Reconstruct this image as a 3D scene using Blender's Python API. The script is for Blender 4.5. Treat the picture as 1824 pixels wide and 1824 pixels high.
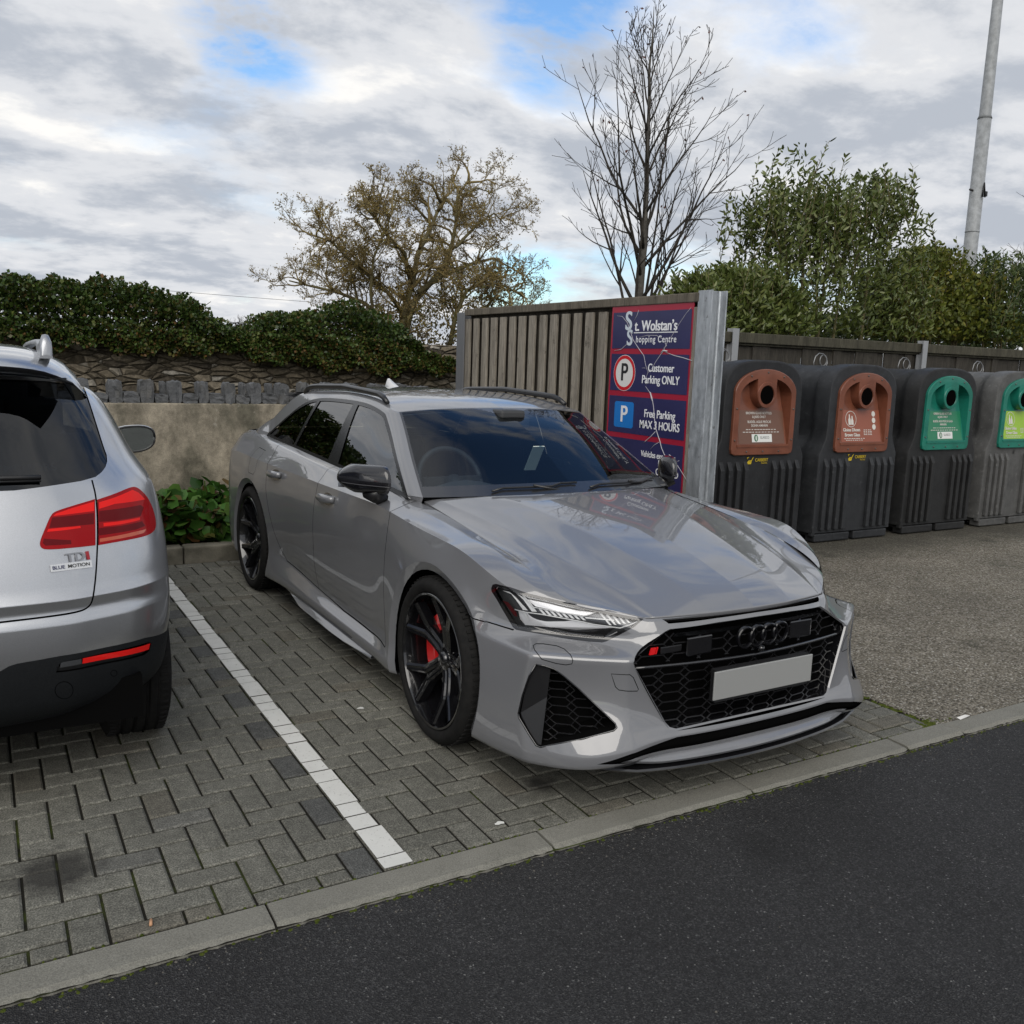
import bpy, bmesh, math, random
import numpy as np
from mathutils import Vector, Matrix
from mathutils.bvhtree import BVHTree
from mathutils.interpolate import poly_3d_calc
for _o in list(bpy.data.objects): bpy.data.objects.remove(_o)
SC = bpy.context.scene
COL = SC.collection
R = math.radians
# ------------------------------------------------------------------ camera
CAMO = np.array([-1.0574, -2.53226, 1.62781])
_yaw, _pit, _rol = 0.531234, 0.161177, 0.034281
_f = np.array([math.sin(_yaw)*math.cos(_pit), math.cos(_yaw)*math.cos(_pit), -math.sin(_pit)])
_r = np.array([math.cos(_yaw), -math.sin(_yaw), 0.0]); _u = np.cross(_r, _f)
_r2 = math.cos(_rol)*_r + math.sin(_rol)*_u; _u2 = -math.sin(_rol)*_r + math.cos(_rol)*_u
FPX = 1626.9; CAMF = _f.copy()
cd = bpy.data.cameras.new('camera'); cam = bpy.data.objects.new('camera', cd); COL.objects.link(cam)
cam.matrix_world = Matrix(((_r2[0], _u2[0], -_f[0], CAMO[0]), (_r2[1], _u2[1], -_f[1], CAMO[1]), (_r2[2], _u2[2], -_f[2], CAMO[2]), (0, 0, 0, 1)))
cd.sensor_width = 36; cd.lens = 36*FPX/1824; cd.clip_end = 3000; cd.clip_start = 0.05
SC.camera = cam
# ------------------------------------------------------------------ light
SUN_EL, SUN_AZ = 38.0, 214.0     # azimuth clockwise from +Y: low over the photographer's left shoulder, behind cloud
SC.view_settings.view_transform = 'Standard'; SC.view_settings.look = 'None'
SC.view_settings.exposure = EXPO = 0.60; SC.view_settings.gamma = 1.0
sl = bpy.data.lights.new('sun', 'SUN'); sl.energy = 1.5; sl.angle = R(55); sl.color = (1.0, 0.95, 0.88)
so = bpy.data.objects.new('sun', sl); COL.objects.link(so)
_sd = Vector((math.sin(R(SUN_AZ))*math.cos(R(SUN_EL)), math.cos(R(SUN_AZ))*math.cos(R(SUN_EL)), math.sin(R(SUN_EL))))
so.rotation_euler = (-_sd).to_track_quat('-Z', 'Y').to_euler()
W = bpy.data.worlds.new('World'); SC.world = W; W.use_nodes = True
nt = W.node_tree; N = nt.nodes; L = nt.links; N.clear()
def nd(tree, t, **kw):
    n = tree.nodes.new(t)
    for k, v in kw.items():
        if k.startswith('i_'):
            n.inputs[int(k[2:]) if k[2:].isdigit() else k[2:].replace('_', ' ')].default_value = v
        else: setattr(n, k, v)
    return n
def mth(tree, op, a, b=None, c=None, clamp=False):
    n = tree.nodes.new('ShaderNodeMath'); n.operation = op; n.use_clamp = clamp
    for i, v in enumerate((a, b, c)):
        if v is None: continue
        if isinstance(v, (int, float)): n.inputs[i].default_value = v
        else: tree.links.new(v, n.inputs[i])
    return n.outputs[0]
def ramp(tree, fac, stops, interp='LINEAR'):
    n = tree.nodes.new('ShaderNodeValToRGB'); n.color_ramp.interpolation = interp
    cr = n.color_ramp
    while len(cr.elements) < len(stops): cr.elements.new(0.5)
    for e, (p, c) in zip(cr.elements, stops):
        e.position = p; e.color = (c, c, c, 1) if isinstance(c, (int, float)) else (*c[:3], 1)
    tree.links.new(fac, n.inputs[0]); return n.outputs[0]
def mix(tree, fac, a, b, bt='MIX'):
    n = tree.nodes.new('ShaderNodeMix'); n.data_type = 'RGBA'; n.blend_type = bt; n.clamp_factor = True
    for s, v in ((n.inputs[0], fac), (n.inputs[6], a), (n.inputs[7], b)):
        if isinstance(v, (int, float)): s.default_value = v
        elif isinstance(v, tuple): s.default_value = (*v[:3], 1)
        else: tree.links.new(v, s)
    return n.outputs[2]
def noise(tree, vec, scale, detail=4, rough=0.55, dim='3D', dist=0.0):
    n = tree.nodes.new('ShaderNodeTexNoise'); n.noise_dimensions = dim
    n.inputs['Scale'].default_value = scale; n.inputs['Detail'].default_value = detail
    n.inputs['Roughness'].default_value = rough; n.inputs['Distortion'].default_value = dist
    if vec is not None: tree.links.new(vec, n.inputs['Vector'])
    return n.outputs['Fac']
sky = nd(nt, 'ShaderNodeTexSky', sky_type='NISHITA', sun_disc=False, sun_elevation=R(SUN_EL), sun_rotation=R(SUN_AZ), air_density=1.3, dust_density=0.6)
tc = nd(nt, 'ShaderNodeTexCoord')
sx = nd(nt, 'ShaderNodeSeparateXYZ'); L.new(tc.outputs['Generated'], sx.inputs[0])
zc = mth(nt, 'ADD', mth(nt, 'MAXIMUM', sx.outputs[2], 0.0), 0.21)
cx_ = mth(nt, 'DIVIDE', sx.outputs[0], zc); cy_ = mth(nt, 'DIVIDE', sx.outputs[1], zc)
cv = nd(nt, 'ShaderNodeCombineXYZ'); L.new(cx_, cv.inputs[0]); L.new(cy_, cv.inputs[1])
mp = nd(nt, 'ShaderNodeMapping'); mp.inputs['Location'].default_value = (3.1, 7.7, 0); mp.inputs['Rotation'].default_value = (0, 0, R(24)); mp.inputs['Scale'].default_value = (0.95, 1.10, 1)
L.new(cv.outputs[0], mp.inputs[0])
n1 = noise(nt, mp.outputs[0], 1.05, 10, 0.57, dist=0.15)
n2 = noise(nt, mp.outputs[0], 2.6, 9, 0.60, dist=0.12)
n3 = noise(nt, mp.outputs[0], 0.45, 3, 0.5)
cover = mth(nt, 'ADD', mth(nt, 'MULTIPLY', n1, 0.65), mth(nt, 'MULTIPLY', n3, 0.35))
# blue openings where this sky has them (fixed directions in the world)
def _dummy(): pass
def hole(d, wid, strength):
    v = nd(nt, 'ShaderNodeVectorMath', operation='DOT_PRODUCT'); L.new(tc.outputs['Generated'], v.inputs[0]); v.inputs[1].default_value = d
    a = mth(nt, 'SUBTRACT', v.outputs['Value'], 1.0); a = mth(nt, 'DIVIDE', a, wid)
    return mth(nt, 'MULTIPLY', mth(nt, 'EXPONENT', a), strength)
def pixdir(x, y):
    d = (x-912)*_r2-(y-912)*_u2+FPX*_f; return tuple(d/np.linalg.norm(d))
HOLES = [(pixdir(435, 30), 0.0018, 0.42), (pixdir(985, 45), 0.0014, 0.30), (pixdir(430, 505), 0.0003, 0.22), (pixdir(940, 520), 0.0010, 0.22),
         ((0.54, 0.42, 0.73), 0.085, 0.45), ((-0.2, -0.1, 0.97), 0.06, 0.14)]
hm = ramp(nt, mth(nt, 'ADD', mth(nt, 'MULTIPLY', n2, .6), mth(nt, 'MULTIPLY', n1, .4)), [(.36, 1.25), (.60, 0.05)])
for d, w_, s_ in HOLES: cover = mth(nt, 'SUBTRACT', cover, mth(nt, 'MULTIPLY', hole(d, w_, s_), hm))
mask = ramp(nt, cover, [(0.27, 0.0), (0.46, 1.0)], 'EASE')
shade = mth(nt, 'ADD', mth(nt, 'MULTIPLY', n2, 0.7), mth(nt, 'MULTIPLY', n1, 0.3))
ccol = ramp(nt, shade, [(0.37, (0.92, 0.905, 0.88)), (0.47, (0.69, 0.705, 0.735)), (0.59, (0.45, 0.485, 0.545))], 'EASE')
cs = nd(nt, 'ShaderNodeVectorMath', operation='SCALE'); L.new(ccol, cs.inputs[0]); cs.inputs['Scale'].default_value = 7.3
bl = nd(nt, 'ShaderNodeVectorMath', operation='MULTIPLY'); L.new(sky.outputs[0], bl.inputs[0]); bl.inputs[1].default_value = (0.62, 0.84, 1.10)
skyc = mix(nt, mask, bl.outputs[0], cs.outputs[0])
bg = nd(nt, 'ShaderNodeBackground'); bg.inputs[1].default_value = 0.1
L.new(skyc, bg.inputs[0]); ow = nd(nt, 'ShaderNodeOutputWorld'); L.new(bg.outputs[0], ow.inputs[0])

# ------------------------------------------------------------------ helpers
def tag(o, label=None, cat=None, group=None, kind=None):
    if label: o['label'] = label
    if cat: o['category'] = cat
    if group: o['group'] = group
    if kind: o['kind'] = kind
    return o
def empty(name, loc=(0, 0, 0), rz=0.0, label=None, cat=None, group=None):
    o = bpy.data.objects.new(name, None); o.empty_display_size = 0.2; o.location = loc; o.rotation_euler = (0, 0, rz); COL.objects.link(o)
    return tag(o, label, cat, group)
def link(name, me, mats=(), parent=None):
    o = bpy.data.objects.new(name, me); COL.objects.link(o)
    for m in (mats if isinstance(mats, (list, tuple)) else [mats]): me.materials.append(m)
    if parent is not None: o.parent = parent
    return o
def copy_tree(o, parent=None):
    c = o.copy(); COL.objects.link(c)
    if parent is not None: c.parent = parent
    for ch in list(o.children): copy_tree(ch, c)
    return c
class MB:
    def __init__(s): s.v = []; s.f = []; s.m = []; s.sm = []
    def add(s, vs, fs, mat=0, smooth=False):
        k = len(s.v); s.v += [tuple(p) for p in vs]
        for f in fs: s.f.append(tuple(i+k for i in f)); s.m.append(mat); s.sm.append(smooth)
    def box(s, c, d, mat=0, rz=0.0, M=None):
        x, y, z = d[0]/2, d[1]/2, d[2]/2
        vs = [Vector(p) for p in ((-x,-y,-z),(x,-y,-z),(x,y,-z),(-x,y,-z),(-x,-y,z),(x,-y,z),(x,y,z),(-x,y,z))]
        if rz: vs = [Matrix.Rotation(rz, 3, 'Z') @ v for v in vs]
        if M is not None: vs = [M @ v for v in vs]
        s.add([v+Vector([float(q) for q in c]) for v in vs], [(0,3,2,1),(4,5,6,7),(0,1,5,4),(1,2,6,5),(2,3,7,6),(3,0,4,7)], mat)
    def tube(s, pts, rad, n=8, mat=0, cap=True, smooth=True, square=False):
        pts = [Vector(p) for p in pts]; rad = [float(q) for q in rad] if isinstance(rad, (list, tuple)) else [float(rad)]*len(pts)
        rings = []; up = None
        for i, p in enumerate(pts):
            t = (pts[min(i+1, len(pts)-1)]-pts[max(i-1, 0)])
            if t.length < 1e-9: t = Vector((0, 0, 1))
            t.normalize()
            if up is None: up = Vector((0, 0, 1)) if abs(t.z) < 0.9 else Vector((1, 0, 0))
            a = t.cross(up)
            if a.length < 1e-6: a = t.orthogonal()
            a.normalize(); b = a.cross(t); up = b
            rings.append([p+rad[i]*(math.cos(2*math.pi*k/n+(math.pi/4 if square else 0))*a+math.sin(2*math.pi*k/n+(math.pi/4 if square else 0))*b) for k in range(n)])
        vs = [v for r_ in rings for v in r_]; fs = []
        for i in range(len(pts)-1):
            for k in range(n): fs.append((i*n+k, i*n+(k+1) % n, (i+1)*n+(k+1) % n, (i+1)*n+k))
        if cap: fs.append(tuple(reversed(range(n)))); fs.append(tuple(range((len(pts)-1)*n, len(pts)*n)))
        s.add(vs, fs, mat, smooth)
    def lathe(s, prof, n=48, mat=0, axis='Y', c=(0, 0, 0), smooth=True, close=False):
        # prof: list of (radius, along)
        vs = []; fs = []
        for r_, h in prof:
            for k in range(n):
                a = 2*math.pi*k/n; x, z = r_*math.cos(a), r_*math.sin(a)
                p = (x, h, z) if axis == 'Y' else ((x, z, h) if axis == 'Z' else (h, x, z))
                vs.append((p[0]+c[0], p[1]+c[1], p[2]+c[2]))
        m = len(prof)
        for i in range(m-1 if not close else m):
            j = (i+1) % m
            for k in range(n): fs.append((i*n+k, i*n+(k+1) % n, j*n+(k+1) % n, j*n+k))
        s.add(vs, fs, mat, smooth)
    def grid(s, G, mat=0, smooth=True, flip=False):
        a, b = len(G), len(G[0]); vs = [p for row in G for p in row]; fs = []
        for i in range(a-1):
            for j in range(b-1):
                q = (i*b+j, (i+1)*b+j, (i+1)*b+j+1, i*b+j+1); fs.append(q[::-1] if flip else q)
        s.add(vs, fs, mat, smooth)
    def prism(s, poly, frame, d0, d1, mat=0, smooth=False):
        # poly 2D list, frame (origin, e1, e2, e3): extruded between d0 and d1 along e3
        o, e1, e2, e3 = [Vector(q) for q in frame]; n = len(poly)
        vs = [o+e1*p[0]+e2*p[1]+e3*d0 for p in poly]+[o+e1*p[0]+e2*p[1]+e3*d1 for p in poly]
        fs = [tuple(range(n-1, -1, -1)), tuple(range(n, 2*n))]+[(i, (i+1) % n, n+(i+1) % n, n+i) for i in range(n)]
        s.add(vs, fs, mat, smooth)
    def mesh(s, name='mesh', recalc=False):
        me = bpy.data.meshes.new(name); me.from_pydata(s.v, [], s.f)
        me.polygons.foreach_set('material_index', s.m); me.polygons.foreach_set('use_smooth', s.sm)
        if recalc:
            bm = bmesh.new(); bm.from_mesh(me); bmesh.ops.recalc_face_normals(bm, faces=bm.faces); bm.to_mesh(me); bm.free()
        me.update(); return me
    def build(s, name, mats, parent=None, bevel=0.0, seg=2, recalc=True, sharp=None):
        me = s.mesh(name, recalc); o = link(name, me, mats, parent)
        if bevel:
            b = o.modifiers.new('bevel', 'BEVEL'); b.width = bevel; b.segments = seg; b.limit_method = 'ANGLE'; b.angle_limit = R(35); b.harden_normals = False
        if sharp is not None: me.set_sharp_from_angle(angle=R(sharp))
        return o
def flat(mb_name, mats, parent, polys): ...
def text(name, s, size, loc, ex, ey, mat, parent=None, depth=0.0015, align='CENTER', bold=0.0, sx=1.0, shear=0.0, space=1.0, aly='CENTER'):
    c = bpy.data.curves.new(name, 'FONT'); c.body = s; c.size = size; c.align_x = align; c.align_y = aly; c.extrude = depth; c.offset = min(bold, size*.009); c.shear = shear; c.space_character = space
    ex = Vector(ex).normalized(); ey = Vector(ey).normalized(); ez = ex.cross(ey)
    o = bpy.data.objects.new(name+'_tmp', c); COL.objects.link(o)
    dg = bpy.context.evaluated_depsgraph_get(); me = bpy.data.meshes.new_from_object(o.evaluated_get(dg)); bpy.data.objects.remove(o)
    M = Matrix(((ex.x*sx, ey.x, ez.x, loc[0]), (ex.y*sx, ey.y, ez.y, loc[1]), (ex.z*sx, ey.z, ez.z, loc[2]), (0, 0, 0, 1)))
    if bold > .0015:      # heavier weight: sideways-shifted copies, each a hair proud of the last
        bm = bmesh.new()
        for k, dx in enumerate((-.55, .55, 0)):
            m2 = me.copy(); m2.transform(Matrix.Translation((dx*bold, 0, .00025*k))); bm.from_mesh(m2); bpy.data.meshes.remove(m2)
        bm.to_mesh(me); bm.free()
    me.transform(M); me.materials.clear()
    return link(name, me, mat, parent)
# ------------------------------------------------------------------ materials
def mat(name, col, rough=0.5, metal=0.0, coat=0.0, coat_r=0.03, spec=0.5, emit=None, es=1.0, trans=0.0):
    m = bpy.data.materials.new(name); m.use_nodes = True; b = m.node_tree.nodes['Principled BSDF']
    b.inputs['Base Color'].default_value = (*col, 1); b.inputs['Roughness'].default_value = rough; b.inputs['Metallic'].default_value = metal
    b.inputs['Coat Weight'].default_value = coat; b.inputs['Coat Roughness'].default_value = coat_r; b.inputs['Specular IOR Level'].default_value = spec
    if emit: b.inputs['Emission Color'].default_value = (*emit, 1); b.inputs['Emission Strength'].default_value = es
    return m
def bsdf(m): return m.node_tree.nodes['Principled BSDF']
def objco(t): return t.nodes.new('ShaderNodeTexCoord').outputs['Object']
def geoco(t): return t.nodes.new('ShaderNodeNewGeometry').outputs['Position']
def bump(t, h, strength, dist=0.01):
    n = t.nodes.new('ShaderNodeBump'); n.inputs['Strength'].default_value = strength; n.inputs['Distance'].default_value = dist
    t.links.new(h, n.inputs['Height']); return n.outputs[0]
def varied(name, c1, c2, scale, rough=0.7, bstr=0.0, bscale=None, detail=5, coat=0.0, spec=0.4, stops=(0.35, 0.65), pos=geoco, bdist=0.01):
    m = mat(name, c1, rough, coat=coat, spec=spec); t = m.node_tree; v = pos(t)
    n = noise(t, v, scale, detail, 0.6)
    t.links.new(ramp(t, n, [(stops[0], c1), (stops[1], c2)]), bsdf(m).inputs['Base Color'])
    if bstr: t.links.new(bump(t, noise(t, v, bscale or scale*3, 4, 0.6), bstr, bdist), bsdf(m).inputs['Normal'])
    return m
def glass(name, tint=(0.9, 0.95, 0.93), dark=0.3, refl=1.0, ior=1.5, rough=0.0):
    # thin pane: tinted see-through plus mirror by Fresnel
    m = bpy.data.materials.new(name); m.use_nodes = True; t = m.node_tree; t.nodes.clear()
    tr = nd(t, 'ShaderNodeBsdfTransparent'); tr.inputs[0].default_value = (tint[0]*dark, tint[1]*dark, tint[2]*dark, 1)
    gl = nd(t, 'ShaderNodeBsdfGlossy'); gl.inputs['Roughness'].default_value = rough; gl.inputs[0].default_value = (refl, refl, refl, 1)
    fr = nd(t, 'ShaderNodeFresnel'); fr.inputs['IOR'].default_value = ior
    ms = nd(t, 'ShaderNodeMixShader'); o = nd(t, 'ShaderNodeOutputMaterial')
    t.links.new(fr.outputs[0], ms.inputs[0]); t.links.new(tr.outputs[0], ms.inputs[1]); t.links.new(gl.outputs[0], ms.inputs[2]); t.links.new(ms.outputs[0], o.inputs[0])
    return m
M = {}
M['black'] = mat('black_plastic', (0.012, 0.012, 0.013), 0.45)
M['void'] = mat('dark_liner', (0.004, 0.004, 0.004), 0.9, spec=0.0)
M['gloss_black'] = mat('gloss_black', (0.006, 0.006, 0.007), 0.12, coat=1.0, coat_r=0.02)
M['satin_black'] = mat('satin_black', (0.010, 0.010, 0.011), 0.3)
M['rubber'] = varied('tyre_rubber', (0.010, 0.010, 0.010), (0.015, 0.0145, 0.014), 30, 0.85, spec=0.12)
M['red'] = mat('caliper_red', (0.55, 0.012, 0.012), 0.3, coat=0.8)
M['steel'] = mat('brake_steel', (0.16, 0.16, 0.165), 0.35, 1.0)
M['chrome'] = mat('chrome', (0.75, 0.76, 0.78), 0.08, 1.0)
M['glass_front'] = glass('windscreen_glass', (0.80, 0.93, 1.0), 0.80, ior=1.52)
M['glass_side'] = glass('door_glass', (0.82, 1.0, 0.92), 0.55, ior=2.1)
M['glass_dark'] = glass('privacy_glass', (0.8, 0.9, 0.9), 0.06, ior=1.85)
M['lens'] = glass('lamp_lens', (1, 1, 1), 0.93, ior=1.45)
M['interior'] = mat('cabin_black', (0.03, 0.031, 0.033), 0.6)
M['interior2'] = mat('cabin_grey', (0.085, 0.09, 0.098), 0.55)
# ------------------------------------------------------------------ grey estate car
def bspline_basis(n, ts):
    # clamped uniform cubic basis, n control points
    k = 3; kn = np.concatenate([[0]*k, np.arange(n-k+1), [n-k]*k]).astype(float)
    B = np.zeros((len(ts), n))
    for r_, t in enumerate(ts):
        t = min(max(t, 0), n-k-1e-9); N0 = np.zeros(n+k)
        i = min(int(t)+k, n-1); N0[i] = 1
        for d in range(1, k+1):
            M_ = np.zeros(n+k)
            for j in range(i-d, i+1):
                a = 0.0
                if kn[j+d] > kn[j]: a += (t-kn[j])/(kn[j+d]-kn[j])*N0[j]
                if j+d+1 < len(kn) and kn[j+d+1] > kn[j+1]: a += (kn[j+d+1]-t)/(kn[j+d+1]-kn[j+1])*N0[j+1]
                M_[j] = a
            N0 = M_
        B[r_] = N0[:n]
    return B, kn
def patch(D, su, sv, dup_u={}, dup_v={}, iters=4):
    """D: data grid (a, b, 3). dup: index -> copies (crease). Returns dense points and the dense index of each data row/column."""
    D = np.asarray(D, float)
    def expand(n, dup):
        idx = []; mid = []
        for i in range(n):
            k = dup.get(i, 1); mid.append(len(idx)+(k-1)/2); idx += [i]*k
        return idx, mid
    iu, mu = expand(D.shape[0], dup_u); iv, mv = expand(D.shape[1], dup_v)
    def params(n, mid, sub):
        k = 3; kn = np.concatenate([[0]*k, np.arange(n-k+1), [n-k]*k]).astype(float)
        g = np.array([kn[i+1:i+4].mean() for i in range(n)])
        gm = np.array([np.interp(m_, np.arange(n), g) for m_ in mid])
        ts = []; at = []
        for i in range(len(gm)-1):
            at.append(len(ts)); s_ = sub if isinstance(sub, int) else sub[i]
            ts += list(np.linspace(gm[i], gm[i+1], s_, endpoint=False))
        at.append(len(ts)); ts.append(gm[-1]); return gm, np.array(ts), at
    gu, tu, au = params(len(iu), mu, su); gv, tv, av = params(len(iv), mv, sv)
    P = D[iu][:, iv].copy()
    Bu, _ = bspline_basis(len(iu), gu); Bv, _ = bspline_basis(len(iv), gv)
    for _ in range(iters):
        S = np.einsum('ai,ijk,bj->abk', Bu, P, Bv); P += 0.8*(D-S)[iu][:, iv]
    Bu, _ = bspline_basis(len(iu), tu); Bv, _ = bspline_basis(len(iv), tv)
    return np.einsum('ai,ijk,bj->abk', Bu, P, Bv), au, av

CARX, CARY, CARA = 1.52831, 0.88556, -math.pi/2+0.00709
car = empty('estate_car', (CARX, CARY, 0), CARA, 'parked grey sports estate car with black wheels and a honeycomb grille', 'car')
Mcar = Matrix.Translation((CARX, CARY, 0)) @ Matrix.Rotation(CARA, 4, 'Z'); Mci = Mcar.inverted()
CAMC = Mci @ Vector(CAMO)
def pray(x, y):
    d = Mci.to_3x3() @ Vector(((x-912)*_r2-(y-912)*_u2+FPX*_f)); o = CAMC.copy()
    return Vector((o.x, -o.y, o.z)), Vector((d.x, -d.y, d.z)).normalized()     # mirrored to +y: the side we trace is the car's right

# ---- hull: rows from sill to belt / bonnet edge, columns from tail centre round the side to the nose centre
def col(x, *yz): return [(x, y, z) for y, z in yz]
H = []
for f_, x in ((0.0, -4.04), (0.45, -4.0), (0.80, -3.86)):
    H.append([(x+0.05, f_*0.95, .25), (x, f_, .30), (x, f_*1.0, .36), (x, f_, .42), (x-.01, f_, .5), (x-.02, f_, .6), (x-.01, f_, .7), (x, f_, .8), (x+.02, f_*.99, .9), (x+.06, f_*.95, 1.0), (x+.12, f_*.9, 1.055)])
H.append(col(-3.58, (.84, .20), (.93, .235), (.94, .30), (.945, .37), (.945, .46), (.945, .58), (.945, .69), (.94, .80), (.925, .915), (.83, 1.035), (.742, 1.062)))
H.append(col(-3.36, (.85, .17), (.955, .19), (.965, .24), (.965, .32), (.963, .44), (.962, .58), (.96, .69), (.955, .80), (.930, .925), (.835, 1.043), (.757, 1.057)))
H.append(col(-2.93, (.86, .15), (.97, .17), (.975, .23), (.977, .32), (.978, .44), (.978, .58), (.977, .69), (.965, .81), (.938, .925), (.838, 1.043), (.770, 1.044)))
H.append(col(-2.52, (.86, .15), (.965, .17), (.967, .225), (.955, .34), (.955, .46), (.957, .58), (.955, .69), (.945, .80), (.922, .917), (.838, 1.025), (.774, 1.032)))
H.append(col(-2.20, (.85, .15), (.955, .185), (.957, .235), (.912, .340), (.930, .46), (.936, .58), (.936, .69), (.928, .80), (.908, .912), (.838, 1.010), (.778, 1.020)))
H.append(col(-1.70, (.85, .15), (.952, .182), (.955, .232), (.906, .295), (.926, .43), (.931, .58), (.932, .69), (.924, .80), (.903, .912), (.838, .990), (.785, 1.004)))
H.append(col(-1.20, (.85, .15), (.952, .180), (.955, .228), (.904, .270), (.926, .42), (.931, .58), (.932, .69), (.924, .80), (.903, .916), (.832, .970), (.792, .987)))
H.append(col(-.80, (.85, .15), (.955, .180), (.958, .228), (.912, .266), (.930, .42), (.935, .58), (.936, .69), (.928, .80), (.906, .920), (.826, .955), (.799, .970)))
H.append(col(-.60, (.85, .15), (.962, .178), (.966, .228), (.935, .268), (.942, .42), (.945, .58), (.944, .69), (.936, .80), (.915, .916), (.821, .946), (.775, .957)))
H.append(col(-.43, (.86, .15), (.970, .175), (.974, .228), (.966, .29), (.962, .42), (.961, .58), (.958, .69), (.945, .80), (.920, .907), (.815, .935), (.752, .940)))
H.append(col(-.20, (.86, .15), (.974, .17), (.977, .228), (.977, .30), (.976, .42), (.976, .58), (.973, .69), (.958, .795), (.927, .896), (.808, .916), (.745, .915)))
H.append(col(.05, (.86, .15), (.975, .165), (.978, .225), (.978, .30), (.977, .42), (.977, .58), (.972, .69), (.957, .785), (.929, .886), (.800, .893), (.742, .882)))
H.append(col(.25, (.86, .145), (.968, .16), (.970, .22), (.968, .30), (.965, .42), (.957, .58), (.942, .67), (.925, .755), (.915, .858), (.790, .868), (.738, .853)))
H.append([(.44, .86, .14), (.45, .945, .158), (.455, .952, .205), (.455, .948, .29), (.455, .938, .42), (.46, .912, .575), (.465, .862, .622), (.465, .855, .69), (.465, .848, .768), (.475, .795, .800), (.485, .722, .800)])
H.append([(.66, .82, .145), (.69, .900, .168), (.690, .908, .215), (.670, .908, .30), (.660, .902, .42), (.675, .880, .577), (.585, .780, .612), (.590, .765, .66), (.600, .738, .722), (.608, .715, .738), (.620, .700, .745)])
H.append([(.83, .72, .155), (.865, .765, .182), (.865, .765, .228), (.825, .768, .305), (.770, .762, .42), (.790, .735, .575), (.715, .640, .610), (.722, .625, .66), (.730, .600, .712), (.732, .592, .723), (.735, .588, .728)])
H.append([(.91, .58, .18), (.945, .590, .212), (.945, .590, .255), (.920, .595, .318), (.890, .598, .43), (.884, .588, .574), (.835, .535, .615), (.835, .512, .66), (.833, .487, .698), (.830, .483, .702), (.827, .479, .706)])
H.append([(.93, .42, .195), (.955, .424, .235), (.957, .424, .278), (.940, .42, .320), (.922, .42, .43), (.915, .42, .574), (.895, .42, .635), (.880, .42, .665), (.862, .424, .698), (.855, .426, .702), (.848, .428, .706)])
H.append([(.955, .22, .195), (.978, .22, .235), (.980, .22, .280), (.966, .22, .320), (.955, .22, .43), (.950, .22, .574), (.935, .22, .640), (.922, .22, .672), (.905, .22, .703), (.899, .22, .707), (.893, .22, .711)])
H.append([(.960, 0, .195), (.983, 0, .235), (.985, 0, .280), (.972, 0, .320), (.963, 0, .43), (.958, 0, .574), (.945, 0, .640), (.934, 0, .674), (.918, 0, .705), (.913, 0, .709), (.908, 0, .713)])
H = np.array(H)
NC = len(H)
G, hu, hv = patch(H, [6, 6, 8, 8, 14, 14, 12, 16, 16, 14, 8, 8, 10, 10, 8, 10, 14, 12, 12, 10, 10, 10], [4, 3, 4, 6, 6, 5, 5, 6, 6, 4], dup_v={1: 2, 2: 2, 3: 2, 5: 2, 8: 3, 9: 2}, dup_u={17: 2, 19: 2})
a_, b_ = G.shape[:2]
hullV = [Vector(p) for p in G.reshape(-1, 3)]
hullF = [(i*b_+j, (i+1)*b_+j, (i+1)*b_+j+1, i*b_+j+1) for i in range(a_-1) for j in range(b_-1)]
def grid_normals(G):
    du = np.gradient(G, axis=0); dv = np.gradient(G, axis=1); n = np.cross(du, dv)
    n /= (np.linalg.norm(n, axis=2, keepdims=True)+1e-12); return n
me0 = bpy.data.meshes.new('t'); me0.from_pydata(hullV, [], hullF); me0.update()
for p in me0.polygons: p.use_smooth = True
# outward check
_c = me0.polygons[len(me0.polygons)//2]
hullN = [v.normal.copy() for v in me0.vertices]
if hullN[(hu[9])*b_+hv[5]].y < 0:
    hullF = [f[::-1] for f in hullF]; hullN = [-n for n in hullN]
hullT = BVHTree.FromPolygons(hullV, hullF)
def near_normal(T, V, F, Nn, p):
    loc, nn, fi, d = T.find_nearest(p)
    f = F[fi]; w_ = poly_3d_calc([V[i] for i in f], loc)
    n = Vector((0, 0, 0))
    for i, q in zip(f, w_): n += Nn[i]*q
    return n.normalized()
def hpix(x, y, T=None):
    o, d = pray(x, y); h = (T or hullT).ray_cast(o, d)
    return h[0]
TR = {'A': (860, 1020, 6.08), 'B': (1110, 1060, 6.08), 'D': (820, 1160, 5.067), 'W': (680, 1000, 5.068), 'F': (420, 680, 6.08), 'H': (480, 900, 5.363)}
def trace(t, pts):
    a = TR[t]; out = []
    for x, y in pts:
        p = hpix(a[0]+x/a[2], a[1]+y/a[2])
        if p is not None: out.append(p)
    return out
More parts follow.
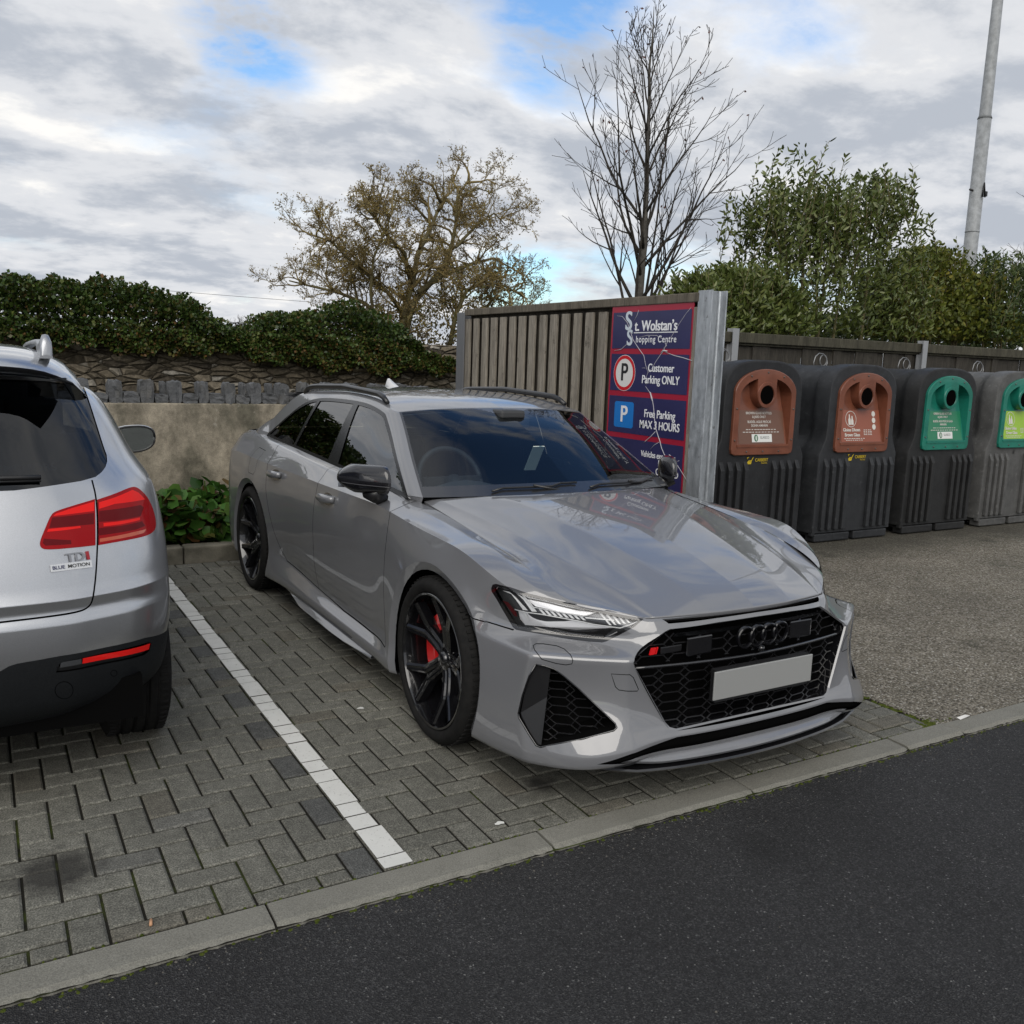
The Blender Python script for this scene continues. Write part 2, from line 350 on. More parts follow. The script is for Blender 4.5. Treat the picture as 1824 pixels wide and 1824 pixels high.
class Cutter:
    def __init__(s, V, F):
        me = bpy.data.meshes.new('c'); me.from_pydata(V, [], F); s.bm = bmesh.new(); s.bm.from_mesh(me); s.reg = s.bm.faces.layers.int.new('reg')
    def seg(s, a, b, d, across=0.06):
        a = Vector(a); b = Vector(b); t = b-a; n = t.cross(d)
        if n.length < 1e-9: return
        n.normalize(); Lg = t.length; th = t.normalized(); fs = []
        for f in s.bm.faces:
            r_ = max((v.co-f.calc_center_median()).length for v in f.verts) if False else 0.03
            q = f.calc_center_median()-a; u_ = q.dot(th)
            if -0.03 < u_ < Lg+0.03 and abs(q.dot(n)) < 0.035:
                dd = q-th*u_; 
                if dd.length < 0.25: fs.append(f)
        if not fs: return
        es = set(); vs = set()
        for f in fs:
            es.update(f.edges); vs.update(f.verts)
        bmesh.ops.bisect_plane(s.bm, geom=list(vs)+list(es)+fs, plane_co=a, plane_no=n, dist=1e-6)
    def poly(s, pts, d, region, depth=0.2, only=None, closed=True):
        d = Vector(d).normalized(); n = len(pts)
        for i in range(n if closed else n-1): s.seg(pts[i], pts[(i+1) % n], d)
        s.mark(pts, d, region, depth, only)
    def inside(s, pts, d, depth=0.2):
        d = Vector(d).normalized(); e1 = d.orthogonal().normalized(); e2 = d.cross(e1)
        c = sum((Vector(p) for p in pts), Vector())/len(pts); q2 = [((Vector(p)-c).dot(e1), (Vector(p)-c).dot(e2)) for p in pts]
        bx = (min(p[0] for p in q2), max(p[0] for p in q2), min(p[1] for p in q2), max(p[1] for p in q2)); out = []
        for f in s.bm.faces:
            q = f.calc_center_median()-c
            if abs(q.dot(d)) > depth: continue
            x, y = q.dot(e1), q.dot(e2)
            if not (bx[0] <= x <= bx[1] and bx[2] <= y <= bx[3]): continue
            ins = False; j = len(q2)-1
            for i in range(len(q2)):
                xi, yi = q2[i]; xj, yj = q2[j]
                if (yi > y) != (yj > y) and x < (xj-xi)*(y-yi)/(yj-yi)+xi: ins = not ins
                j = i
            if ins: out.append(f)
        return out
    def mark(s, pts, d, region, depth=0.2, only=None):
        for f in s.inside(pts, d, depth):
            if only is None or f[s.reg] in only: f[s.reg] = region
    def ribbon(s, pts, d, w, region, closed=False, depth=0.2):
        d = Vector(d).normalized(); pts = [Vector(p) for p in pts]; n = len(pts); Lp = []; Rp = []
        for i in range(n):
            a = pts[(i-1) % n] if (closed or i > 0) else pts[i]; b = pts[(i+1) % n] if (closed or i < n-1) else pts[i]
            t = (b-a).normalized(); o = t.cross(d).normalized()*(w/2); Lp.append(pts[i]+o); Rp.append(pts[i]-o)
        m = n if closed else n-1
        for i in range(m):
            j = (i+1) % n; s.seg(Lp[i], Lp[j], d); s.seg(Rp[i], Rp[j], d)
        if not closed: s.seg(Lp[0], Rp[0], d); s.seg(Lp[-1], Rp[-1], d)
        if closed:
            big = set(s.inside(Lp, d, depth)); sm = set(s.inside(Rp, d, depth))
            for f in big ^ sm: f[s.reg] = region
        else: s.mark(Lp+Rp[::-1], d, region, depth)
def half_to_mb(bm, faces, mb, mat=0, off=0.0, T=(None,)*4, sides=(1, -1)):
    """copies faces (half body, +y) to both sides of an MB; returns normals list per appended vertex"""
    idx = {}; vs = []; 
    for f in faces:
        for v in f.verts:
            if v.index not in idx: idx[v.index] = len(vs); vs.append(v.co.copy())
    nn = [near_normal(*T, p) for p in vs]
    fl = [tuple(idx[v.index] for v in f.verts) for f in faces]
    out = []
    for sgn in sides:
        pv = [(p.x+n.x*off, sgn*(p.y+n.y*off), p.z+n.z*off) for p, n in zip(vs, nn)]
        mb.add(pv, fl if sgn > 0 else [f[::-1] for f in fl], mat, True)
        out += [(n.x, sgn*n.y, n.z) for n in nn]
    return out
HT = (hullT, hullV, hullF, hullN)
def build_n(mb, normals, name, mats, parent, thick=0.0):
    me = bpy.data.meshes.new(name); me.from_pydata(mb.v, [], mb.f); me.polygons.foreach_set('material_index', mb.m); me.polygons.foreach_set('use_smooth', [True]*len(mb.f))
    me.update(); me.normals_split_custom_set_from_vertices(normals); return link(name, me, mats, parent)

FRX, RRX, AZ = -.02, -2.935, .345
C_ = Cutter(hullV, hullF)
SIDE = (0, 1, 0)
def circ(cx, cz, r_, n=44): return [(cx+r_*math.cos(2*math.pi*k/n), .96, cz+r_*math.sin(2*math.pi*k/n)) for k in range(n)]
for cx in (FRX, RRX):
    for rad, reg in ((.436, 2), (.400, 1)):
        C_.poly(circ(cx, AZ, rad), SIDE, reg, 0.15)
# push the flare lip in towards the wheel
_lip = set(v for f in C_.bm.faces if f[C_.reg] == 2 for v in f.verts)
for v in _lip:
    for cx in (FRX, RRX):
        r_ = math.hypot(v.co.x-cx, v.co.z-AZ)
        if r_ < .4355 and abs(v.co.x-cx) < .5 and v.co.z > .1: v.co.y -= (.436-r_)*0.62
# lamps, grille, intake
hl_pts = trace('A', [(90, 170), (105, 130), (140, 121), (300, 158), (500, 228), (700, 274), (890, 318), (1250, 402), (1500, 455), (1745, 500), (1640, 590), (1480, 675), (1340, 745), (1290, 757), (1150, 748), (900, 715), (600, 662), (360, 620), (325, 590), (230, 430), (150, 290), (95, 205)])
hl_in = trace('A', [(122, 175), (150, 150), (300, 190), (500, 258), (700, 305), (890, 350), (1250, 430), (1500, 487), (1690, 517), (1600, 590), (1450, 655), (1310, 705), (1150, 700), (900, 672), (600, 622), (380, 585), (270, 430), (165, 260)])
HD = Vector((0.72, 0.62, 0.25))
C_.poly(hl_pts, HD, 10, 0.4)
C_.poly(hl_in, HD, 11, 0.4, only=(10,))
in_pts = trace('D', [(680, 118), (760, 132), (850, 162), (930, 220), (1060, 332), (1250, 512), (1395, 650), (1412, 690), (1385, 716), (1100, 792), (720, 866), (685, 850), (620, 750), (530, 600), (523, 560), (560, 400), (620, 225)])
ID = Vector((0.80, 0.55, 0.05))
C_.poly(in_pts, ID, 12, 0.4)
FRONT = (1, 0, 0)
gr = [(.9, -.02, .687), (.9, .2, .683), (.9, .405, .672), (.9, .425, .664), (.9, .566, .580), (.9, .574, .566), (.9, .568, .548), (.9, .445, .325), (.9, .43, .306), (.9, .405, .298), (.9, -.02, .298)]
C_.poly(gr, FRONT, 13, 0.3)
# slot between grille frame and bonnet, and slot under the frame
C_.poly([(.9, -.02, .720), (.9, .422, .7045), (.9, .405, .690), (.9, .2, .697), (.9, -.02, .701)], FRONT, 3, 0.3)
C_.poly([(.9, -.02, .279), (.9, .405, .277), (.9, .470, .265), (.9, .60, .243), (.9, .72, .206), (.9, .60, .206), (.9, .46, .222), (.9, -.02, .226)], FRONT, 3, 0.3)
GAPW = 0.0048
wcap = trace('A', [(545, 790), (575, 770), (650, 770), (800, 792), (880, 825), (950, 890), (975, 950), (965, 988), (900, 1000), (800, 985), (640, 940), (560, 835)])
C_.ribbon(wcap, (0.8, 0.5, 0.3), 0.003, 3, True)
tow = trace('D', [(1362, 205), (1530, 212), (1562, 238), (1608, 345), (1598, 360), (1430, 350), (1400, 322)])
C_.ribbon(tow, (0.9, 0.4, 0), 0.003, 3, True)
C_.ribbon([p for p in trace('A', [(335, 620), (160, 567), (0, 517)])+trace('W', [(960, 552), (770, 500), (722, 482)])], (0.2, 1, 0), GAPW, 3)
ffg = [(-.590, .82, .962), (-.560, .9, .905), (-.546, .93, .78), (-.556, .93, .54), (-.535, .93, .40), (-.510, .95, .268)]
bfg = [(-1.665, .8, 1.006), (-1.648, .9, .94), (-1.645, .9, .87), (-1.655, .93, .63), (-1.642, .93, .45), (-1.62, .92, .292)]
rrg = [(-2.66, .80, 1.04), (-2.615, .86, .98), (-2.575, .92, .86), (-2.55, .95, .76), (-2.48, .955, .62), (-2.40, .95, .50), (-2.30, .93, .40), (-2.215, .915, .338)]
btm = [(-.510, .95, .268), (-.80, .93, .262), (-1.2, .92, .266), (-1.62, .92, .292), (-2.0, .92, .322), (-2.215, .915, .338)]
for g in (ffg, bfg, rrg, btm): C_.ribbon(g, SIDE, GAPW, 3)
C_.ribbon([(-2.80, .9, .965), (-2.79, .9, .985), (-2.95, .9, .992), (-2.972, .9, .972), (-2.965, .9, .84), (-2.94, .92, .82), (-2.83, .92, .82), (-2.805, .92, .845)], SIDE, .003, 3, True)
fd = [(-.590, .82, .975)]+ffg[1:]+btm[1:4]+bfg[::-1]
rd = [(-1.665, .8, 1.02)]+bfg[1:]+btm[4:]+rrg[::-1]
C_.mark(fd, SIDE, 4, .2, (0,)); C_.mark(rd, SIDE, 5, .2, (0,))
# bumper: everything ahead of the wheel below the seam
bp = [(.30, .9, .05), (.30, .9, .612), (.40, .9, .640), (.48, .87, .652), (1.1, .7, .652), (1.1, .5, .05)]
C_.mark(bp, SIDE, 6, 1.2, (0,))
C_.bm.verts.index_update(); C_.bm.faces.ensure_lookup_table()
byreg = {}
for f in C_.bm.faces: byreg.setdefault(f[C_.reg], []).append(f)

# ---- paint: flat grey under clear lacquer
M['paint'] = mat('grey_paint', (0.136, 0.139, 0.148), 0.38, coat=1.0, coat_r=0.012); bsdf(M['paint']).inputs['Coat IOR'].default_value = 1.78
body = MB(); nb = half_to_mb(C_.bm, byreg[0], body, 0, 0, HT)
lin = [f for f in C_.bm.faces if f[C_.reg] in (0, 3, 4, 5, 6)]
nb += half_to_mb(C_.bm, lin, body, 1, -0.014, HT)
bodyo = build_n(body, nb, 'body', [M['paint'], M['void']], car)
for sgn in (1, -1):
    for fr in (True, False):
        lip = MB(); half_to_mb(C_.bm, [f for f in byreg[2] if (f.calc_center_median().x > -1.5) == fr], lip, 0, 0, HT, sides=(sgn,))
        lip.build('wheel_arch_trim', [M['paint']], car, recalc=False)
for nm, reg in (('door', 4), ('door', 5)):
    for sgn in (-1, 1):
        m_ = MB(); nn = half_to_mb(C_.bm, byreg[reg], m_, 0, 0, HT, sides=(sgn,)); d_ = build_n(m_, nn, nm, [M['paint']], car)
        # pull handle with its cup
        xa, xb, zc = ((-1.585, -1.325, .853) if reg == 4 else (-2.552, -2.285, .872))
        xm = (xa+xb)/2; hh = MB(); ys = [.926, .945, .953, .953, .945, .926]
        hp = hullT.ray_cast(Vector((xm, 2, zc)), Vector((0, -1, 0)))[0].y
        pts = []; rr = []
        for t in np.linspace(-1, 1, 15):
            pts.append((xm+t*.118, sgn*(hp+.002+.028*math.sqrt(max(0, 1-abs(t)**3))), zc+.004*t)); rr.append(.013+.005*(1-t*t))
        hh.tube(pts, rr, 10)
        # flatten vertically taller
        hh.v = [(x, y, zc+(z-zc)*1.35) for x, y, z in hh.v]
        ho = hh.build('handle', [M['paint']], d_)
        cup = MB(); n_ = 28; ring = []
        for k in range(n_):
            a = 2*math.pi*k/n_; px_, pz = xm+.010+.085*math.cos(a), zc-.004+.033*math.sin(a)
            ring.append((px_, sgn*(hullT.ray_cast(Vector((px_, 2, pz)), Vector((0, -1, 0)))[0].y+.0012), pz))
        cup.add([(xm, sgn*(hp+.0008), zc)]+ring, [(0, 1+k, 1+(k+1) % n_) for k in range(n_)], 0, True); cup.build('handle_recess', [M['gloss_black']], d_)
m_ = MB(); nn = half_to_mb(C_.bm, byreg[6], m_, 0, 0, HT); bump_o = build_n(m_, nn, 'front_bumper', [M['paint']], car)

# ---- bonnet
B_ = np.array([
 [(-.335, 0, 1.000), (-.05, 0, .966), (.25, 0, .915), (.52, 0, .856), (.72, 0, .801), (.84, 0, .757), (.908, 0, .7155)],
 [(-.350, .22, .998), (-.06, .20, .964), (.245, .17, .912), (.515, .15, .853), (.715, .13, .799), (.83, .12, .755), (.900, .12, .7145)],
 [(-.385, .41, .994), (-.08, .37, .960), (.23, .32, .910), (.50, .28, .851), (.70, .245, .797), (.82, .225, .753), (.890, .215, .7135)],
 [(-.44, .56, .985), (-.10, .50, .938), (.20, .45, .890), (.47, .40, .834), (.67, .36, .783), (.80, .335, .743), (.866, .33, .7105)],
 [(-.505, .69, .973), (-.12, .63, .927), (.17, .585, .882), (.43, .54, .828), (.63, .49, .778), (.76, .46, .738), (.840, .442, .7075)],
 [(-.545, .728, .962), (-.14, .70, .912), (.15, .685, .868), (.39, .655, .816), (.565, .615, .766), (.74, .535, .729), (.832, .455, .7065)],
 [(-.560, .744, .956), (-.15, .744, .907), (.15, .741, .869), (.36, .731, .832), (.612, .700, .748), (.735, .588, .7295), (.826, .478, .7065)]])
GB, bu, bv = patch(B_, [8, 10, 10, 10, 6, 6], [14, 14, 12, 10, 10, 10], dup_u={2: 2, 4: 2})
GB = GB[:, :]
def grid_part(Gd, name, mats, parent, region=None, flip=None, mats_idx=None, off=0.0, both=True, ret=True):
    """dense half grid -> mesh on both sides with smooth normals; region(i,j) -> keep face"""
    a, b = Gd.shape[:2]; V = [Vector(p) for p in Gd.reshape(-1, 3)]
    n = grid_normals(Gd).reshape(-1, 3)
    if flip: n = -n
    mb = MB(); nn = []
    keep = [(i, j) for i in range(a-1) for j in range(b-1) if region is None or region(i, j)]
    used = sorted({i*b+j for i0, j0 in keep for i, j in ((i0, j0), (i0+1, j0), (i0, j0+1), (i0+1, j0+1))}); ix = {k: q for q, k in enumerate(used)}
    for sgn in ((1, -1) if both is True else (both,)):
        vs = [(V[k].x+off*n[k][0], sgn*(V[k].y+off*n[k][1]), V[k].z+off*n[k][2]) for k in used]; nn += [(n[k][0], sgn*n[k][1], n[k][2]) for k in used]
        fs = []
        for i, j in keep:
            q = (ix[i*b+j], ix[(i+1)*b+j], ix[(i+1)*b+j+1], ix[i*b+j+1])
            if bool(flip) ^ (sgn < 0): q = q[::-1]
            fs.append(q)
        k0 = len(mb.v); mb.add(vs, fs, 0, True)
        if mats_idx:
            for q, (i, j) in enumerate(keep): mb.m[len(mb.m)-len(keep)+q] = mats_idx(i, j)
    return build_n(mb, nn, name, mats, parent)
nB = grid_normals(GB); flipB = nB[GB.shape[0]//2, GB.shape[1]//2, 2] < 0
# shrink the outer edge by half a shut line and fold it down
GB2 = np.concatenate([GB[:-1], [GB[-1]-0.0025*np.array([0, 1, 0])], [GB[-1]-np.array([0.0, 0.003, 0.012])]])
fe = GB2[:, -1:]-np.array([.006, 0, .014]); GB2 = np.concatenate([GB2, fe], axis=1)
grid_part(GB2, 'bonnet', [M['paint']], car, flip=flipB)

# ---- glasshouse
K_ = [
 [(-.60, .802, .962), (-.612, .800, .968), (-.628, .797, .976), (-.585, .784, .980), (-.538, .758, .978), (-.44, .56, .987), (-.365, .28, .995), (-.340, 0, .998)],
 [(-.95, .800, .977), (-.90, .775, 1.03), (-.85, .748, 1.096), (-.81, .735, 1.108), (-.765, .706, 1.101), (-.675, .51, 1.118), (-.605, .25, 1.128), (-.580, 0, 1.131)],
 [(-1.25, .795, .987), (-1.16, .748, 1.10), (-1.064, .692, 1.21), (-1.03, .680, 1.228), (-.985, .648, 1.224), (-.90, .46, 1.245), (-.845, .23, 1.257), (-.825, 0, 1.261)],
 [(-1.50, .790, .995), (-1.42, .718, 1.17), (-1.30, .638, 1.330), (-1.255, .622, 1.352), (-1.208, .595, 1.345), (-1.165, .42, 1.362), (-1.140, .21, 1.372), (-1.130, 0, 1.376)],
 [(-1.80, .785, 1.005), (-1.75, .707, 1.20), (-1.62, .620, 1.371), (-1.60, .606, 1.388), (-1.55, .580, 1.404), (-1.52, .40, 1.424), (-1.51, .2, 1.433), (-1.51, 0, 1.436)],
 [(-2.10, .780, 1.015), (-2.10, .703, 1.20), (-2.10, .617, 1.373), (-2.10, .604, 1.390), (-2.10, .572, 1.420), (-2.10, .40, 1.438), (-2.10, .2, 1.446), (-2.10, 0, 1.449)],
 [(-2.60, .773, 1.030), (-2.60, .707, 1.19), (-2.55, .632, 1.345), (-2.56, .617, 1.364), (-2.56, .582, 1.400), (-2.57, .40, 1.425), (-2.57, .2, 1.435), (-2.57, 0, 1.438)],
 [(-3.00, .768, 1.042), (-2.95, .725, 1.14), (-2.87, .680, 1.235), (-2.92, .652, 1.285), (-2.95, .612, 1.352), (-3.0, .40, 1.385), (-3.0, .2, 1.398), (-3.0, 0, 1.402)],
 [(-3.20, .765, 1.048), (-3.19, .757, 1.062), (-3.17, .750, 1.080), (-3.23, .728, 1.110), (-3.28, .690, 1.17), (-3.17, .42, 1.360), (-3.18, .2, 1.378), (-3.18, 0, 1.382)],
 [(-3.55, .742, 1.060), (-3.55, .735, 1.07), (-3.56, .725, 1.08), (-3.57, .705, 1.09), (-3.60, .660, 1.10), (-3.70, .42, 1.10), (-3.74, .2, 1.10), (-3.76, 0, 1.10)],
 [(-3.86, .60, 1.057), (-3.87, .59, 1.058), (-3.87, .58, 1.06), (-3.88, .56, 1.06), (-3.90, .52, 1.06), (-3.92, .35, 1.06), (-3.93, .2, 1.06), (-3.94, 0, 1.06)]]
K_ = np.array(K_)
GK, ku, kv = patch(K_, [14, 14, 14, 16, 16, 20, 20, 12, 8, 6], [6, 6, 3, 3, 10, 10, 10], dup_v={2: 2, 4: 2}, dup_u={3: 2, 8: 2})
nK = grid_normals(GK); flipK = nK[ku[5], kv[1], 1] < 0
UW0, UW1 = ku[0], ku[3]
def is_ws(i, j): return j >= kv[4] and i < ku[3]
def is_dlo(i, j): return j < kv[2] and i < ku[8]
M['trim'] = mat('window_surround', (0.010, 0.010, 0.011), 0.22, spec=0.45)
KV = [Vector(p) for p in GK.reshape(-1, 3)]; bk = GK.shape[1]; dl = [(i, j) for i in range(ku[8]) for j in range(kv[2])]
KF = [(i*bk+j, (i+1)*bk+j, (i+1)*bk+j+1, i*bk+j+1) for i, j in dl]
KN = [Vector(n)*(-1 if flipK else 1) for n in nK.reshape(-1, 3)]
if flipK: KF = [f[::-1] for f in KF]
KT = (BVHTree.FromPolygons(KV, KF), KV, KF, KN)
CK = Cutter(KV, KF)
def lineAt(xb, xt): return [(xb, .80, .95), (xt, .60, 1.40)]
zb = lambda x0, dx, z: x0+dx*(z-1.01)/.35
DIV = [(-1.648, -.082), (-1.832, .025), (-2.505, .11), (-2.548, .10)]
for x0, dx in DIV:
    CK.seg((zb(x0, dx, .95), .7, .95), (zb(x0, dx, 1.40), .7, 1.40), Vector(SIDE))
# seal: a band inside the outline of the panes
out = [GK[i, 0] for i in range(ku[8]+1)]+[GK[i, kv[2]] for i in range(ku[8], -1, -1)]
o2 = [(p[0], p[2]) for p in out]
def inset(poly, w_):
    n = len(poly); r_ = []; A = sum(poly[i][0]*poly[(i+1) % n][1]-poly[(i+1) % n][0]*poly[i][1] for i in range(n)); s_ = 1 if A > 0 else -1
    for i in range(n):
        a = np.array(poly[(i-2) % n]); b = np.array(poly[(i+2) % n]); t = b-a; t /= (np.linalg.norm(t)+1e-9); r_.append((poly[i][0]-s_*t[1]*w_, poly[i][1]+s_*t[0]*w_))
    return r_
def keep_in(p2, poly):
    x, y = p2; ins = False; j = len(poly)-1
    for i in range(len(poly)):
        xi, yi = poly[i]; xj, yj = poly[j]
        if (yi > y) != (yj > y) and x < (xj-xi)*(y-yi)/(yj-yi)+xi: ins = not ins
        j = i
    return ins
o3 = inset(o2, .020)
# drop folded points near the corners
o3 = [p for p in o3 if keep_in(p, o2) and min(math.hypot(p[0]-q[0], p[1]-q[1]) for q in o2) > .0135][::2]
for i in range(len(o3)):
    a, b = o3[i], o3[(i+1) % len(o3)]
    CK.seg((a[0], .7, a[1]), (b[0], .7, b[1]), Vector(SIDE))
def band(f):
    p = f.calc_center_median(); x = p.x; q = [zb(x0, dx, p.z) for x0, dx in DIV]
    if not keep_in((p.x, p.z), o3): return 1
    if x > q[0]: return 2
    if x > q[1]: return 1
    if x > q[2]: return 3
    if x > q[3]: return 1
    return 4
CK.bm.verts.index_update(); kreg = {}
for f in CK.bm.faces: kreg.setdefault(band(f), []).append(f)
grid_part(GK, 'roof', [M['paint']], car, region=lambda i, j: not is_ws(i, j) and not is_dlo(i, j) and not (i >= ku[8] and j >= kv[4] and i < ku[9]), flip=flipK)
grid_part(GK, 'rear_window', [M['glass_dark']], car, region=lambda i, j: i >= ku[8] and j >= kv[4] and i < ku[9], flip=flipK)
for sgn in (-1, 1):
    m_ = MB(); nn = half_to_mb(CK.bm, kreg[1], m_, 0, .001, KT, sides=(sgn,)); build_n(m_, nn, 'window_trim', [M['trim']], car)
    for rg, mt in ((2, 'glass_side'), (3, 'glass_dark'), (4, 'glass_dark')):
        m_ = MB(); nn = half_to_mb(CK.bm, kreg[rg], m_, 0, -.004, KT, sides=(sgn,)); build_n(m_, nn, 'side_window', [M[mt]], car)
# small painted corner between wing, pillar foot and bonnet
up = [GK[0, j] for j in range(0, kv[4]+1)]; lo_ = []
for t in np.linspace(0, 1, len(up)):
    q = hullT.find_nearest(Vector((-.66+.115*t, .80-.055*t, .960)))[0]; lo_.append(q)
for sgn in (1, -1):
    cg = MB(); cg.grid([[(p[0]*(1-s_)+q[0]*s_, sgn*(p[1]*(1-s_)+q[1]*s_), (p[2]*(1-s_)+q[2]*s_)-.002) for s_ in (0, .35, .7, 1)] for p, q in zip(up, lo_)])
    cg.build('pillar_foot', [M['paint']], car)
M['frit'] = mat('windscreen_border', (0.012, 0.012, 0.013), 0.35, coat=1.0, coat_r=0.0)
def is_frit(i, j):
    lo = j < kv[4]+2
    w_ = i < 4 or i >= ku[3]-1 or lo
    p = GK[i, j]
    cam_h = i >= ku[3]-6 and abs(p[1]) < 0.10+0.02*(i-(ku[3]-6))
    return w_ or cam_h
ws = grid_part(GK, 'windscreen', [M['glass_front'], M['frit']], car, region=is_ws, flip=flipK, off=0.002, mats_idx=lambda i, j: 1 if is_frit(i, j) else 0)
# ---- car details
def inset_poly(t, pts, off, mb, mi=0, sides=(1, -1), lift=None):
    a = TR[t]; P = []
    for x, y in pts:
        p = hpix(a[0]+x/a[2], a[1]+y/a[2])
        if p is None: return
        n = near_normal(*HT, p); P.append(p+n*off)
    for sgn in sides:
        q = [(p.x, sgn*p.y, p.z) for p in P]; mb.add(q if sgn > 0 else q[::-1], [tuple(range(len(q)))], mi)
def strip_px(t, pts, w_, off, mb, mi=0, sides=(1, -1), th=0.004):
    a = TR[t]; P = []
    for x, y in pts:
        p = hpix(a[0]+x/a[2], a[1]+y/a[2])
        if p is None: continue
        n = near_normal(*HT, p); P.append(p+n*off)
    if len(P) < 2: return
    for sgn in sides: mb.tube([(p.x, sgn*p.y, p.z) for p in P], w_/2, 6, mi)
M['lamp_dark'] = mat('lamp_housing', (0.10, 0.105, 0.115), 0.2, metal=0.6)
M['lamp_silver'] = mat('lamp_reflector', (0.80, 0.81, 0.84), 0.30, metal=0.35)
M['lamp_white'] = mat('lamp_light_guide', (0.80, 0.82, 0.84), 0.25, coat=0.5)
M['lamp_red'] = mat('lamp_side_marker', (0.10, 0.008, 0.012), 0.2)
M['frit2'] = M['gloss_black']
for sgn in (-1, 1):
    hl = MB(); nn = half_to_mb(C_.bm, byreg[11], hl, 0, 0, HT, sides=(sgn,)); ho = build_n(hl, nn, 'headlight', [M['lens']], car)
    bz = MB(); nn = half_to_mb(C_.bm, byreg[10], bz, 0, -.001, HT, sides=(sgn,)); build_n(bz, nn, 'bezel', [M['gloss_black']], ho)
    hs = MB(); half_to_mb(C_.bm, byreg[11]+byreg[10], hs, 0, -.034, HT, sides=(sgn,)); hs.build('housing', [M['lamp_dark']], ho, recalc=False)
    rf = MB()
    inset_poly('A', [(460, 262), (700, 320), (1000, 392), (1230, 425), (1080, 465), (800, 420), (550, 372)], -.029, rf, 0, (sgn,))
    inset_poly('A', [(345, 420), (440, 440), (800, 500), (1150, 570), (1300, 590), (1430, 615), (1000, 640), (700, 610), (430, 575), (370, 520)], -.027, rf, 0, (sgn,))
    rf.build('reflector', [M['lamp_silver']], ho)
    lg = MB()
    inset_poly('A', [(180, 200), (260, 215), (330, 270), (468, 418), (412, 415), (330, 300), (280, 240)], -.020, lg, 0, (sgn,))
    inset_poly('A', [(330, 225), (430, 245), (480, 300), (570, 432), (512, 430), (420, 300)], -.020, lg, 0, (sgn,))
    for k in range(8):
        x0 = 592+k*62; y0 = 398+k*9.5
        inset_poly('A', [(x0, y0), (x0+34, y0+4), (x0+86, y0+62), (x0+52, y0+57)], -.018, lg, 0, (sgn,))
    for k in range(5):
        x0 = 1250+k*68; y0 = 425+k*12; q = 1-k*.14
        inset_poly('A', [(x0, y0), (x0+30, y0+4), (x0+30+110*q, y0+4+150*q), (x0+112*q, y0+150*q)], -.018, lg, 0, (sgn,))
    inset_poly('A', [(1100, 480), (1420, 508), (1420, 520), (1110, 500)], -.017, lg, 0, (sgn,))
    inset_poly('A', [(415, 440), (440, 445), (494, 540), (475, 542)], -.016, lg, 0, (sgn,))
    strip_px('A', [(418, 246), (475, 300), (540, 378), (700, 405), (900, 440), (1080, 474), (1160, 450), (1240, 416)], .0035, -.012, lg, 0, (sgn,))
    strip_px('A', [(330, 405), (440, 434), (620, 455), (800, 488), (1000, 525), (1200, 570), (1480, 606), (1600, 560), (1688, 516)], .005, -.012, lg, 0, (sgn,))
    lg.build('light_guide', [M['lamp_white']], ho)
    gs = MB(); strip_px('A', [(132, 178), (152, 154), (300, 192), (500, 262), (700, 308), (890, 352), (1100, 400)], .004, -.010, gs, 0, (sgn,))
    strip_px('A', [(380, 590), (600, 625), (900, 676), (1150, 704), (1310, 708), (1450, 650)], .004, -.010, gs, 0, (sgn,))
    gs.build('inner_edge', [M['lamp_silver']], ho)
    rd_ = MB(); inset_poly('A', [(178, 310), (240, 330), (330, 440), (345, 490), (310, 480)], -.022, rd_, 0, (sgn,)); rd_.build('side_marker', [M['lamp_red']], ho)
    pj = MB(); inset_poly('A', [(520, 592), (760, 618), (1000, 652), (1400, 630), (1290, 700), (1150, 692), (900, 665), (600, 618)], -.024, pj, 0, (sgn,)); pj.build('projector_cover', [M['gloss_black']], ho)

def clip_seg(a, b, poly):
    # sample-based clip of a 2D segment to a polygon
    n = 12; pts = [(a[0]+(b[0]-a[0])*t/n, a[1]+(b[1]-a[1])*t/n) for t in range(n+1)]; ins = [keep_in(p, poly) for p in pts]
    if all(ins): return (a, b)
    if not any(ins): return None
    i0 = ins.index(True); i1 = n-ins[::-1].index(True); return (pts[i0], pts[i1]) if i1 > i0 else None
def honey(poly, py, pz, dw, y0, z0, surf, r_, mb, mi=0):
    """stacked elongated hexagon mesh: bars joined by diamonds; poly in (y,z); surf(y,z) -> x"""
    ys = [p[0] for p in poly]; zs = [p[1] for p in poly]
    for c in range(int((min(ys)-y0)/py)-2, int((max(ys)-y0)/py)+3):
        for k in range(int((min(zs)-z0)/pz)-2, int((max(zs)-z0)/pz)+3):
            yc, zc = y0+c*py, z0+k*pz; L_ = (yc+dw, zc); R_ = (yc+py-dw, zc); U = (yc, zc+pz/2); D_ = (yc, zc-pz/2); W_ = (yc-dw, zc)
            for a, b in ((L_, R_), (L_, U), (L_, D_), (W_, U), (W_, D_)):
                s_ = clip_seg(a, b, poly)
                if s_ is None: continue
                (ya, za), (yb, zb_) = s_
                if math.hypot(ya-yb, za-zb_) < .004: continue
                m2 = ((ya+yb)/2, (za+zb_)/2)
                mb.tube([(surf(ya, za), ya, za), (surf(yb, zb_), yb, zb_)], r_, 4, mi, square=True, smooth=False)
def nosex(y, z=.45):
    h = hullT.ray_cast(Vector((3, abs(y), z)), Vector((-1, 0, 0)))[0]
    return h.x if h is not None else .9
ctr = lambda y: .963-.19*y*y
gpoly = [(q[1], q[2]) for q in gr]; gp_full = [(y, z) for y, z in gpoly if y >= 0]; gp_full = [(-y, z) for y, z in gp_full][::-1]+gp_full
M['mesh'] = mat('grille_black', (0.010, 0.010, 0.011), 0.16, coat=1.0, coat_r=0.05)
grille = empty('grille'); grille.parent = car
gm = MB(); up_poly = [(y, z) for y, z in gp_full]
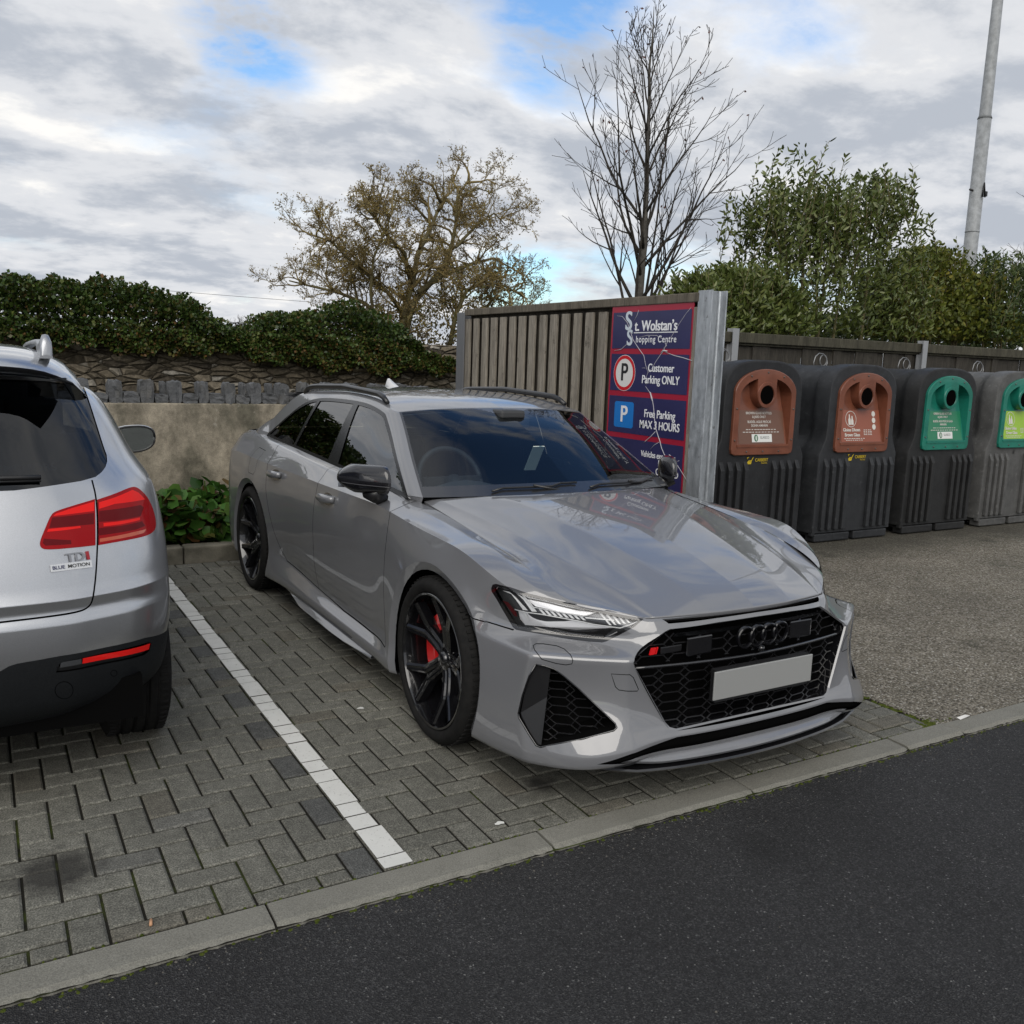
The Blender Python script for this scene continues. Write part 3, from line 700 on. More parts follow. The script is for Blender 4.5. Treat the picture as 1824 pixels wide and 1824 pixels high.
low = [(-.53, .528), (.53, .528), (.50, .45), (.43, .306), (.405, .300), (-.405, .300), (-.43, .306), (-.50, .45)]
upp = [(-.553, .545), (.553, .545), (.57, .566), (.425, .655), (-.425, .655), (-.57, .566)]
honey(low, .112, .0365, .023, .0, .318, lambda y, z: ctr(y)-.040, .0032, gm)
honey(upp, .135, .042, .023, .0, .574, lambda y, z: ctr(y)-.050, .0035, gm)
gm.build('honeycomb', [M['mesh']], grille)
gb = MB()
gb.tube([(ctr(y)-.030, y, .535+.006*abs(y)) for y in np.linspace(-.56, .56, 21)], .007, 6, 0)
gb.build('divider', [M['mesh']], grille)
gt = MB()
gt.grid([[(ctr(y)-.020-.02*s_, y, .667-.004*abs(y)*2-.022*s_) for s_ in (0, .5, 1)] for y in np.linspace(-.40, .40, 21)])
gt.build('top_bar', [mat('dark_chrome', (0.10, 0.105, 0.115), 0.12, 0.9)], grille)
for sgn in (-1, 1):
    sb = MB(); sb.box((ctr(.27)-.047, sgn*.272, .598), (.012, .125, .075)); sb.build('sensor_cover', [M['gloss_black']], grille, bevel=.006)
bk_ = MB(); bk_.prism(gp_full, ((.0, 0, 0), (0, 1, 0), (0, 0, 1), (1, 0, 0)), .62, .83); bk_.build('radiator', [M['void']], grille)
# frame reveal: painted return round the opening
fr_ = MB(); n_ = len(gp_full); ring0 = []; ring1 = []; ring2 = []
cy0, cz0 = 0, .49
for y, z in gp_full:
    x = nosex(y, z); ring0.append((x, y, z)); s_ = .985; ring1.append((x-.006, y*.988, cz0+(z-cz0)*.97)); ring2.append((x-.16, y*.985, cz0+(z-cz0)*.965))
fr_.add(ring0+ring1, [(i, (i+1) % n_, n_+(i+1) % n_, n_+i) for i in range(n_)], 0)
fr_.add(ring1+ring2, [(i, (i+1) % n_, n_+(i+1) % n_, n_+i) for i in range(n_)], 1)
fr_.build('grille_frame', [M['paint'], M['gloss_black']], car)
# rings badge
bd = empty('ring_badge'); bd.parent = car
for k in range(4):
    rb = MB(); yc = -.0925+k*.0617; prof = [(.0445, 0), (.0445, .010), (.041, .014), (.036, .014), (.0335, .010), (.0335, 0)]
    rb.lathe(prof, 40, 0, 'X', (ctr(yc)-.006, yc, .622), close=True); rb.build('ring', [M.setdefault('ring_black', mat('ring_black', (.004, .004, .005), .22, spec=.35, coat=.3, coat_r=.1))], bd, sharp=40)
cm = MB(); cm.lathe([(0, .012), (.010, .010), (.014, 0), (.014, -.03)], 20, 0, 'X', (ctr(0)-.02, .015, .560)); cm.build('camera_eye', [M['gloss_black']], car)
# red tab badge left of grille
rt = MB(); yb0 = -.475
def bx(y, z): return (ctr(y)-.030, y, z)
rt.prism([(-.500, .585), (-.478, .585), (-.470, .610), (-.492, .610)], ((ctr(.48)-.036, 0, 0), (0, 1, 0), (0, 0, 1), (1, 0, 0)), 0, .006, 0)
rt.prism([(-.473, .585), (-.468, .585), (-.460, .610), (-.465, .610)], ((ctr(.48)-.036, 0, 0), (0, 1, 0), (0, 0, 1), (1, 0, 0)), 0, .006, 0)
rt.build('emblem', [mat('badge_red', (0.62, 0.012, 0.015), 0.3)], car)
eb = MB(); eb.box((ctr(.41)-.036, -.405, .598), (.008, .10, .026)); eb.build('emblem_plate', [M['satin_black']], car, bevel=.003)
# number plate
pl = MB(); pl.box((.985, 0, .459), (.008, .525, .112)); plo = pl.build('number_plate', [mat('plate_grey', (0.26, 0.265, 0.26), 0.5)], car, bevel=.003)
pl2 = MB(); pl2.box((.968, 0, .455), (.03, .50, .125)); pl2.build('plate_holder', [M['black']], car)
# intake mesh and vane
i2 = [(p.y, p.z) for p in in_pts]
def isurf(y, z):
    h = hullT.ray_cast(Vector((3, y, z)), Vector((-1, 0, 0)))[0]
    return (h.x if h is not None else .75)-.045
for sgn in (-1, 1):
    im = MB(); honey(i2, .072, .030, .015, .60, .26, isurf, .0026, im)
    im.v = [(x, sgn*y, z) for x, y, z in im.v]; io = im.build('air_intake', [M['mesh']], car)
    vb = MB(); inset_poly('D', [(682, 122), (760, 136), (812, 175), (780, 420), (720, 850), (688, 848), (622, 748), (532, 600), (526, 560), (562, 400), (622, 228)], -.012, vb, 0, (sgn,)); vb.build('vane', [M['satin_black']], io)
    bb = MB(); pp = [(p.x-.13, sgn*(p.y-.03), p.z) for p in in_pts]; q0 = [(p.x-.002, sgn*p.y, p.z) for p in in_pts]; n_ = len(pp)
    bb.add(pp, [tuple(range(n_))]); bb.add(q0+pp, [(k, (k+1) % n_, n_+(k+1) % n_, n_+k) for k in range(n_)]); bb.build('duct', [M['void']], io, recalc=False)
    ed = MB(); ed.tube([tuple(np.array((p.x, sgn*p.y, p.z))) for p in in_pts]+[(in_pts[0].x, sgn*in_pts[0].y, in_pts[0].z)], .0035, 6); ed.build('edge_trim', [M['gloss_black']], io)
# lower lip (paint) and splitter (black)
def lipx(y, k): return [.988, 1.005, .86][k]-(.20 if k < 2 else .2)*y*y*(1+.9*max(0, abs(y)-.4))
yy = np.linspace(-.76, .76, 41); li = MB()
G_ = []
for y in yy:
    e = abs(y)/.76; up_ = .030*max(0, e-.62)/.38
    G_.append([(lipx(y, 0)-.070, y*.985, .243+up_*.3), (lipx(y, 0)-.040, y, .231+up_*.8), (lipx(y, 0)+.004, y, .199+up_), (lipx(y, 0)+.008, y, .188+up_), (lipx(y, 0)+.002, y, .178+up_), (lipx(y, 0)-.05, y, .176+up_)])
li.grid(G_); li.build('lower_lip', [M['paint']], car, sharp=30)
sp_ = MB(); G_ = []
for y in np.linspace(-.80, .80, 41):
    e = abs(y)/.80; up_ = .030*max(0, e-.70)/.30
    G_.append([(lipx(y, 1)-.08, y, .172+up_), (lipx(y, 1)-.004, y, .166+up_), (lipx(y, 1)+.002, y, .160+up_), (lipx(y, 1)-.003, y, .154+up_), (lipx(y, 1)-.3, y, .150)])
sp_.grid(G_); sp_.build('splitter', [M['gloss_black']], car, sharp=30)
dk = MB(); dk.grid([[(lipx(y, 0)-.085, y, .30), (lipx(y, 0)-.085, y, .16)] for y in np.linspace(-.74, .74, 21)]); dk.build('lower_duct', [M['void']], car)
# sill blades: lighter flap below a black slot
for sgn in (-1, 1):
    bl_ = MB(); G_ = []
    for t in np.linspace(0, 1, 25):
        x = -2.03+t*1.33; w_ = .045*min(1, t/.18)*(1-.55*max(0, (t-.6)/.4)); y = .952+.004*math.sin(t*3.14)
        zt = .188-.010*t
        G_.append([(x, sgn*(y-.022), zt), (x, sgn*(y-.010), zt-.004), (x, sgn*(y+.020*min(1, t/.2)*min(1, (1-t)/.25)), zt-.006-w_*.60), (x, sgn*(y+.012*min(1, t/.2)*min(1, (1-t)/.25)), zt-.012-w_*.66), (x, sgn*(y-.06), zt-.012-w_*.70)])
    bl_.grid(G_); bl_.build('side_skirt', [M['paint']], car, sharp=40)
    bs = MB(); bs.grid([[(x, sgn*.9575, .196), (x, sgn*.953, .180)] for x in np.linspace(-2.08, -.70, 12)]); bs.build('skirt_slot', [M['gloss_black']], car)
ub = MB(); ub.box((-1.52, 0, .19), (2.0, 1.70, .06)); ub.build('underbody', [M['void']], car)

# ---- wheels
def make_wheel(name, parent, wx, wy, rz_dir, style, rad=.363, wid=.285, rimr=.298, face=None):
    w_ = empty(name); w_.parent = parent; w_.location = (wx, wy, rad-.006); s_ = rz_dir
    ty = MB(); h = wid/2
    prof = [(rimr-.006, -h+.02), (rimr+.004, -h+.004), (rimr+.03, -h-.002), (rad-.022, -h+.004), (rad-.007, -h+.020), (rad, -h+.045), (rad+.0005, -.07), (rad-.006, -.066), (rad-.006, -.058), (rad+.001, -.054), (rad+.001, -.012), (rad-.006, -.009), (rad-.006, .009), (rad+.001, .012), (rad+.001, .054), (rad-.006, .058), (rad-.006, .066), (rad+.0005, .07), (rad, h-.045), (rad-.007, h-.020), (rad-.022, h-.004), (rimr+.030, h+.002), (rimr+.004, h-.004), (rimr-.006, h-.02)]
    ty.lathe(prof, 72, 0, 'Y'); 
    # tread blocks near the shoulder: short dark grooves as raised ribs
    for k in range(72):
        a = 2*math.pi*k/72
        for sg in (-1, 1):
            c = (math.cos(a)*(rad-.001), sg*(h-.045), math.sin(a)*(rad-.001))
            ty.box(c, (.006, .045, .012), 0, M=Matrix.Rotation(-a, 3, 'Y'))
    ty.build('tyre', [M['rubber']], w_, sharp=50)
    ri = MB(); o = s_*(h-.012)
    ri.lathe([(rimr-.002, s_*(h-.010)), (rimr-.006, s_*(h-.006)), (rimr-.014, s_*(h-.008)), (rimr-.020, s_*(h-.03)), (rimr-.030, s_*.0), (rimr-.030, -s_*(h-.02))], 72, 0, 'Y')
    hub = s_*(h-.075)
    ri.lathe([(0, hub+s_*.012), (.028, hub+s_*.012), (.034, hub+s_*.004), (.050, hub), (.062, hub-s_*.02), (.062, hub-s_*.06)], 40, 0, 'Y')
    for k in range(5):
        bang = R(147)+2*math.pi*k/5
        if style == 'y':
            rows = []
            def prof_pt(r_, ang, w0, lift):
                d = s_*(h-.075)+(s_*(.063))*min(1, max(0, (r_-.05)/(rimr-.07)))**1.3
                return r_, ang, w0, d+s_*lift
            for sg in (-1, 1):
                path = []
                kn_ = [(.036, .016), (.165, .022), ((rimr-.024)*math.cos(.29), (rimr-.024)*math.sin(.29))]
                for t in (0, .12, .25, .38, .46, .50, .54, .62, .75, .88, 1.0):
                    q = t*2; k0 = min(1, int(q)); f = q-k0; uu = kn_[k0][0]*(1-f)+kn_[k0+1][0]*f; vv = kn_[k0][1]*(1-f)+kn_[k0+1][1]*f
                    path.append(prof_pt(math.hypot(uu, vv), bang+sg*math.atan2(vv, uu), .032+.004*min(1, t*2)-.005*max(0, t*2-1), 0))
                L0, L1, R0, R1, T0, T1 = [], [], [], [], [], []
                G_ = []
                for i, (r_, ang, wd, d) in enumerate(path):
                    c = Vector((math.cos(ang)*r_, d, math.sin(ang)*r_))
                    a, b = path[max(0, i-1)], path[min(len(path)-1, i+1)]
                    ta = Vector((math.cos(b[1])*b[0]-math.cos(a[1])*a[0], 0, math.sin(b[1])*b[0]-math.sin(a[1])*a[0])).normalized(); nn_ = Vector((-ta.z, 0, ta.x))
                    dn = Vector((0, -s_, 0))
                    G_.append([c-nn_*wd*.62+dn*.045, c-nn_*wd*.55+dn*.006, c-nn_*wd*.25, c+nn_*wd*.02+dn*.003, c+nn_*wd*.30, c+nn_*wd*.55+dn*.006, c+nn_*wd*.62+dn*.045])
                ri.grid(G_, 0, False)
        else:
            ang = bang; c0 = .05
            G_ = []
            for t in np.linspace(0, 1, 6):
                r_ = .045+t*(rimr-.03-.045); wd = .045+.02*t; d = s_*(h-.05)+s_*.03*t; c = Vector((math.cos(ang)*r_, d, math.sin(ang)*r_)); nn_ = Vector((-math.sin(ang), 0, math.cos(ang))); dn = Vector((0, -s_, 0))
                G_.append([c-nn_*wd+dn*.03, c-nn_*wd*.8, c+nn_*wd*.8, c+nn_*wd+dn*.03])
            ri.grid(G_, 0, False)
    M.setdefault('rim', mat('rim_black', (0.005, 0.005, 0.006), 0.18, coat=1.0, coat_r=0.02))
    M.setdefault('rim_silver', mat('rim_silver', (0.45, 0.46, 0.48), 0.3, metal=0.9))
    ri.build('rim', [M['rim'] if style == 'y' else M['rim_silver']], w_, sharp=30)
    ca = MB(); ca.lathe([(0, hub+s_*.018), (.024, hub+s_*.018), (.030, hub+s_*.012)], 24, 0, 'Y'); ca.build('hub_cap', [M['gloss_black']], w_)
    di = MB(); db = s_*(h-.135); di.lathe([(.06, db), (.205, db), (.205, db-s_*.035), (.06, db-s_*.035)], 56, 0, 'Y'); di.build('brake_disc', [M['steel']], w_, sharp=40)
    bd_ = MB(); bd_.lathe([(0, db-s_*.06), (rimr-.031, db-s_*.06)], 40, 0, 'Y'); bd_.build('wheel_back', [M['void']], w_)
    return w_, db
for wx, wf in ((0, True), (-2.929, False)):
    for sgn in (-1, 1):
        w_, db = make_wheel('wheel', car, wx, sgn*.828, sgn, 'y')
        cl = MB(); n_ = 12
        a0 = math.pi-.30 if wf else .1; G_ = []      # caliper sits behind the axle in front, ahead of it at the rear
        for k in range(n_+1):
            a = a0-.72+1.44*k/n_; ro = .232-.010*abs(k-n_/2)/(n_/2); rin = .125
            G_.append([(math.cos(a)*rin, db+sgn*.01, math.sin(a)*rin), (math.cos(a)*(rin+.008), db+sgn*.042, math.sin(a)*(rin+.008)), (math.cos(a)*(ro-.02), db+sgn*.046, math.sin(a)*(ro-.02)), (math.cos(a)*ro, db+sgn*.02, math.sin(a)*ro), (math.cos(a)*ro, db-sgn*.05, math.sin(a)*ro)])
        cl.grid(G_, 0, True); cl.build('caliper', [M['red'] if wf else M['red']], w_, sharp=45)
        # arch liner
        al = MB(); cx = FRX if wf else RRX
        al.grid([[(cx+.405*math.cos(a), sgn*.93, AZ+.405*math.sin(a)), (cx+.415*math.cos(a), sgn*.62, AZ+.415*math.sin(a))] for a in np.linspace(-.35, math.pi+.35, 30)])
        al.box((cx, sgn*.60, AZ+.02), (.84, .02, .80)); al.build('arch_liner', [M['void']], car)

# ---- mirrors
for sgn in (-1, 1):
    mi_ = MB(); ys = np.linspace(0, 1, 15); G_ = []; Gl = []
    def sect(t, lo=False):
        y = .868+t*.192; xc = -.690-.200*t**1.15
        s_ = (max(1e-4, 1-(2*t-1)**2*1.0))**.5
        env = min(1, (t/.10)**.5 if t > 0 else 0)*min(1, max(0, (1-t)/.32)**.5) if True else s_
        zc = 1.040+.004*t; hu_ = .078*env*(1-.12*t); hd_ = .066*env; fw_ = .075*env; bw = .085*env
        pts = []
        for k in range(24):
            a = 2*math.pi*k/24; ca, sa = math.cos(a), math.sin(a)
            x = xc+(fw_ if ca > 0 else bw)*math.copysign(abs(ca)**(.9 if ca > 0 else .45), ca); z = zc+(hu_ if sa > 0 else hd_)*math.copysign(abs(sa)**.85, sa)
            pts.append((x, sgn*y, z))
        return pts
    G_ = [sect(t)+[sect(t)[0]] for t in [0, .01, .04, .1, .2, .3, .4, .5, .6, .68, .76, .83, .89, .94, .975, .995, 1.0]]
    mi_.grid(G_, 0, True)
    # lower half satin, upper cap gloss
    mo = mi_.build('door_mirror', [M['mcap'] if 'mcap' in M else M.setdefault('mcap', mat('mirror_cap', (0.008, 0.008, 0.010), 0.18, coat=.7, coat_r=0.02))], car)
    gr_ = MB()
    gr_.tube([(q[0]+.002, q[1], q[2]) for q in [max(sect(t), key=lambda p: p[0]) for t in np.linspace(.06, .96, 14)]], .0022, 6)
    gr_.v = [(x, y, z-.020) for x, y, z in gr_.v]; gr_.build('indicator_strip', [mat('strip_grey', (.05, .05, .055), .2)], mo)
    ft = MB(); ft.tube([(-.74, sgn*.945, .995), (-.755, sgn*.905, .965), (-.775, sgn*.868, .945)], [.05, .042, .036], 12); ft.v = [(x, y, z) for x, y, z in ft.v]; ft.build('mirror_foot', [M['satin_black']], mo)
    gm_ = MB(); gm_.add([(-.78, sgn*.90, 1.09), (-.93, sgn*1.035, 1.085), (-.935, sgn*1.04, .99), (-.79, sgn*.90, .985)], [(0, 1, 2, 3)]); 
    gm_.build('mirror_glass', [M['chrome']], mo)
# ---- roof rails
for sgn in (-1, 1):
    rl = MB(); P = []; rr = []
    for t in np.linspace(0, 1, 24):
        x = -1.37-t*1.45; h = hullT; zz = np.interp(x, [-2.9, -2.6, -2.1, -1.6, -1.37], [1.375, 1.402, 1.420, 1.404, 1.392]); e = min(1, t/.09, (1-t)/.07)
        y = np.interp(x, [-2.9, -2.6, -2.1, -1.55, -1.37], [.600, .588, .580, .586, .596])
        P.append((x, sgn*y, zz+.034*math.sin(min(1, e)*math.pi/2)-.004)); rr.append(.014+.004*e)
    rl.tube(P, rr, 10); rl.build('roof_rail', [M['satin_black']], car)
fn = MB(); fn.add([(-2.62, -.018, 1.437), (-2.62, .018, 1.437), (-2.78, .022, 1.432), (-2.78, -.022, 1.432), (-2.76, -.006, 1.492), (-2.76, .006, 1.492), (-2.79, 0, 1.488)], [(0, 1, 5, 4), (1, 2, 5), (2, 6, 5), (2, 3, 6), (3, 4, 6), (3, 0, 4), (4, 5, 6)], 0, True)
fn.build('roof_fin', [mat('fin_white', (0.6, 0.6, 0.6), 0.3)], car)
rs = MB(); rs.grid([[(-3.12-.02*y*y, y, 1.386-.05*y*y), (-3.30, y*1.0, 1.372-.05*y*y), (-3.30, y, 1.362-.05*y*y), (-3.10, y, 1.35-.05*y*y)] for y in np.linspace(-.60, .60, 13)]); rs.build('rear_spoiler', [M['paint']], car, sharp=40)
# ---- wipers, cowl
cw = MB(); cw.grid([[(-.30-.45*y*y, y, .975-.02*y*y), (-.42-.42*y*y, y, .984-.02*y*y)] for y in np.linspace(-.74, .74, 21)]); cw.build('cowl_panel', [M['black']], car)
def ws_pt(u, s_, off):
    i = int(round(u*(ku[3]))); y = abs(s_); row = GK[i]; js = range(kv[4], GK.shape[1]); k = min(js, key=lambda j: abs(row[j, 1]-y)); p = row[k]; n = nK[i, k]*(-1 if flipK else 1)
    return (p[0]+n[0]*off, (1 if s_ >= 0 else -1)*p[1]+0, p[2]+n[2]*off)
for y0, y1 in ((-.46, .02), (.10, .66)):
    wp = MB(); wp.tube([ws_pt(.035+.03*t, y0+(y1-y0)*t, .012) for t in np.linspace(0, 1, 8)], .006, 6)
    wp.tube([(-.345-.4*y1*y1-.02, y1*1.0, .990), ws_pt(.05, (y0+y1)/2, .022)], .007, 6); wp.build('wiper', [M['satin_black']], car)
# ---- cabin
cb = MB(); G_ = []
for y in np.linspace(-.72, .72, 17):
    hump = .055*math.exp(-((y+.37)/.20)**2)
    G_.append([(-.40-.42*y*y, y, .968-.02*y*y), (-.62-.2*y*y, y, .970), (-.86, y, .955+hump), (-.93, y, .93+hump), (-.97, y, .80)])
cb.grid(G_, 0, True); cb.build('dashboard', [M['interior2']], car)
sw = MB(); ang = R(25)
for k in range(33):
    pass
ringp = []
for k in range(33):
    a = 2*math.pi*k/32; lx, lz = 0.185*math.cos(a), 0.185*math.sin(a); ringp.append((-1.02-lz*math.sin(ang)*-1*-1, -.37+lx, .985+lz*math.cos(ang)))
sw.tube(ringp, .016, 10); sw.tube([(-1.0, -.37, .985), (-.90, -.37, .93)], .05, 12); sw.box((-1.01, -.37, .985), (.03, .34, .05)); sw.build('steering_wheel', [M['interior']], car)
for yy_ in (-.37, .37):
    st = MB(); st.box((-1.55, yy_, .55), (.52, .52, .16)); st.box((-1.86, yy_, .86), (.14, .50, .62), M=Matrix.Rotation(R(-18), 3, 'Y')); st.box((-1.97, yy_, 1.20), (.09, .26, .18), M=Matrix.Rotation(R(-14), 3, 'Y')); st.build('front_seat', [M['interior']], car, bevel=.05, seg=3)
st = MB(); st.box((-2.45, 0, .55), (.52, 1.3, .16)); st.box((-2.75, 0, .82), (.14, 1.3, .55), M=Matrix.Rotation(R(-18), 3, 'Y')); st.build('rear_seat', [M['interior']], car, bevel=.05, seg=3)
fl = MB(); fl.box((-1.8, 0, .34), (3.4, 1.62, .04)); fl.grid([[(x, s_*.80, .36), (x, s_*.80, .94)] for s_ in (1,) for x in (-3.4, -.5)]); fl.grid([[(x, -.80, .36), (x, -.80, .94)] for x in (-3.4, -.5)]); fl.box((-.52, 0, .62), (.04, 1.5, .64)); fl.box((-3.5, 0, .70), (.04, 1.5, .75)); fl.build('cabin_floor', [M['interior']], car)
hd_ = MB(); hd_.grid([[GK[i, j]-np.array([0, 0, .02]) for j in range(kv[4], GK.shape[1])] for i in range(ku[3], ku[8], 3)]); hd_.grid([[(GK[i, j]-np.array([0, 0, .02]))*np.array([1, -1, 1]) for j in range(kv[4], GK.shape[1])] for i in range(ku[3], ku[8], 3)]); hd_.build('headlining', [M['interior2']], car)
rm = MB(); rm.box((-1.03, 0, 1.30), (.05, .24, .07)); rm.box((-1.07, 0, 1.345), (.16, .16, .05)); rm.build('rear_view_mirror', [M['interior']], car, bevel=.015)
tg = MB(); tg.box((-.74, -.01, 1.13), (.006, .07, .16), M=Matrix.Rotation(R(32), 3, 'Y')); tg.build('toll_tag', [mat('tag_white', (.5, .55, .5), .4)], car)
# ------------------------------------------------------------------ silver SUV, seen from behind
SX, SY = -1.33, 3.05
suv = empty('suv', (SX, SY, 0), 0, 'parked silver compact SUV seen from behind with red tail lamps', 'car')
M['silver'] = mat('silver_paint', (0.44, 0.45, 0.47), 0.30, metal=0.9, coat=1.0, coat_r=0.02)
_t = M['silver'].node_tree; _n = noise(_t, geoco(_t), 900, 2, 0.6); _t.links.new(ramp(_t, _n, [(.3, (0.40, 0.41, 0.425)), (.7, (0.58, 0.59, 0.61))]), bsdf(M['silver']).inputs['Base Color'])
M['clad'] = varied('bumper_cladding', (.008, .009, .0105), (.012, .0135, .015), 160, .6, .25, 600, spec=.15)
def spray(x, y):
    d = (x-912)*_r2-(y-912)*_u2+FPX*_f; d /= np.linalg.norm(d); return Vector(CAMO-np.array([SX, SY, 0])), Vector(d)
# rows (z, y of centre, half width, corner depth, exponent)
RW = [(.27, 1.02, .76, .50, 3.0), (.33, .92, .84, .54, 3.0), (.42, .855, .885, .56, 3.0), (.52, .83, .898, .56, 3.0), (.60, .822, .905, .56, 3.0), (.695, .825, .908, .56, 3.0), (.728, .842, .908, .55, 3.0),
      (.772, .838, .908, .55, 3.0), (.80, .852, .908, .55, 3.0), (.90, .880, .905, .55, 3.0), (1.03, .925, .892, .55, 2.9), (1.12, .962, .872, .55, 2.8), (1.17, .990, .845, .55, 2.8), (1.25, 1.040, .800, .55, 2.8), (1.38, 1.125, .740, .52, 2.9), (1.48, 1.195, .690, .48, 3.0), (1.527, 1.225, .662, .44, 3.2)]
th = [0, .16, .32, .47, .60, .71, .80, .88, .94, 1.0]
S_ = []
for z, y0, wd, dp, ex in RW:
    row = []
    for t in th:
        a = t*math.pi/2; X = wd*math.sin(a)**(2/ex); Y = y0+dp*(1-max(0, math.cos(a))**(2/ex)); row.append((X, Y-SY, z-(.055 if z > 1.5 else .025 if z > 1.4 else 0)*(X/wd)**5))
    for k, yy_ in enumerate((1.9, 2.7, 3.6, 4.4)):
        w2 = wd*(1.0 if z < 1.0 else 1+.012*k); row.append((min(w2, .905), yy_-SY, z-(.055 if z > 1.5 else .025 if z > 1.4 else 0)))
    row.append((wd*.80, 5.10-SY, z)); S_.append(row)
S_ = np.array(S_)
GS, su_, sv_ = patch(S_, [2, 3, 3, 3, 4, 2, 3, 2, 4, 5, 4, 3, 4, 6, 5, 3], [6, 6, 6, 6, 6, 6, 5, 5, 5, 8, 6, 6, 6, 4], dup_u={5: 2, 6: 2, 7: 3})
# near the tail the bonnet end is low: drop the upper rows ahead of the windscreen base
sb_ = GS.shape[1]; SV = [Vector(p) for p in GS.reshape(-1, 3)]; SF = [(i*sb_+j, i*sb_+j+1, (i+1)*sb_+j+1, (i+1)*sb_+j) for i in range(GS.shape[0]-1) for j in range(sb_-1) if not (GS[i, j, 2] > 1.06 and GS[i, j, 1]+SY > 4.0)]
_sn = np.cross(np.gradient(GS, axis=1), np.gradient(GS, axis=0)); _sn /= np.linalg.norm(_sn, axis=2, keepdims=True)+1e-9; SN = [Vector(n) for n in _sn.reshape(-1, 3)]
sTree = BVHTree.FromPolygons(SV, SF); ST = (sTree, SV, SF, SN)
TS = {'S': (0, 840, 3.722), 'T': (0, 560, 2.339)}
def strace(t, pts):
    out = []; a = TS[t]
    for x, y in pts:
        o, d = spray(a[0]+x/a[2], a[1]+y/a[2]); h = sTree.ray_cast(o, d)
        if h[0] is not None: out.append(h[0])
    return out
def half_x(bm, faces, mb, mi=0, off=0.0, sides=(1, -1)):
    idx = {}; vs = []
    for f in faces:
        for v in f.verts:
            if v.index not in idx: idx[v.index] = len(vs); vs.append(v.co.copy())
    nn = [near_normal(*ST, p) for p in vs]; fl = [tuple(idx[v.index] for v in f.verts) for f in faces]; out = []
    for sg in sides:
        mb.add([(sg*(p.x+n.x*off), p.y+n.y*off, p.z+n.z*off) for p, n in zip(vs, nn)], fl if sg > 0 else [f[::-1] for f in fl], mi, True); out += [(sg*n.x, n.y, n.z) for n in nn]
    return out
def chai(p, it=2, closed=True):
    p = [tuple(q) for q in p]
    for _ in range(it):
        n = len(p); o = [] if closed else [p[0]]
        for i in range(n if closed else n-1):
            a, b = p[i], p[(i+1) % n]; o += [(a[0]*.75+b[0]*.25, a[1]*.75+b[1]*.25), (a[0]*.25+b[0]*.75, a[1]*.25+b[1]*.75)]
        p = o if closed else o+[p[-1]]
    return p
CS = Cutter(SV, SF); REAR = Vector((0.1, -1, 0))
glz = strace('T', chai([(150, 276), (300, 284), (336, 288), (352, 305), (385, 400), (430, 545), (450, 600), (436, 648), (385, 687), (200, 716), (60, 734)], 1, False))
glz = [Vector((-.02, .985-SY, 1.145))]+[Vector((-.02, 1.22-SY, 1.522))]+glz
CS.poly(glz, REAR, 20, .5)
lo_p = strace('S', [(643, 185)]+chai([(643, 187), (760, 148), (870, 100), (910, 105), (965, 155), (1005, 225), (1032, 320), (1030, 385), (985, 422), (900, 444), (648, 489)], 2, False)+[(648, 489)])
li_p = strace('S', chai([(628, 183), (480, 227), (370, 262), (338, 285), (302, 370), (262, 465), (268, 505), (310, 520), (500, 504), (632, 489)], 2, False))
CS.poly(lo_p, Vector((.45, -1, 0)), 21, .5); CS.poly(li_p, REAR, 22, .5)
BANDS = [(21, 31, [(655, 205), (760, 172), (875, 122), (915, 140), (960, 185), (880, 200), (760, 215), (655, 248)]), (21, 31, [(684, 342), (780, 332), (925, 305), (925, 322), (800, 350), (686, 364)]),
 (21, 32, [(655, 262), (760, 250), (930, 222), (950, 240), (930, 296), (780, 325), (655, 335)]), (21, 32, [(655, 375), (800, 360), (940, 330), (960, 360), (900, 385), (655, 425)]), (21, 33, [(660, 445), (780, 425), (900, 398), (968, 382), (950, 408), (890, 425), (660, 468)]),
 (22, 34, [(372, 278), (480, 242), (622, 200), (622, 262), (500, 278), (352, 295)]), (22, 34, [(318, 382), (420, 372), (530, 362), (535, 374), (420, 390), (312, 400)]), (22, 35, [(345, 305), (480, 292), (622, 275), (622, 350), (480, 362), (325, 375)]), (22, 35, [(290, 445), (470, 455), (472, 482), (300, 492), (282, 475)])]
for r0_, r1_, pp in BANDS: CS.poly(strace('S', pp), Vector((.3, -1, 0)), r1_, .5, only=(r0_,))
seam = strace('T', chai([(383, 690), (402, 765), (408, 900), (402, 1060), (391, 1165), (378, 1215), (330, 1240), (200, 1260), (20, 1281)], 2, False))+[Vector((-.02, .84-SY, .718))]
CS.ribbon(seam, REAR, .006, 23, depth=.5)
cl_b = strace('S', [(5, 1322), (60, 1290), (115, 1273), (400, 1222), (700, 1165), (960, 1102), (1105, 1052)])
cl_p = [Vector((-.02, .83-SY, .545)), Vector((.22, .83-SY, .545))]+cl_b+[Vector((.92, 1.6-SY, .64)), Vector((.95, 2.0-SY, .62)), Vector((.95, 2.0-SY, .1)), Vector((-.02, 1.0-SY, .1))]
CS.poly(cl_p[:], Vector((0, -1, 0)), 24, .9, only=(0,))
for f in CS.bm.faces:
    c = f.calc_center_median()
    if f[CS.reg] == 0 and c.y+SY > 1.5 and c.z < .36: f[CS.reg] = 24
rec = strace('S', [(372, 1333), (380, 1300), (398, 1272), (425, 1258), (700, 1200), (980, 1130), (1004, 1136), (990, 1188), (958, 1215), (700, 1275), (430, 1328)])
CS.poly(rec, REAR, 25, .5, only=(24,))
red = strace('S', [(548, 1238), (700, 1207), (995, 1138), (985, 1178), (950, 1190), (700, 1243), (546, 1273)])
CS.poly(red, REAR, 26, .5, only=(25,))
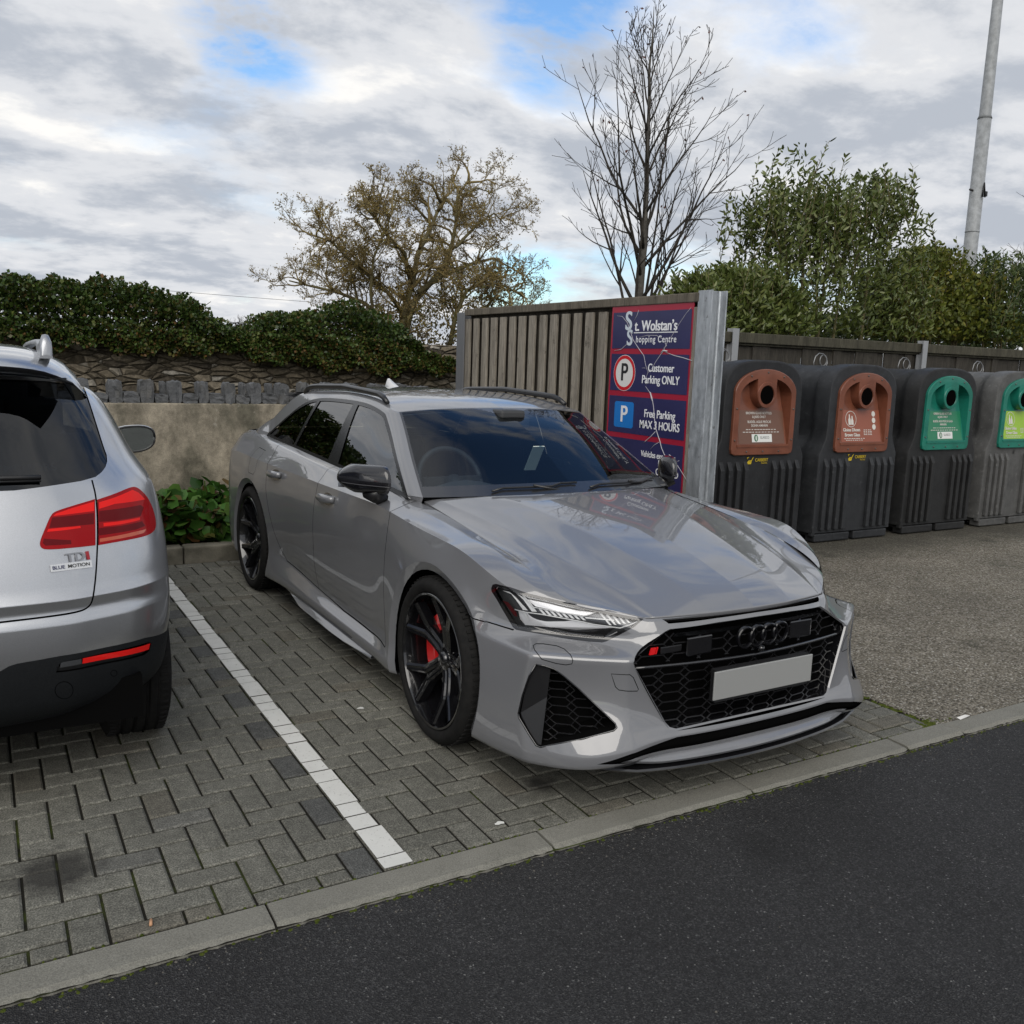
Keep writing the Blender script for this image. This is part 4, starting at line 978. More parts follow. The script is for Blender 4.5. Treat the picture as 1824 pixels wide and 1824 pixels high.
clr = strace('S', [(402, 1266), (425, 1260), (540, 1240), (540, 1274), (398, 1300)])
CS.poly(clr, REAR, 27, .5, only=(25,))
for cx, cy, r_ in ((425, 1450, 60), (755, 1337, 21)):
    CS.ribbon(strace('S', [(cx+r_*math.cos(2*math.pi*k/20), cy+r_*.95*math.sin(2*math.pi*k/20)) for k in range(20)]), REAR, .0025, 23, True, depth=.5)
wa = [(.9, 1.57-SY+.40*math.cos(2*math.pi*k/32), .335+.40*math.sin(2*math.pi*k/32)) for k in range(32)]
CS.poly(wa, (1, 0, 0), 28, .3)
wf = [(.9, 4.17-SY+.40*math.cos(2*math.pi*k/32), .335+.40*math.sin(2*math.pi*k/32)) for k in range(32)]
CS.poly(wf, (1, 0, 0), 28, .35)
CS.bm.verts.index_update(); sreg = {}
for f in CS.bm.faces:
    q = f.calc_center_median(); 
    if f[CS.reg] == 0 and 1.06 < q.z < 1.50 and q.y+SY > 1.62 and q.y+SY < 4.0: f[CS.reg] = 29
    sreg.setdefault(f[CS.reg], []).append(f)
def spart(name, reg, mats, parent, off=0.0, sides=(1, -1), liner=False):
    m_ = MB(); nn = half_x(CS.bm, sreg[reg], m_, 0, off, sides)
    return build_n(m_, nn, name, mats, parent)
m_ = MB(); nn = half_x(CS.bm, sreg[0], m_, 0, 0); nn += half_x(CS.bm, [f for r_ in (0, 23, 24) for f in sreg[r_]], m_, 1, -.016); build_n(m_, nn, 'body', [M['silver'], M['void']], suv)
spart('bumper', 24, [M['clad']], suv)
M['suv_glass'] = glass('tailgate_glass', (.75, .85, 1.0), .12, ior=1.62)
rw = spart('rear_window', 20, [M['suv_glass']], suv, -.003)
for sg in (1, -1): spart('side_window', 29, [M['glass_dark']], suv, -.002, (sg,))
M['tail_red'] = mat('tail_lamp_red', (0.27, 0.005, 0.007), 0.25, coat=.22, coat_r=0.01, spec=.05); M['tail_bright'] = mat('tail_lamp_bright', (0.72, 0.014, 0.012), 0.3, coat=.22, spec=.05); M['tail_dark'] = mat('tail_lamp_dark', (0.105, 0.003, 0.005), 0.3, coat=.22, spec=.05); M['amber'] = mat('tail_lamp_amber', (0.42, 0.055, 0.008), 0.2, coat=1.0)
def spoly(pts, off, mb, sides, mi=0):
    P = []
    for p in strace('S', pts): P.append(p+near_normal(*ST, p)*off)
    for sg in sides: mb.add([(sg*p.x, p.y, p.z) for p in (P if sg > 0 else P[::-1])], [tuple(range(len(P)))], mi)
for sg in (1, -1):
    tl = spart('tail_lamp', 21, [M['tail_red']], suv, .002, (sg,))
    for rg, nm_, mt in ((31, 'light_band', 'tail_bright'), (32, 'dark_band', 'tail_dark'), (33, 'indicator', 'amber')): spart(nm_, rg, [M[mt]], tl, .002, (sg,))
    tl = spart('tail_lamp', 22, [M['tail_red']], suv, .002, (sg,))
    for rg, nm_, mt in ((34, 'light_band', 'tail_bright'), (35, 'dark_band', 'tail_dark')): spart(nm_, rg, [M[mt]], tl, .002, (sg,))
    tl = spart('fog_reflector', 26, [M['tail_bright']], suv, .001, (sg,))
    spart('reversing_lamp', 27, [M['lamp_dark']], suv, .001, (sg,)); spart('reflector_recess', 25, [M['black']], suv, -.012, (sg,))
# roof, spoiler
rf = MB(); G_ = []
prof = [(1.240, 1.535, .655), (1.130, 1.552, .62), (1.105, 1.566, .61), (1.120, 1.588, .605), (1.22, 1.610, .60), (1.40, 1.630, .60), (1.7, 1.642, .605), (2.2, 1.648, .615), (2.8, 1.640, .62), (3.2, 1.615, .62), (3.5, 1.545, .63), (4.05, 1.12, .74)]
for y, z, w_ in prof:
    row = []
    for t in np.linspace(-1, 1, 31):
        e = abs(t)**5; ye = y+.05*t*t+(.16*e if y < 1.3 else .05*e); row.append((w_*1.0*t+(.015*t if e > .5 else 0), ye-SY, z-.020*t*t-(.085 if y < 3.3 else .03)*abs(t)**9))
    G_.append(row)
rf.grid(G_[:10], 0); rfo = rf.build('roof', [M['silver']], suv); rfo.data.set_sharp_from_angle(angle=R(45))
wsx = MB(); wsx.grid(G_[9:], 0); wsx.build('windscreen', [M['suv_glass']], suv)
bo = MB(); bo.grid([[(x*(1-.10*t*t), 4.02+1.0*t-SY, 1.075-.16*t*t-.05*(x/.8)**4) for x in np.linspace(-.86, .86, 15)] for t in np.linspace(0, 1, 8)]); bo.build('bonnet', [M['silver']], suv)
fr_ = MB(); fr_.grid([[(x, 5.05+.03*math.cos(x*1.7)-SY, z) for z in (.3, .6, .92)] for x in np.linspace(-.8, .8, 9)]); fr_.build('front_panel', [M['silver']], suv)
dk = MB(); dk.grid([[(x, 1.10-SY+.02*x*x, 1.528-.015*x*x), (x, 1.245-SY+.03*x*x, 1.522-.01*x*x)] for x in np.linspace(-.60, .60, 13)]); dk.build('spoiler_underside', [M['black']], suv)
for sg in (1, -1):
    rl = MB(); n_ = 14; G_ = []
    for k in range(n_):
        y = 1.235+[0, .004, .012, .03, .06, .10, .16, .25, .5, .9, 1.3, 1.6, 1.75, 1.80][k]; top = [1.602, 1.640, 1.662, 1.674, 1.676, 1.672, 1.664, 1.658, 1.660, 1.662, 1.656, 1.645, 1.63, 1.60][k]; bot = 1.588 if k < 8 else top-.022; w_ = .021; x = sg*(.500+.012*min(1, (y-1.235)/.5))
        G_.append([(x-w_, y-SY, bot), (x-w_*.92, y-SY, bot+(top-bot)*.7), (x-w_*.5, y-SY, top-.003), (x, y-SY, top), (x+w_*.5, y-SY, top-.003), (x+w_*.92, y-SY, bot+(top-bot)*.7), (x+w_, y-SY, bot), (x-w_, y-SY, bot)])
    rl.grid(G_); rl.add(G_[0][:7], [tuple(range(7))]); rl.build('roof_rail', [mat('rail_alloy', (.35, .36, .38), .35, .8)], suv)
# mirror (right one is in view)
for sg in (1, -1):
    mm = MB(); n_ = 28; G_ = []
    cx, cy, cz = 1.000, 2.86, 1.145
    for d, s_ in ((0, .97), (.012, 1.0), (.03, .99), (.07, .9), (.11, .68), (.13, .35), (.135, .02)):
        G_.append([(sg*(cx+(.125*s_)*math.copysign(abs(math.cos(a))**.8, math.cos(a))*(1 if math.cos(a) < 0 else 1.0)), cy+d-SY, cz+.078*s_*math.copysign(abs(math.sin(a))**.75, math.sin(a))+.010*math.cos(a)) for a in [2*math.pi*k/n_ for k in range(n_+1)]])
    mm.grid(G_); mm.tube([(sg*.88, cy+.06-SY, 1.09), (sg*.95, cy+.05-SY, 1.10)], .03, 8); mo = mm.build('door_mirror', [M['silver']], suv)
    mg = MB(); q = [(sg*(cx+.117*math.copysign(abs(math.cos(a))**.8, math.cos(a))), cy-.001-SY, cz+.070*math.copysign(abs(math.sin(a))**.75, math.sin(a))+.010*math.cos(a)) for a in [2*math.pi*k/n_ for k in range(n_)]]
    mg.add(q, [tuple(range(n_))]); mg.build('mirror_glass', [mat('mirror_silver', (.75, .8, .75), .02, 1.0)], mo)
    me_ = MB(); me_.tube([(x, y-.002, z) for x, y, z in q]+[(q[0][0], q[0][1]-.002, q[0][2])], .006, 6); me_.build('mirror_rim', [M['black']], mo)
# wheels
for yw in (1.57, 4.17):
    for sg in (1, -1):
        w_ = empty('wheel'); w_.parent = suv; w_.location = (sg*.782, yw-SY, .335)
        ty = MB(); h = .124; rr_ = .338
        ty.lathe([(.21, -h+.02), (.225, -h), (.29, -h-.004), (.322, -h+.008), (.334, -h+.03), (rr_, -.07), (rr_-.008, -.064), (rr_-.008, -.056), (rr_+.001, -.05), (rr_+.001, -.024), (rr_-.008, -.02), (rr_-.008, -.012), (rr_+.001, -.008), (rr_+.001, .022), (rr_-.008, .026), (rr_-.008, .034), (rr_, .04), (rr_, .066), (rr_-.006, .07), (.334, h-.03), (.322, h-.008), (.29, h+.004), (.225, h), (.21, h-.02)], 64, 0, 'X')
        for k in range(64):
            a = 2*math.pi*k/64
            for s2 in (-1, 1): ty.box((s2*.094, math.cos(a)*(rr_-.003), math.sin(a)*(rr_-.003)), (.03, .011, .008), 0, M=Matrix.Rotation(a-math.pi/2, 3, 'X'))
        ty.build('tyre', [M['rubber']], w_, sharp=50)
        ri = MB(); ri.lathe([(0, sg*.06), (.05, sg*.06), (.06, sg*.04), (.17, sg*.05), (.205, sg*.10), (.215, sg*.11), (.205, 0), (.20, -sg*.1)], 40, 0, 'X')
        ri.build('rim', [mat('suv_rim', (.4, .41, .43), .3, .9)], w_, sharp=40)
ub = MB(); ub.box((0, 2.9-SY, .36), (1.50, 3.9, .16)); ub.box((0, 1.25-SY, .33), (1.1, .5, .10)); ub.box((0, 1.6-SY, .5), (1.3, .8, .4)); ub.box((0, 4.2-SY, .5), (1.3, .8, .4)); ub.build('underbody', [M['void']], suv)
cb = MB(); cb.box((0, 2.6-SY, .62), (1.6, 2.9, .06)); cb.box((0, 1.35-SY, .98), (1.4, .5, .03)); cb.box((0, 4.0-SY, .95), (1.5, .3, .3)); cb.build('cabin_floor', [M['interior']], suv)
for x in (-.48, 0, .48):
    s_ = MB(); s_.box((x, 1.95-SY, .98), (.44, .14, .55), M=Matrix.Rotation(R(-10), 3, 'X')); s_.box((x, 2.02-SY, 1.33), (.24, .09, .16)); s_.build('rear_seat', [M['interior2']], suv, bevel=.03)
for x in (-.38, .38):
    s_ = MB(); s_.box((x, 2.95-SY, 1.0), (.5, .14, .62), M=Matrix.Rotation(R(-10), 3, 'X')); s_.box((x, 3.03-SY, 1.38), (.26, .09, .17)); s_.build('front_seat', [M['interior2']], suv, bevel=.03)
# wiper, badges, sticker
wp = MB(); pw = strace('T', [(-0, 692), (80, 690), (165, 688)]); pw = [p+near_normal(*ST, p)*.018 for p in pw]; wp.tube([(-.02, pw[0].y, pw[0].z)]+pw, .009, 6); wp.tube([(-.02, pw[0].y+.01, pw[0].z-.012)]+[p+Vector((0, .004, -.012)) for p in pw], .006, 6); wp.build('wiper', [M['black']], suv)
def stext(name, s, size, t, px_, col, off=.003, depth=.0015, bold=0.0, sx=1.0, sl=0.0, parent=None):
    p = strace(t, [px_])[0]; n = near_normal(*ST, p); ex = Vector((1, -n.x/n.y if abs(n.y) > .1 else 0, sl)).normalized(); ey = n.cross(ex).normalized()
    if ey.z < 0: ey = -ey
    return text(name, s, size, p+n*off, ex, ey, col, parent or suv, depth, 'CENTER', bold, sx)
stext('badge_lettering', 'TD', .043, 'S', (498, 570), M['chrome_d'] if 'chrome_d' in M else M.setdefault('chrome_d', mat('badge_chrome', (.30, .30, .31), .2, 1.0)), bold=.0022, sx=1.15)
stext('badge_lettering', 'I', .043, 'S', (580, 560), mat('badge_i_red', (.30, .012, .02), .3), bold=.003, sx=1.3)
p = strace('S', [(473, 627)])[0]; n = near_normal(*ST, p)
bp_ = MB(); e1 = Vector((1, -n.x/n.y, 0)).normalized(); e2 = n.cross(e1); e2 = e2 if e2.z > 0 else -e2
bp_.prism([(-.068, -.0125), (.068, -.0125), (.068, .0125), (-.068, .0125)], (p+n*.001, e1, e2, n), 0, .003); bp_.build('badge_plate', [mat('badge_white', (.62, .63, .64), .25, .4)], suv)
pc_ = p+n*.0055
text('badge_lettering', 'BLUE', .0170, pc_-e1*.043, e1, e2, mat('badge_navy', (.02, .02, .08), .4), suv, .0005, bold=.0006, sx=1.08); text('badge_lettering', 'MOTION', .0170, pc_+e1*.024, e1, e2, mat('badge_ink', (.02, .02, .02), .4), suv, .0005, bold=.0006, sx=1.08)
stext('window_sticker', 'OR', .042, 'T', (22, 634), mat('sticker_green', (.10, .26, .14), .5), off=-.028, depth=.0003, bold=.001, parent=rw)
stext('window_sticker', 'MOTORS', .042, 'T', (134, 625), mat('sticker_grey', (.28, .34, .36), .5), off=-.028, depth=.0003, bold=.0005, parent=rw)
# ------------------------------------------------------------------ ground
U = .1015; KY = 3.9329
def struct(name, mb_or_me, mats, **k):
    o = mb_or_me.build(name, mats, **k) if isinstance(mb_or_me, MB) else link(name, mb_or_me, mats); o['kind'] = 'structure'; return o
rng = random.Random(4)
# asphalt
m = mat('asphalt', (.03, .03, .032), .85, spec=.35); t = m.node_tree; v = geoco(t)
vo = nd(t, 'ShaderNodeTexVoronoi', feature='F1'); vo.inputs['Scale'].default_value = 210; t.links.new(v, vo.inputs['Vector'])
big = noise(t, v, 1.3, 4, .6); fine = noise(t, v, 420, 2, .5); mid = noise(t, v, 60, 3, .6)
wn = nd(t, 'ShaderNodeTexWhiteNoise'); t.links.new(vo.outputs['Position'], wn.inputs['Vector'])
sp = ramp(t, wn.outputs['Value'], [(0.0, (.025, .025, .0265)), (.60, (.045, .045, .047)), (.93, (.078, .078, .079)), (.992, (.12, .12, .12)), (1.0, (.30, .30, .29))])
c = mix(t, 1.0, sp, ramp(t, big, [(.3, .72), (.7, 1.25)]), 'MULTIPLY'); c = mix(t, 1.0, c, ramp(t, mid, [(.3, .75), (.7, 1.2)]), 'MULTIPLY')
stv = nd(t, 'ShaderNodeVectorMath', operation='DISTANCE'); t.links.new(v, stv.inputs[0]); stv.inputs[1].default_value = (1.25, -.42, 0)
c = mix(t, ramp(t, mth(t, 'ADD', stv.outputs['Value'], mth(t, 'MULTIPLY', mid, .08)), [(.06, .55), (.16, 0.0)]), c, (.016, .016, .016))
t.links.new(c, bsdf(m).inputs['Base Color']); t.links.new(bump(t, mth(t, 'ADD', mth(t, 'MULTIPLY', vo.outputs['Distance'], 60), mid), .75, .006), bsdf(m).inputs['Normal'])
M['asphalt'] = m
g = MB(); g.add([(-400, -400, -.020), (400, -400, -.020), (400, 400, -.020), (-400, 400, -.020)], [(0, 1, 2, 3)]); struct('asphalt_road', g, [M['asphalt']], recalc=False)
# block paving: every block a bevelled top with its own tone
m = mat('paving_block', (.1, .1, .09), .85, spec=.3); t = m.node_tree; v = geoco(t)
at = nd(t, 'ShaderNodeVertexColor', layer_name='tone')
fn_ = noise(t, v, 190, 4, .75); md = noise(t, v, 24, 4, .6); bg_ = noise(t, v, .8, 3, .5)
c = mix(t, 1.0, at.outputs[0], ramp(t, fn_, [(.34, .42), (.50, 1.0), (.66, 2.0)]), 'MULTIPLY'); c = mix(t, 1.0, c, ramp(t, md, [(.3, .78), (.7, 1.2)]), 'MULTIPLY'); c = mix(t, 1.0, c, ramp(t, bg_, [(.3, .82), (.7, 1.12)]), 'MULTIPLY')
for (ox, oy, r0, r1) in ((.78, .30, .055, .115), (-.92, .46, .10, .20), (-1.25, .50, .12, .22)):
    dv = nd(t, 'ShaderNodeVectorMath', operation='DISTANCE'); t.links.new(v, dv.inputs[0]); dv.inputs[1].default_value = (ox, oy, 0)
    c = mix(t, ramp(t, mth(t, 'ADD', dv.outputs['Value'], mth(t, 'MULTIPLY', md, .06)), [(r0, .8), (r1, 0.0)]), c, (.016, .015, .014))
t.links.new(c, bsdf(m).inputs['Base Color']); t.links.new(bump(t, mth(t, 'ADD', fn_, mth(t, 'MULTIPLY', md, .6)), .5, .004), bsdf(m).inputs['Normal'])
M['block'] = m
V_, F_, T_ = [], [], []
def block(x0, x1, y0, y1, tone, zt):
    g_ = .0042; b = .007; x0 += g_; x1 -= g_; y0 += g_; y1 -= g_; k = len(V_); tx, ty = rng.uniform(-.0018, .0018), rng.uniform(-.0018, .0018)
    if x1-x0 < .02 or y1-y0 < .02: return
    for (ax, bx, ay, by, z) in ((x0, x1, y0, y1, -.05), (x0, x1, y0, y1, zt-.005), (x0+b, x1-b, y0+b, y1-b, zt)):
        for px, py in ((ax, ay), (bx, ay), (bx, by), (ax, by)): V_.append((px, py, z+(tx*(px-(x0+x1)/2)+ty*(py-(y0+y1)/2))*8*(z > -.04)))
    fs = [(k+8, k+9, k+10, k+11)]
    for l in (0, 4):
        for i in range(4): fs.append((k+l+i, k+l+(i+1) % 4, k+l+4+(i+1) % 4, k+l+4+i))
    for f in fs: F_.append(f); T_.append(tone)
XL, XR, YB = -7.2, 2.785, 4.76
A0, A1 = int(XL/U)-2, int(XR/U)+2; B1 = int(KY/U)+2; B0 = int((KY-YB)/U)-3
lineblocks = []
for a in range(A0, A1):
    for b in range(B0, B1):
        k = (a+b) % 4
        if k == 0: x0, x1, y1, y0 = a*U, (a+1)*U, KY-b*U, KY-(b+2)*U
        elif k == 2: x0, x1, y1, y0 = a*U, (a+2)*U, KY-b*U, KY-(b+1)*U
        else: continue
        x0, x1, y0, y1 = max(x0, XL), min(x1, XR), max(y0, .004), min(y1, YB)
        if x1-x0 < .015 or y1-y0 < .015: continue
        q = rng.random(); L_ = rng.uniform(.88, 1.14); base = (.116*L_, .114*L_, .097*L_)
        if q < .018: base = (.095*L_, .094*L_, .084*L_)
        elif q < .10: base = (.104*L_, .098*L_, .080*L_)
        if a == -1 and k == 0: base = (.070*L_, .071*L_, .067*L_)
        zt = rng.uniform(-.0015, .0015); block(x0, x1, y0, y1, base, zt)
        if x0 < .5*U and x1 > .5*U and y1 > .0 and y0 < 4.42: lineblocks.append((max(x0, 0), min(x1, U), y0, y1, zt))
me = bpy.data.meshes.new('paving'); me.from_pydata(V_, [], F_); ca = me.color_attributes.new('tone', 'FLOAT_COLOR', 'CORNER')
cols = np.ones((len(me.loops), 4), np.float32); li = 0
for f, tn in zip(F_, T_):
    cols[li:li+4, :3] = tn; li += 4
ca.data.foreach_set('color', cols.ravel()); me.update(); struct('paving', me, [M['block']])
# joints: dark sand with moss
M['joint'] = varied('joint_sand', (.010, .010, .008), (.020, .024, .010), 6, .95, .4, 200, spec=.1)
_t = M['joint'].node_tree; _v = geoco(_t); _n = noise(_t, _v, 2.2, 6, .7); _g2 = noise(_t, _v, 60, 3, .6)
_c = mix(_t, ramp(_t, _n, [(.52, 0), (.66, 1)]), (.016, .015, .012), mix(_t, _g2, (.030, .042, .008), (.060, .075, .014))); _t.links.new(_c, bsdf(M['joint']).inputs['Base Color'])
g = MB(); g.add([(XL, .0, -.0082), (XR+.03, .0, -.0082), (XR+.03, YB+.04, -.0082), (XL, YB+.04, -.0082)], [(0, 1, 2, 3)]); struct('paving_joints', g, [M['joint']], recalc=False)
# painted bay line on the blocks
m = varied('line_paint', (.50, .50, .47), (.68, .68, .65), 9, .7, .3, 220, stops=(.3, .6)); t = m.node_tree; v = geoco(t)
wv = noise(t, v, 75, 5, .75); t.links.new(mix(t, ramp(t, wv, [(.60, 0), (.68, 1)]), mix(t, noise(t, v, 7, 4, .6), (.48, .48, .45), (.66, .66, .63)), (.17, .165, .14)), bsdf(m).inputs['Base Color']); M['line'] = m
g = MB()
for x0, x1, y0, y1, zt in lineblocks:
    b = .0034; xr = .088+rng.uniform(-.003, .004); xe = min(x1, xr); j = [rng.uniform(-.0025, .0025) for _ in range(4)]
    if y0 < .10: xe += .012
    g.add([(x0+.004+j[0], y0+b, zt+.0022), (xe+j[1], y0+b, zt+.0022), (xe+j[2], y1-b, zt+.0022), (x0+.004+j[3], y1-b, zt+.0022)], [(0, 1, 2, 3)])
struct('parking_line', g, [M['line']], recalc=False)
# flush kerb stones
m = mat('kerb_stone', (.2, .19, .17), .85, spec=.3); t = m.node_tree; v = geoco(t)
c = mix(t, noise(t, v, 5, 5, .65), (.115, .112, .095), (.20, .195, .17)); c = mix(t, 1.0, c, ramp(t, noise(t, v, 240, 3, .7), [(.3, .65), (.7, 1.4)]), 'MULTIPLY')
t.links.new(c, bsdf(m).inputs['Base Color']); t.links.new(bump(t, noise(t, v, 120, 4, .6), .5, .004), bsdf(m).inputs['Normal']); M['kerb'] = m
xs = [-8.8+.925*k for k in range(0, 9)]; xs = [x for x in xs if x < -.6]; joints = [-7.8, -6.88, -5.95, -5.03, -4.1, -3.18, -2.25, -1.32, -.385, .575, 1.51, 2.455, 2.86, 3.79, 4.71, 5.64, 6.56, 7.5, 8.4, 9.3, 10.2, 11.1, 12]
for i in range(len(joints)-1):
    x0, x1 = joints[i]+.004, joints[i+1]-.004; dz = rng.uniform(-.003, .003); dy = rng.uniform(-.003, .003); n = 40; G_ = []
    for k in range(n+1):
        x = x0+(x1-x0)*k/n; w1 = rng.uniform(0, .007); chip = 0
        if k in (0, n): chip = rng.uniform(.004, .012)
        G_.append([(x, .000+dy*.3, -.06), (x, -.001+dy*.3, dz-.003), (x, -.007+dy*.3, dz+.001-chip*.3), (x, -.104+dy-w1*.3, dz-.001-chip*.5), (x, -.119+dy-w1, dz-.009-chip*.5-rng.uniform(0, .004)), (x, -.121+dy-w1*1.4, -.06)])
    k_ = MB(); k_.grid(G_, 0, False)
    e0 = [p for p in G_[0]]; e1 = [p for p in G_[-1]]; k_.add(e0, [tuple(range(6))]); k_.add(e1, [tuple(range(5, -1, -1))])
    o = k_.build('kerb_stone', [M['kerb']]); tag(o, kind='structure')
mo = MB(); mo.add([(-9, .02, -.012), (12, .02, -.012), (12, -.128, -.012), (-9, -.128, -.012)], [(3, 2, 1, 0)]); struct('kerb_bed', mo, [M['joint']], recalc=False)
# exposed aggregate concrete pad to the right
m = mat('aggregate_concrete', (.15, .14, .12), .9, spec=.3); t = m.node_tree; v = geoco(t)
vo = nd(t, 'ShaderNodeTexVoronoi', feature='F1'); vo.inputs['Scale'].default_value = 95; t.links.new(v, vo.inputs['Vector']); wn = nd(t, 'ShaderNodeTexWhiteNoise'); t.links.new(vo.outputs['Position'], wn.inputs['Vector'])
c = ramp(t, wn.outputs['Value'], [(0, (.075, .065, .048)), (.35, (.175, .156, .120)), (.7, (.255, .232, .185)), (.93, (.36, .33, .28)), (1, (.5, .48, .43))])
c = mix(t, 1.0, c, ramp(t, noise(t, v, .9, 5, .65), [(.3, .70), (.7, 1.15)]), 'MULTIPLY'); c = mix(t, ramp(t, noise(t, v, 2.1, 5, .7), [(.58, 0), (.72, .6)]), c, (.045, .046, .030))
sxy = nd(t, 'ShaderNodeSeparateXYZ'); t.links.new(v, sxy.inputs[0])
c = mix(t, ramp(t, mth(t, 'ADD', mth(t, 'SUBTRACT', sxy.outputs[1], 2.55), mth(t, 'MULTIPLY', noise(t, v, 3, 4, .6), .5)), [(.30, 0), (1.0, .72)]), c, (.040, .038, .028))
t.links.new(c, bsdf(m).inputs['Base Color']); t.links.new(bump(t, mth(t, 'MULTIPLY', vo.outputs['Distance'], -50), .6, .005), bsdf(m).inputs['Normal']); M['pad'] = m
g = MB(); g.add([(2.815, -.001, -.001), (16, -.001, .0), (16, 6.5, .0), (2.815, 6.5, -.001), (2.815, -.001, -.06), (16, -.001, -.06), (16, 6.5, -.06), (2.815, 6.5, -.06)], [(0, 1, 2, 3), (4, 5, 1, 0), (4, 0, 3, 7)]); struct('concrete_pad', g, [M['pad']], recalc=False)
# moss along the seam and in the gutter
M['moss'] = varied('moss', (.035, .050, .008), (.095, .115, .020), 60, .95, .8, 240, spec=.1)
g = MB()
def blob(x, y, z, r_, h):
    n = 7; k = [(x+r_*rng.uniform(.7, 1.2)*math.cos(2*math.pi*i/n), y+r_*rng.uniform(.7, 1.2)*math.sin(2*math.pi*i/n), z) for i in range(n)]; g.add(k+[(x, y, z+h)], [(i, (i+1) % n, n) for i in range(n)], 0, True)
for i in range(330):
    y = rng.uniform(0, 1) ** 1.3*3.2; blob(2.80+rng.gauss(0, .011), y, -.005, rng.uniform(.006, .017), rng.uniform(.004, .010))
for i in range(60): blob(2.80+rng.gauss(0, .05), .012+abs(rng.gauss(0, .02)), -.005, rng.uniform(.008, .02), rng.uniform(.004, .010))
for i in range(240):
    x = rng.uniform(-1.2, 3.6); blob(x, -.130+rng.gauss(0, .006), -.021, rng.uniform(.004, .011), rng.uniform(.003, .008))
for i in range(120): blob(rng.uniform(-1, 2.8), .004+rng.gauss(0, .003), -.006, rng.uniform(.003, .008), .006)
o = g.build('moss', [M['moss']], recalc=False); tag(o, 'bright green moss growing along the concrete pad seam', 'moss', kind='stuff')
# grit washed against the kerb
g = MB(); rg_ = random.Random(77)
for i in range(300):
    x = rg_.uniform(-1.4, 3.7); y = -.135-abs(rg_.gauss(0, .055)) if rg_.random() < .8 else -.13-rg_.random()*1.1; r_ = rg_.uniform(.0018, .0048); k = [(x+r_*rg_.uniform(.6, 1.2)*math.cos(2*math.pi*q/5), y+r_*rg_.uniform(.6, 1.2)*math.sin(2*math.pi*q/5), -.0198) for q in range(5)]; g.add(k+[(x, y, -.0198+r_*1.1)], [(q, (q+1) % 5, 5) for q in range(5)])
tag(g.build('grit', [varied('grit_stone', (.035, .034, .031), (.13, .12, .105), 300, .9)], recalc=False), 'loose pale grit scattered along the kerb on the road', 'grit', kind='stuff')
# litter
def small(name, label, cat, verts, faces, mt):
    mb = MB(); mb.add(verts, faces); o = mb.build(name, [mt]); return tag(o, label, cat)
px_, py_ = -.62, .05
lb = MB(); lb.tube([(-.705, .028, .006), (-.700, .055, .006)], .0045, 8); tag(lb.build('cigarette_end', [mat('filter_tan', (.45, .25, .14), .8)]), 'tan cigarette end lying against the kerb stones', 'litter')
for k, (x, y, lab) in enumerate(((.78, 1.34, 'pale bird dropping splashed on paving beside the silver car'), (.48, .10, 'whitish speck of chewing gum on paving near the white line'))):
    g = MB(); n = 9; g.add([(x-.35*(k == 0)+rng.uniform(.6, 1.3)*.016*math.cos(2*math.pi*i/n), y+rng.uniform(.5, 1.4)*.012*math.sin(2*math.pi*i/n), .0032) for i in range(n)], [tuple(range(n))]); tag(g.build('spot', [mat('white_spot', (.6, .6, .57), .8)], recalc=False), lab, 'litter')
lf = MB(); lf.add([(2.97, -.02, .003), (3.06, -.012, .006), (3.055, .012, .003), (2.975, .004, .005)], [(0, 1, 2, 3)]); tag(lf.build('paper_scrap', [mat('paper', (.7, .68, .64), .8)], recalc=False), 'white paper scrap lying on the kerb by the concrete pad', 'litter')

# ------------------------------------------------------------------ planter, walls
M['concrete_old'] = mat('weathered_render', (.2, .18, .15), .9, spec=.25); t = M['concrete_old'].node_tree; v = geoco(t)
mpz = nd(t, 'ShaderNodeMapping'); mpz.inputs['Scale'].default_value = (1, 1, .45); t.links.new(v, mpz.inputs[0])
c = mix(t, ramp(t, noise(t, mpz.outputs[0], 2.2, 7, .65), [(.38, 0), (.62, 1)]), (.110, .098, .074), (.285, .252, .196)); c = mix(t, ramp(t, noise(t, mpz.outputs[0], 1.5, 5, .6, dist=.6), [(.50, 0), (.60, .75)]), c, (.070, .068, .050))
szz = nd(t, 'ShaderNodeSeparateXYZ'); t.links.new(v, szz.inputs[0])
c = mix(t, ramp(t, mth(t, 'ADD', szz.outputs[2], mth(t, 'MULTIPLY', noise(t, v, 4, 5, .65), .55)), [(1.32, 0), (1.46, .78)]), c, (.046, .044, .036))
c = mix(t, ramp(t, noise(t, v, 9, 3, .5), [(.68, 0), (.74, .55)]), c, (.33, .31, .27)); c = mix(t, 1.0, c, ramp(t, noise(t, v, 150, 3, .7), [(.3, .7), (.7, 1.35)]), 'MULTIPLY')
c = mix(t, 1.0, c, ramp(t, noise(t, v, 14, 6, .7), [(.35, .72), (.65, 1.25)]), 'MULTIPLY')
t.links.new(c, bsdf(M['concrete_old']).inputs['Base Color']); t.links.new(bump(t, noise(t, v, 45, 5, .65), .5, .01), bsdf(M['concrete_old']).inputs['Normal'])
pk = MB()
for i in range(11): pk.box((-6.6+i*.917, 4.835, .045), (.909, .13, .17))
pko = pk.build('planter_kerb', [varied('planter_concrete', (.085, .080, .062), (.185, .172, .138), 6, .9, .4, 90)], bevel=.018, seg=3); tag(pko, 'weathered concrete kerb edging the planting bed', 'kerb')
so_ = MB(); so_.add([(-8, 4.89, .085), (2.95, 4.89, .085), (2.95, 5.6, .11), (-8, 5.6, .11)], [(0, 1, 2, 3)]); struct('soil_bed', so_, [varied('soil', (.012, .010, .007), (.030, .024, .017), 20, .95, .8, 60)], recalc=False)
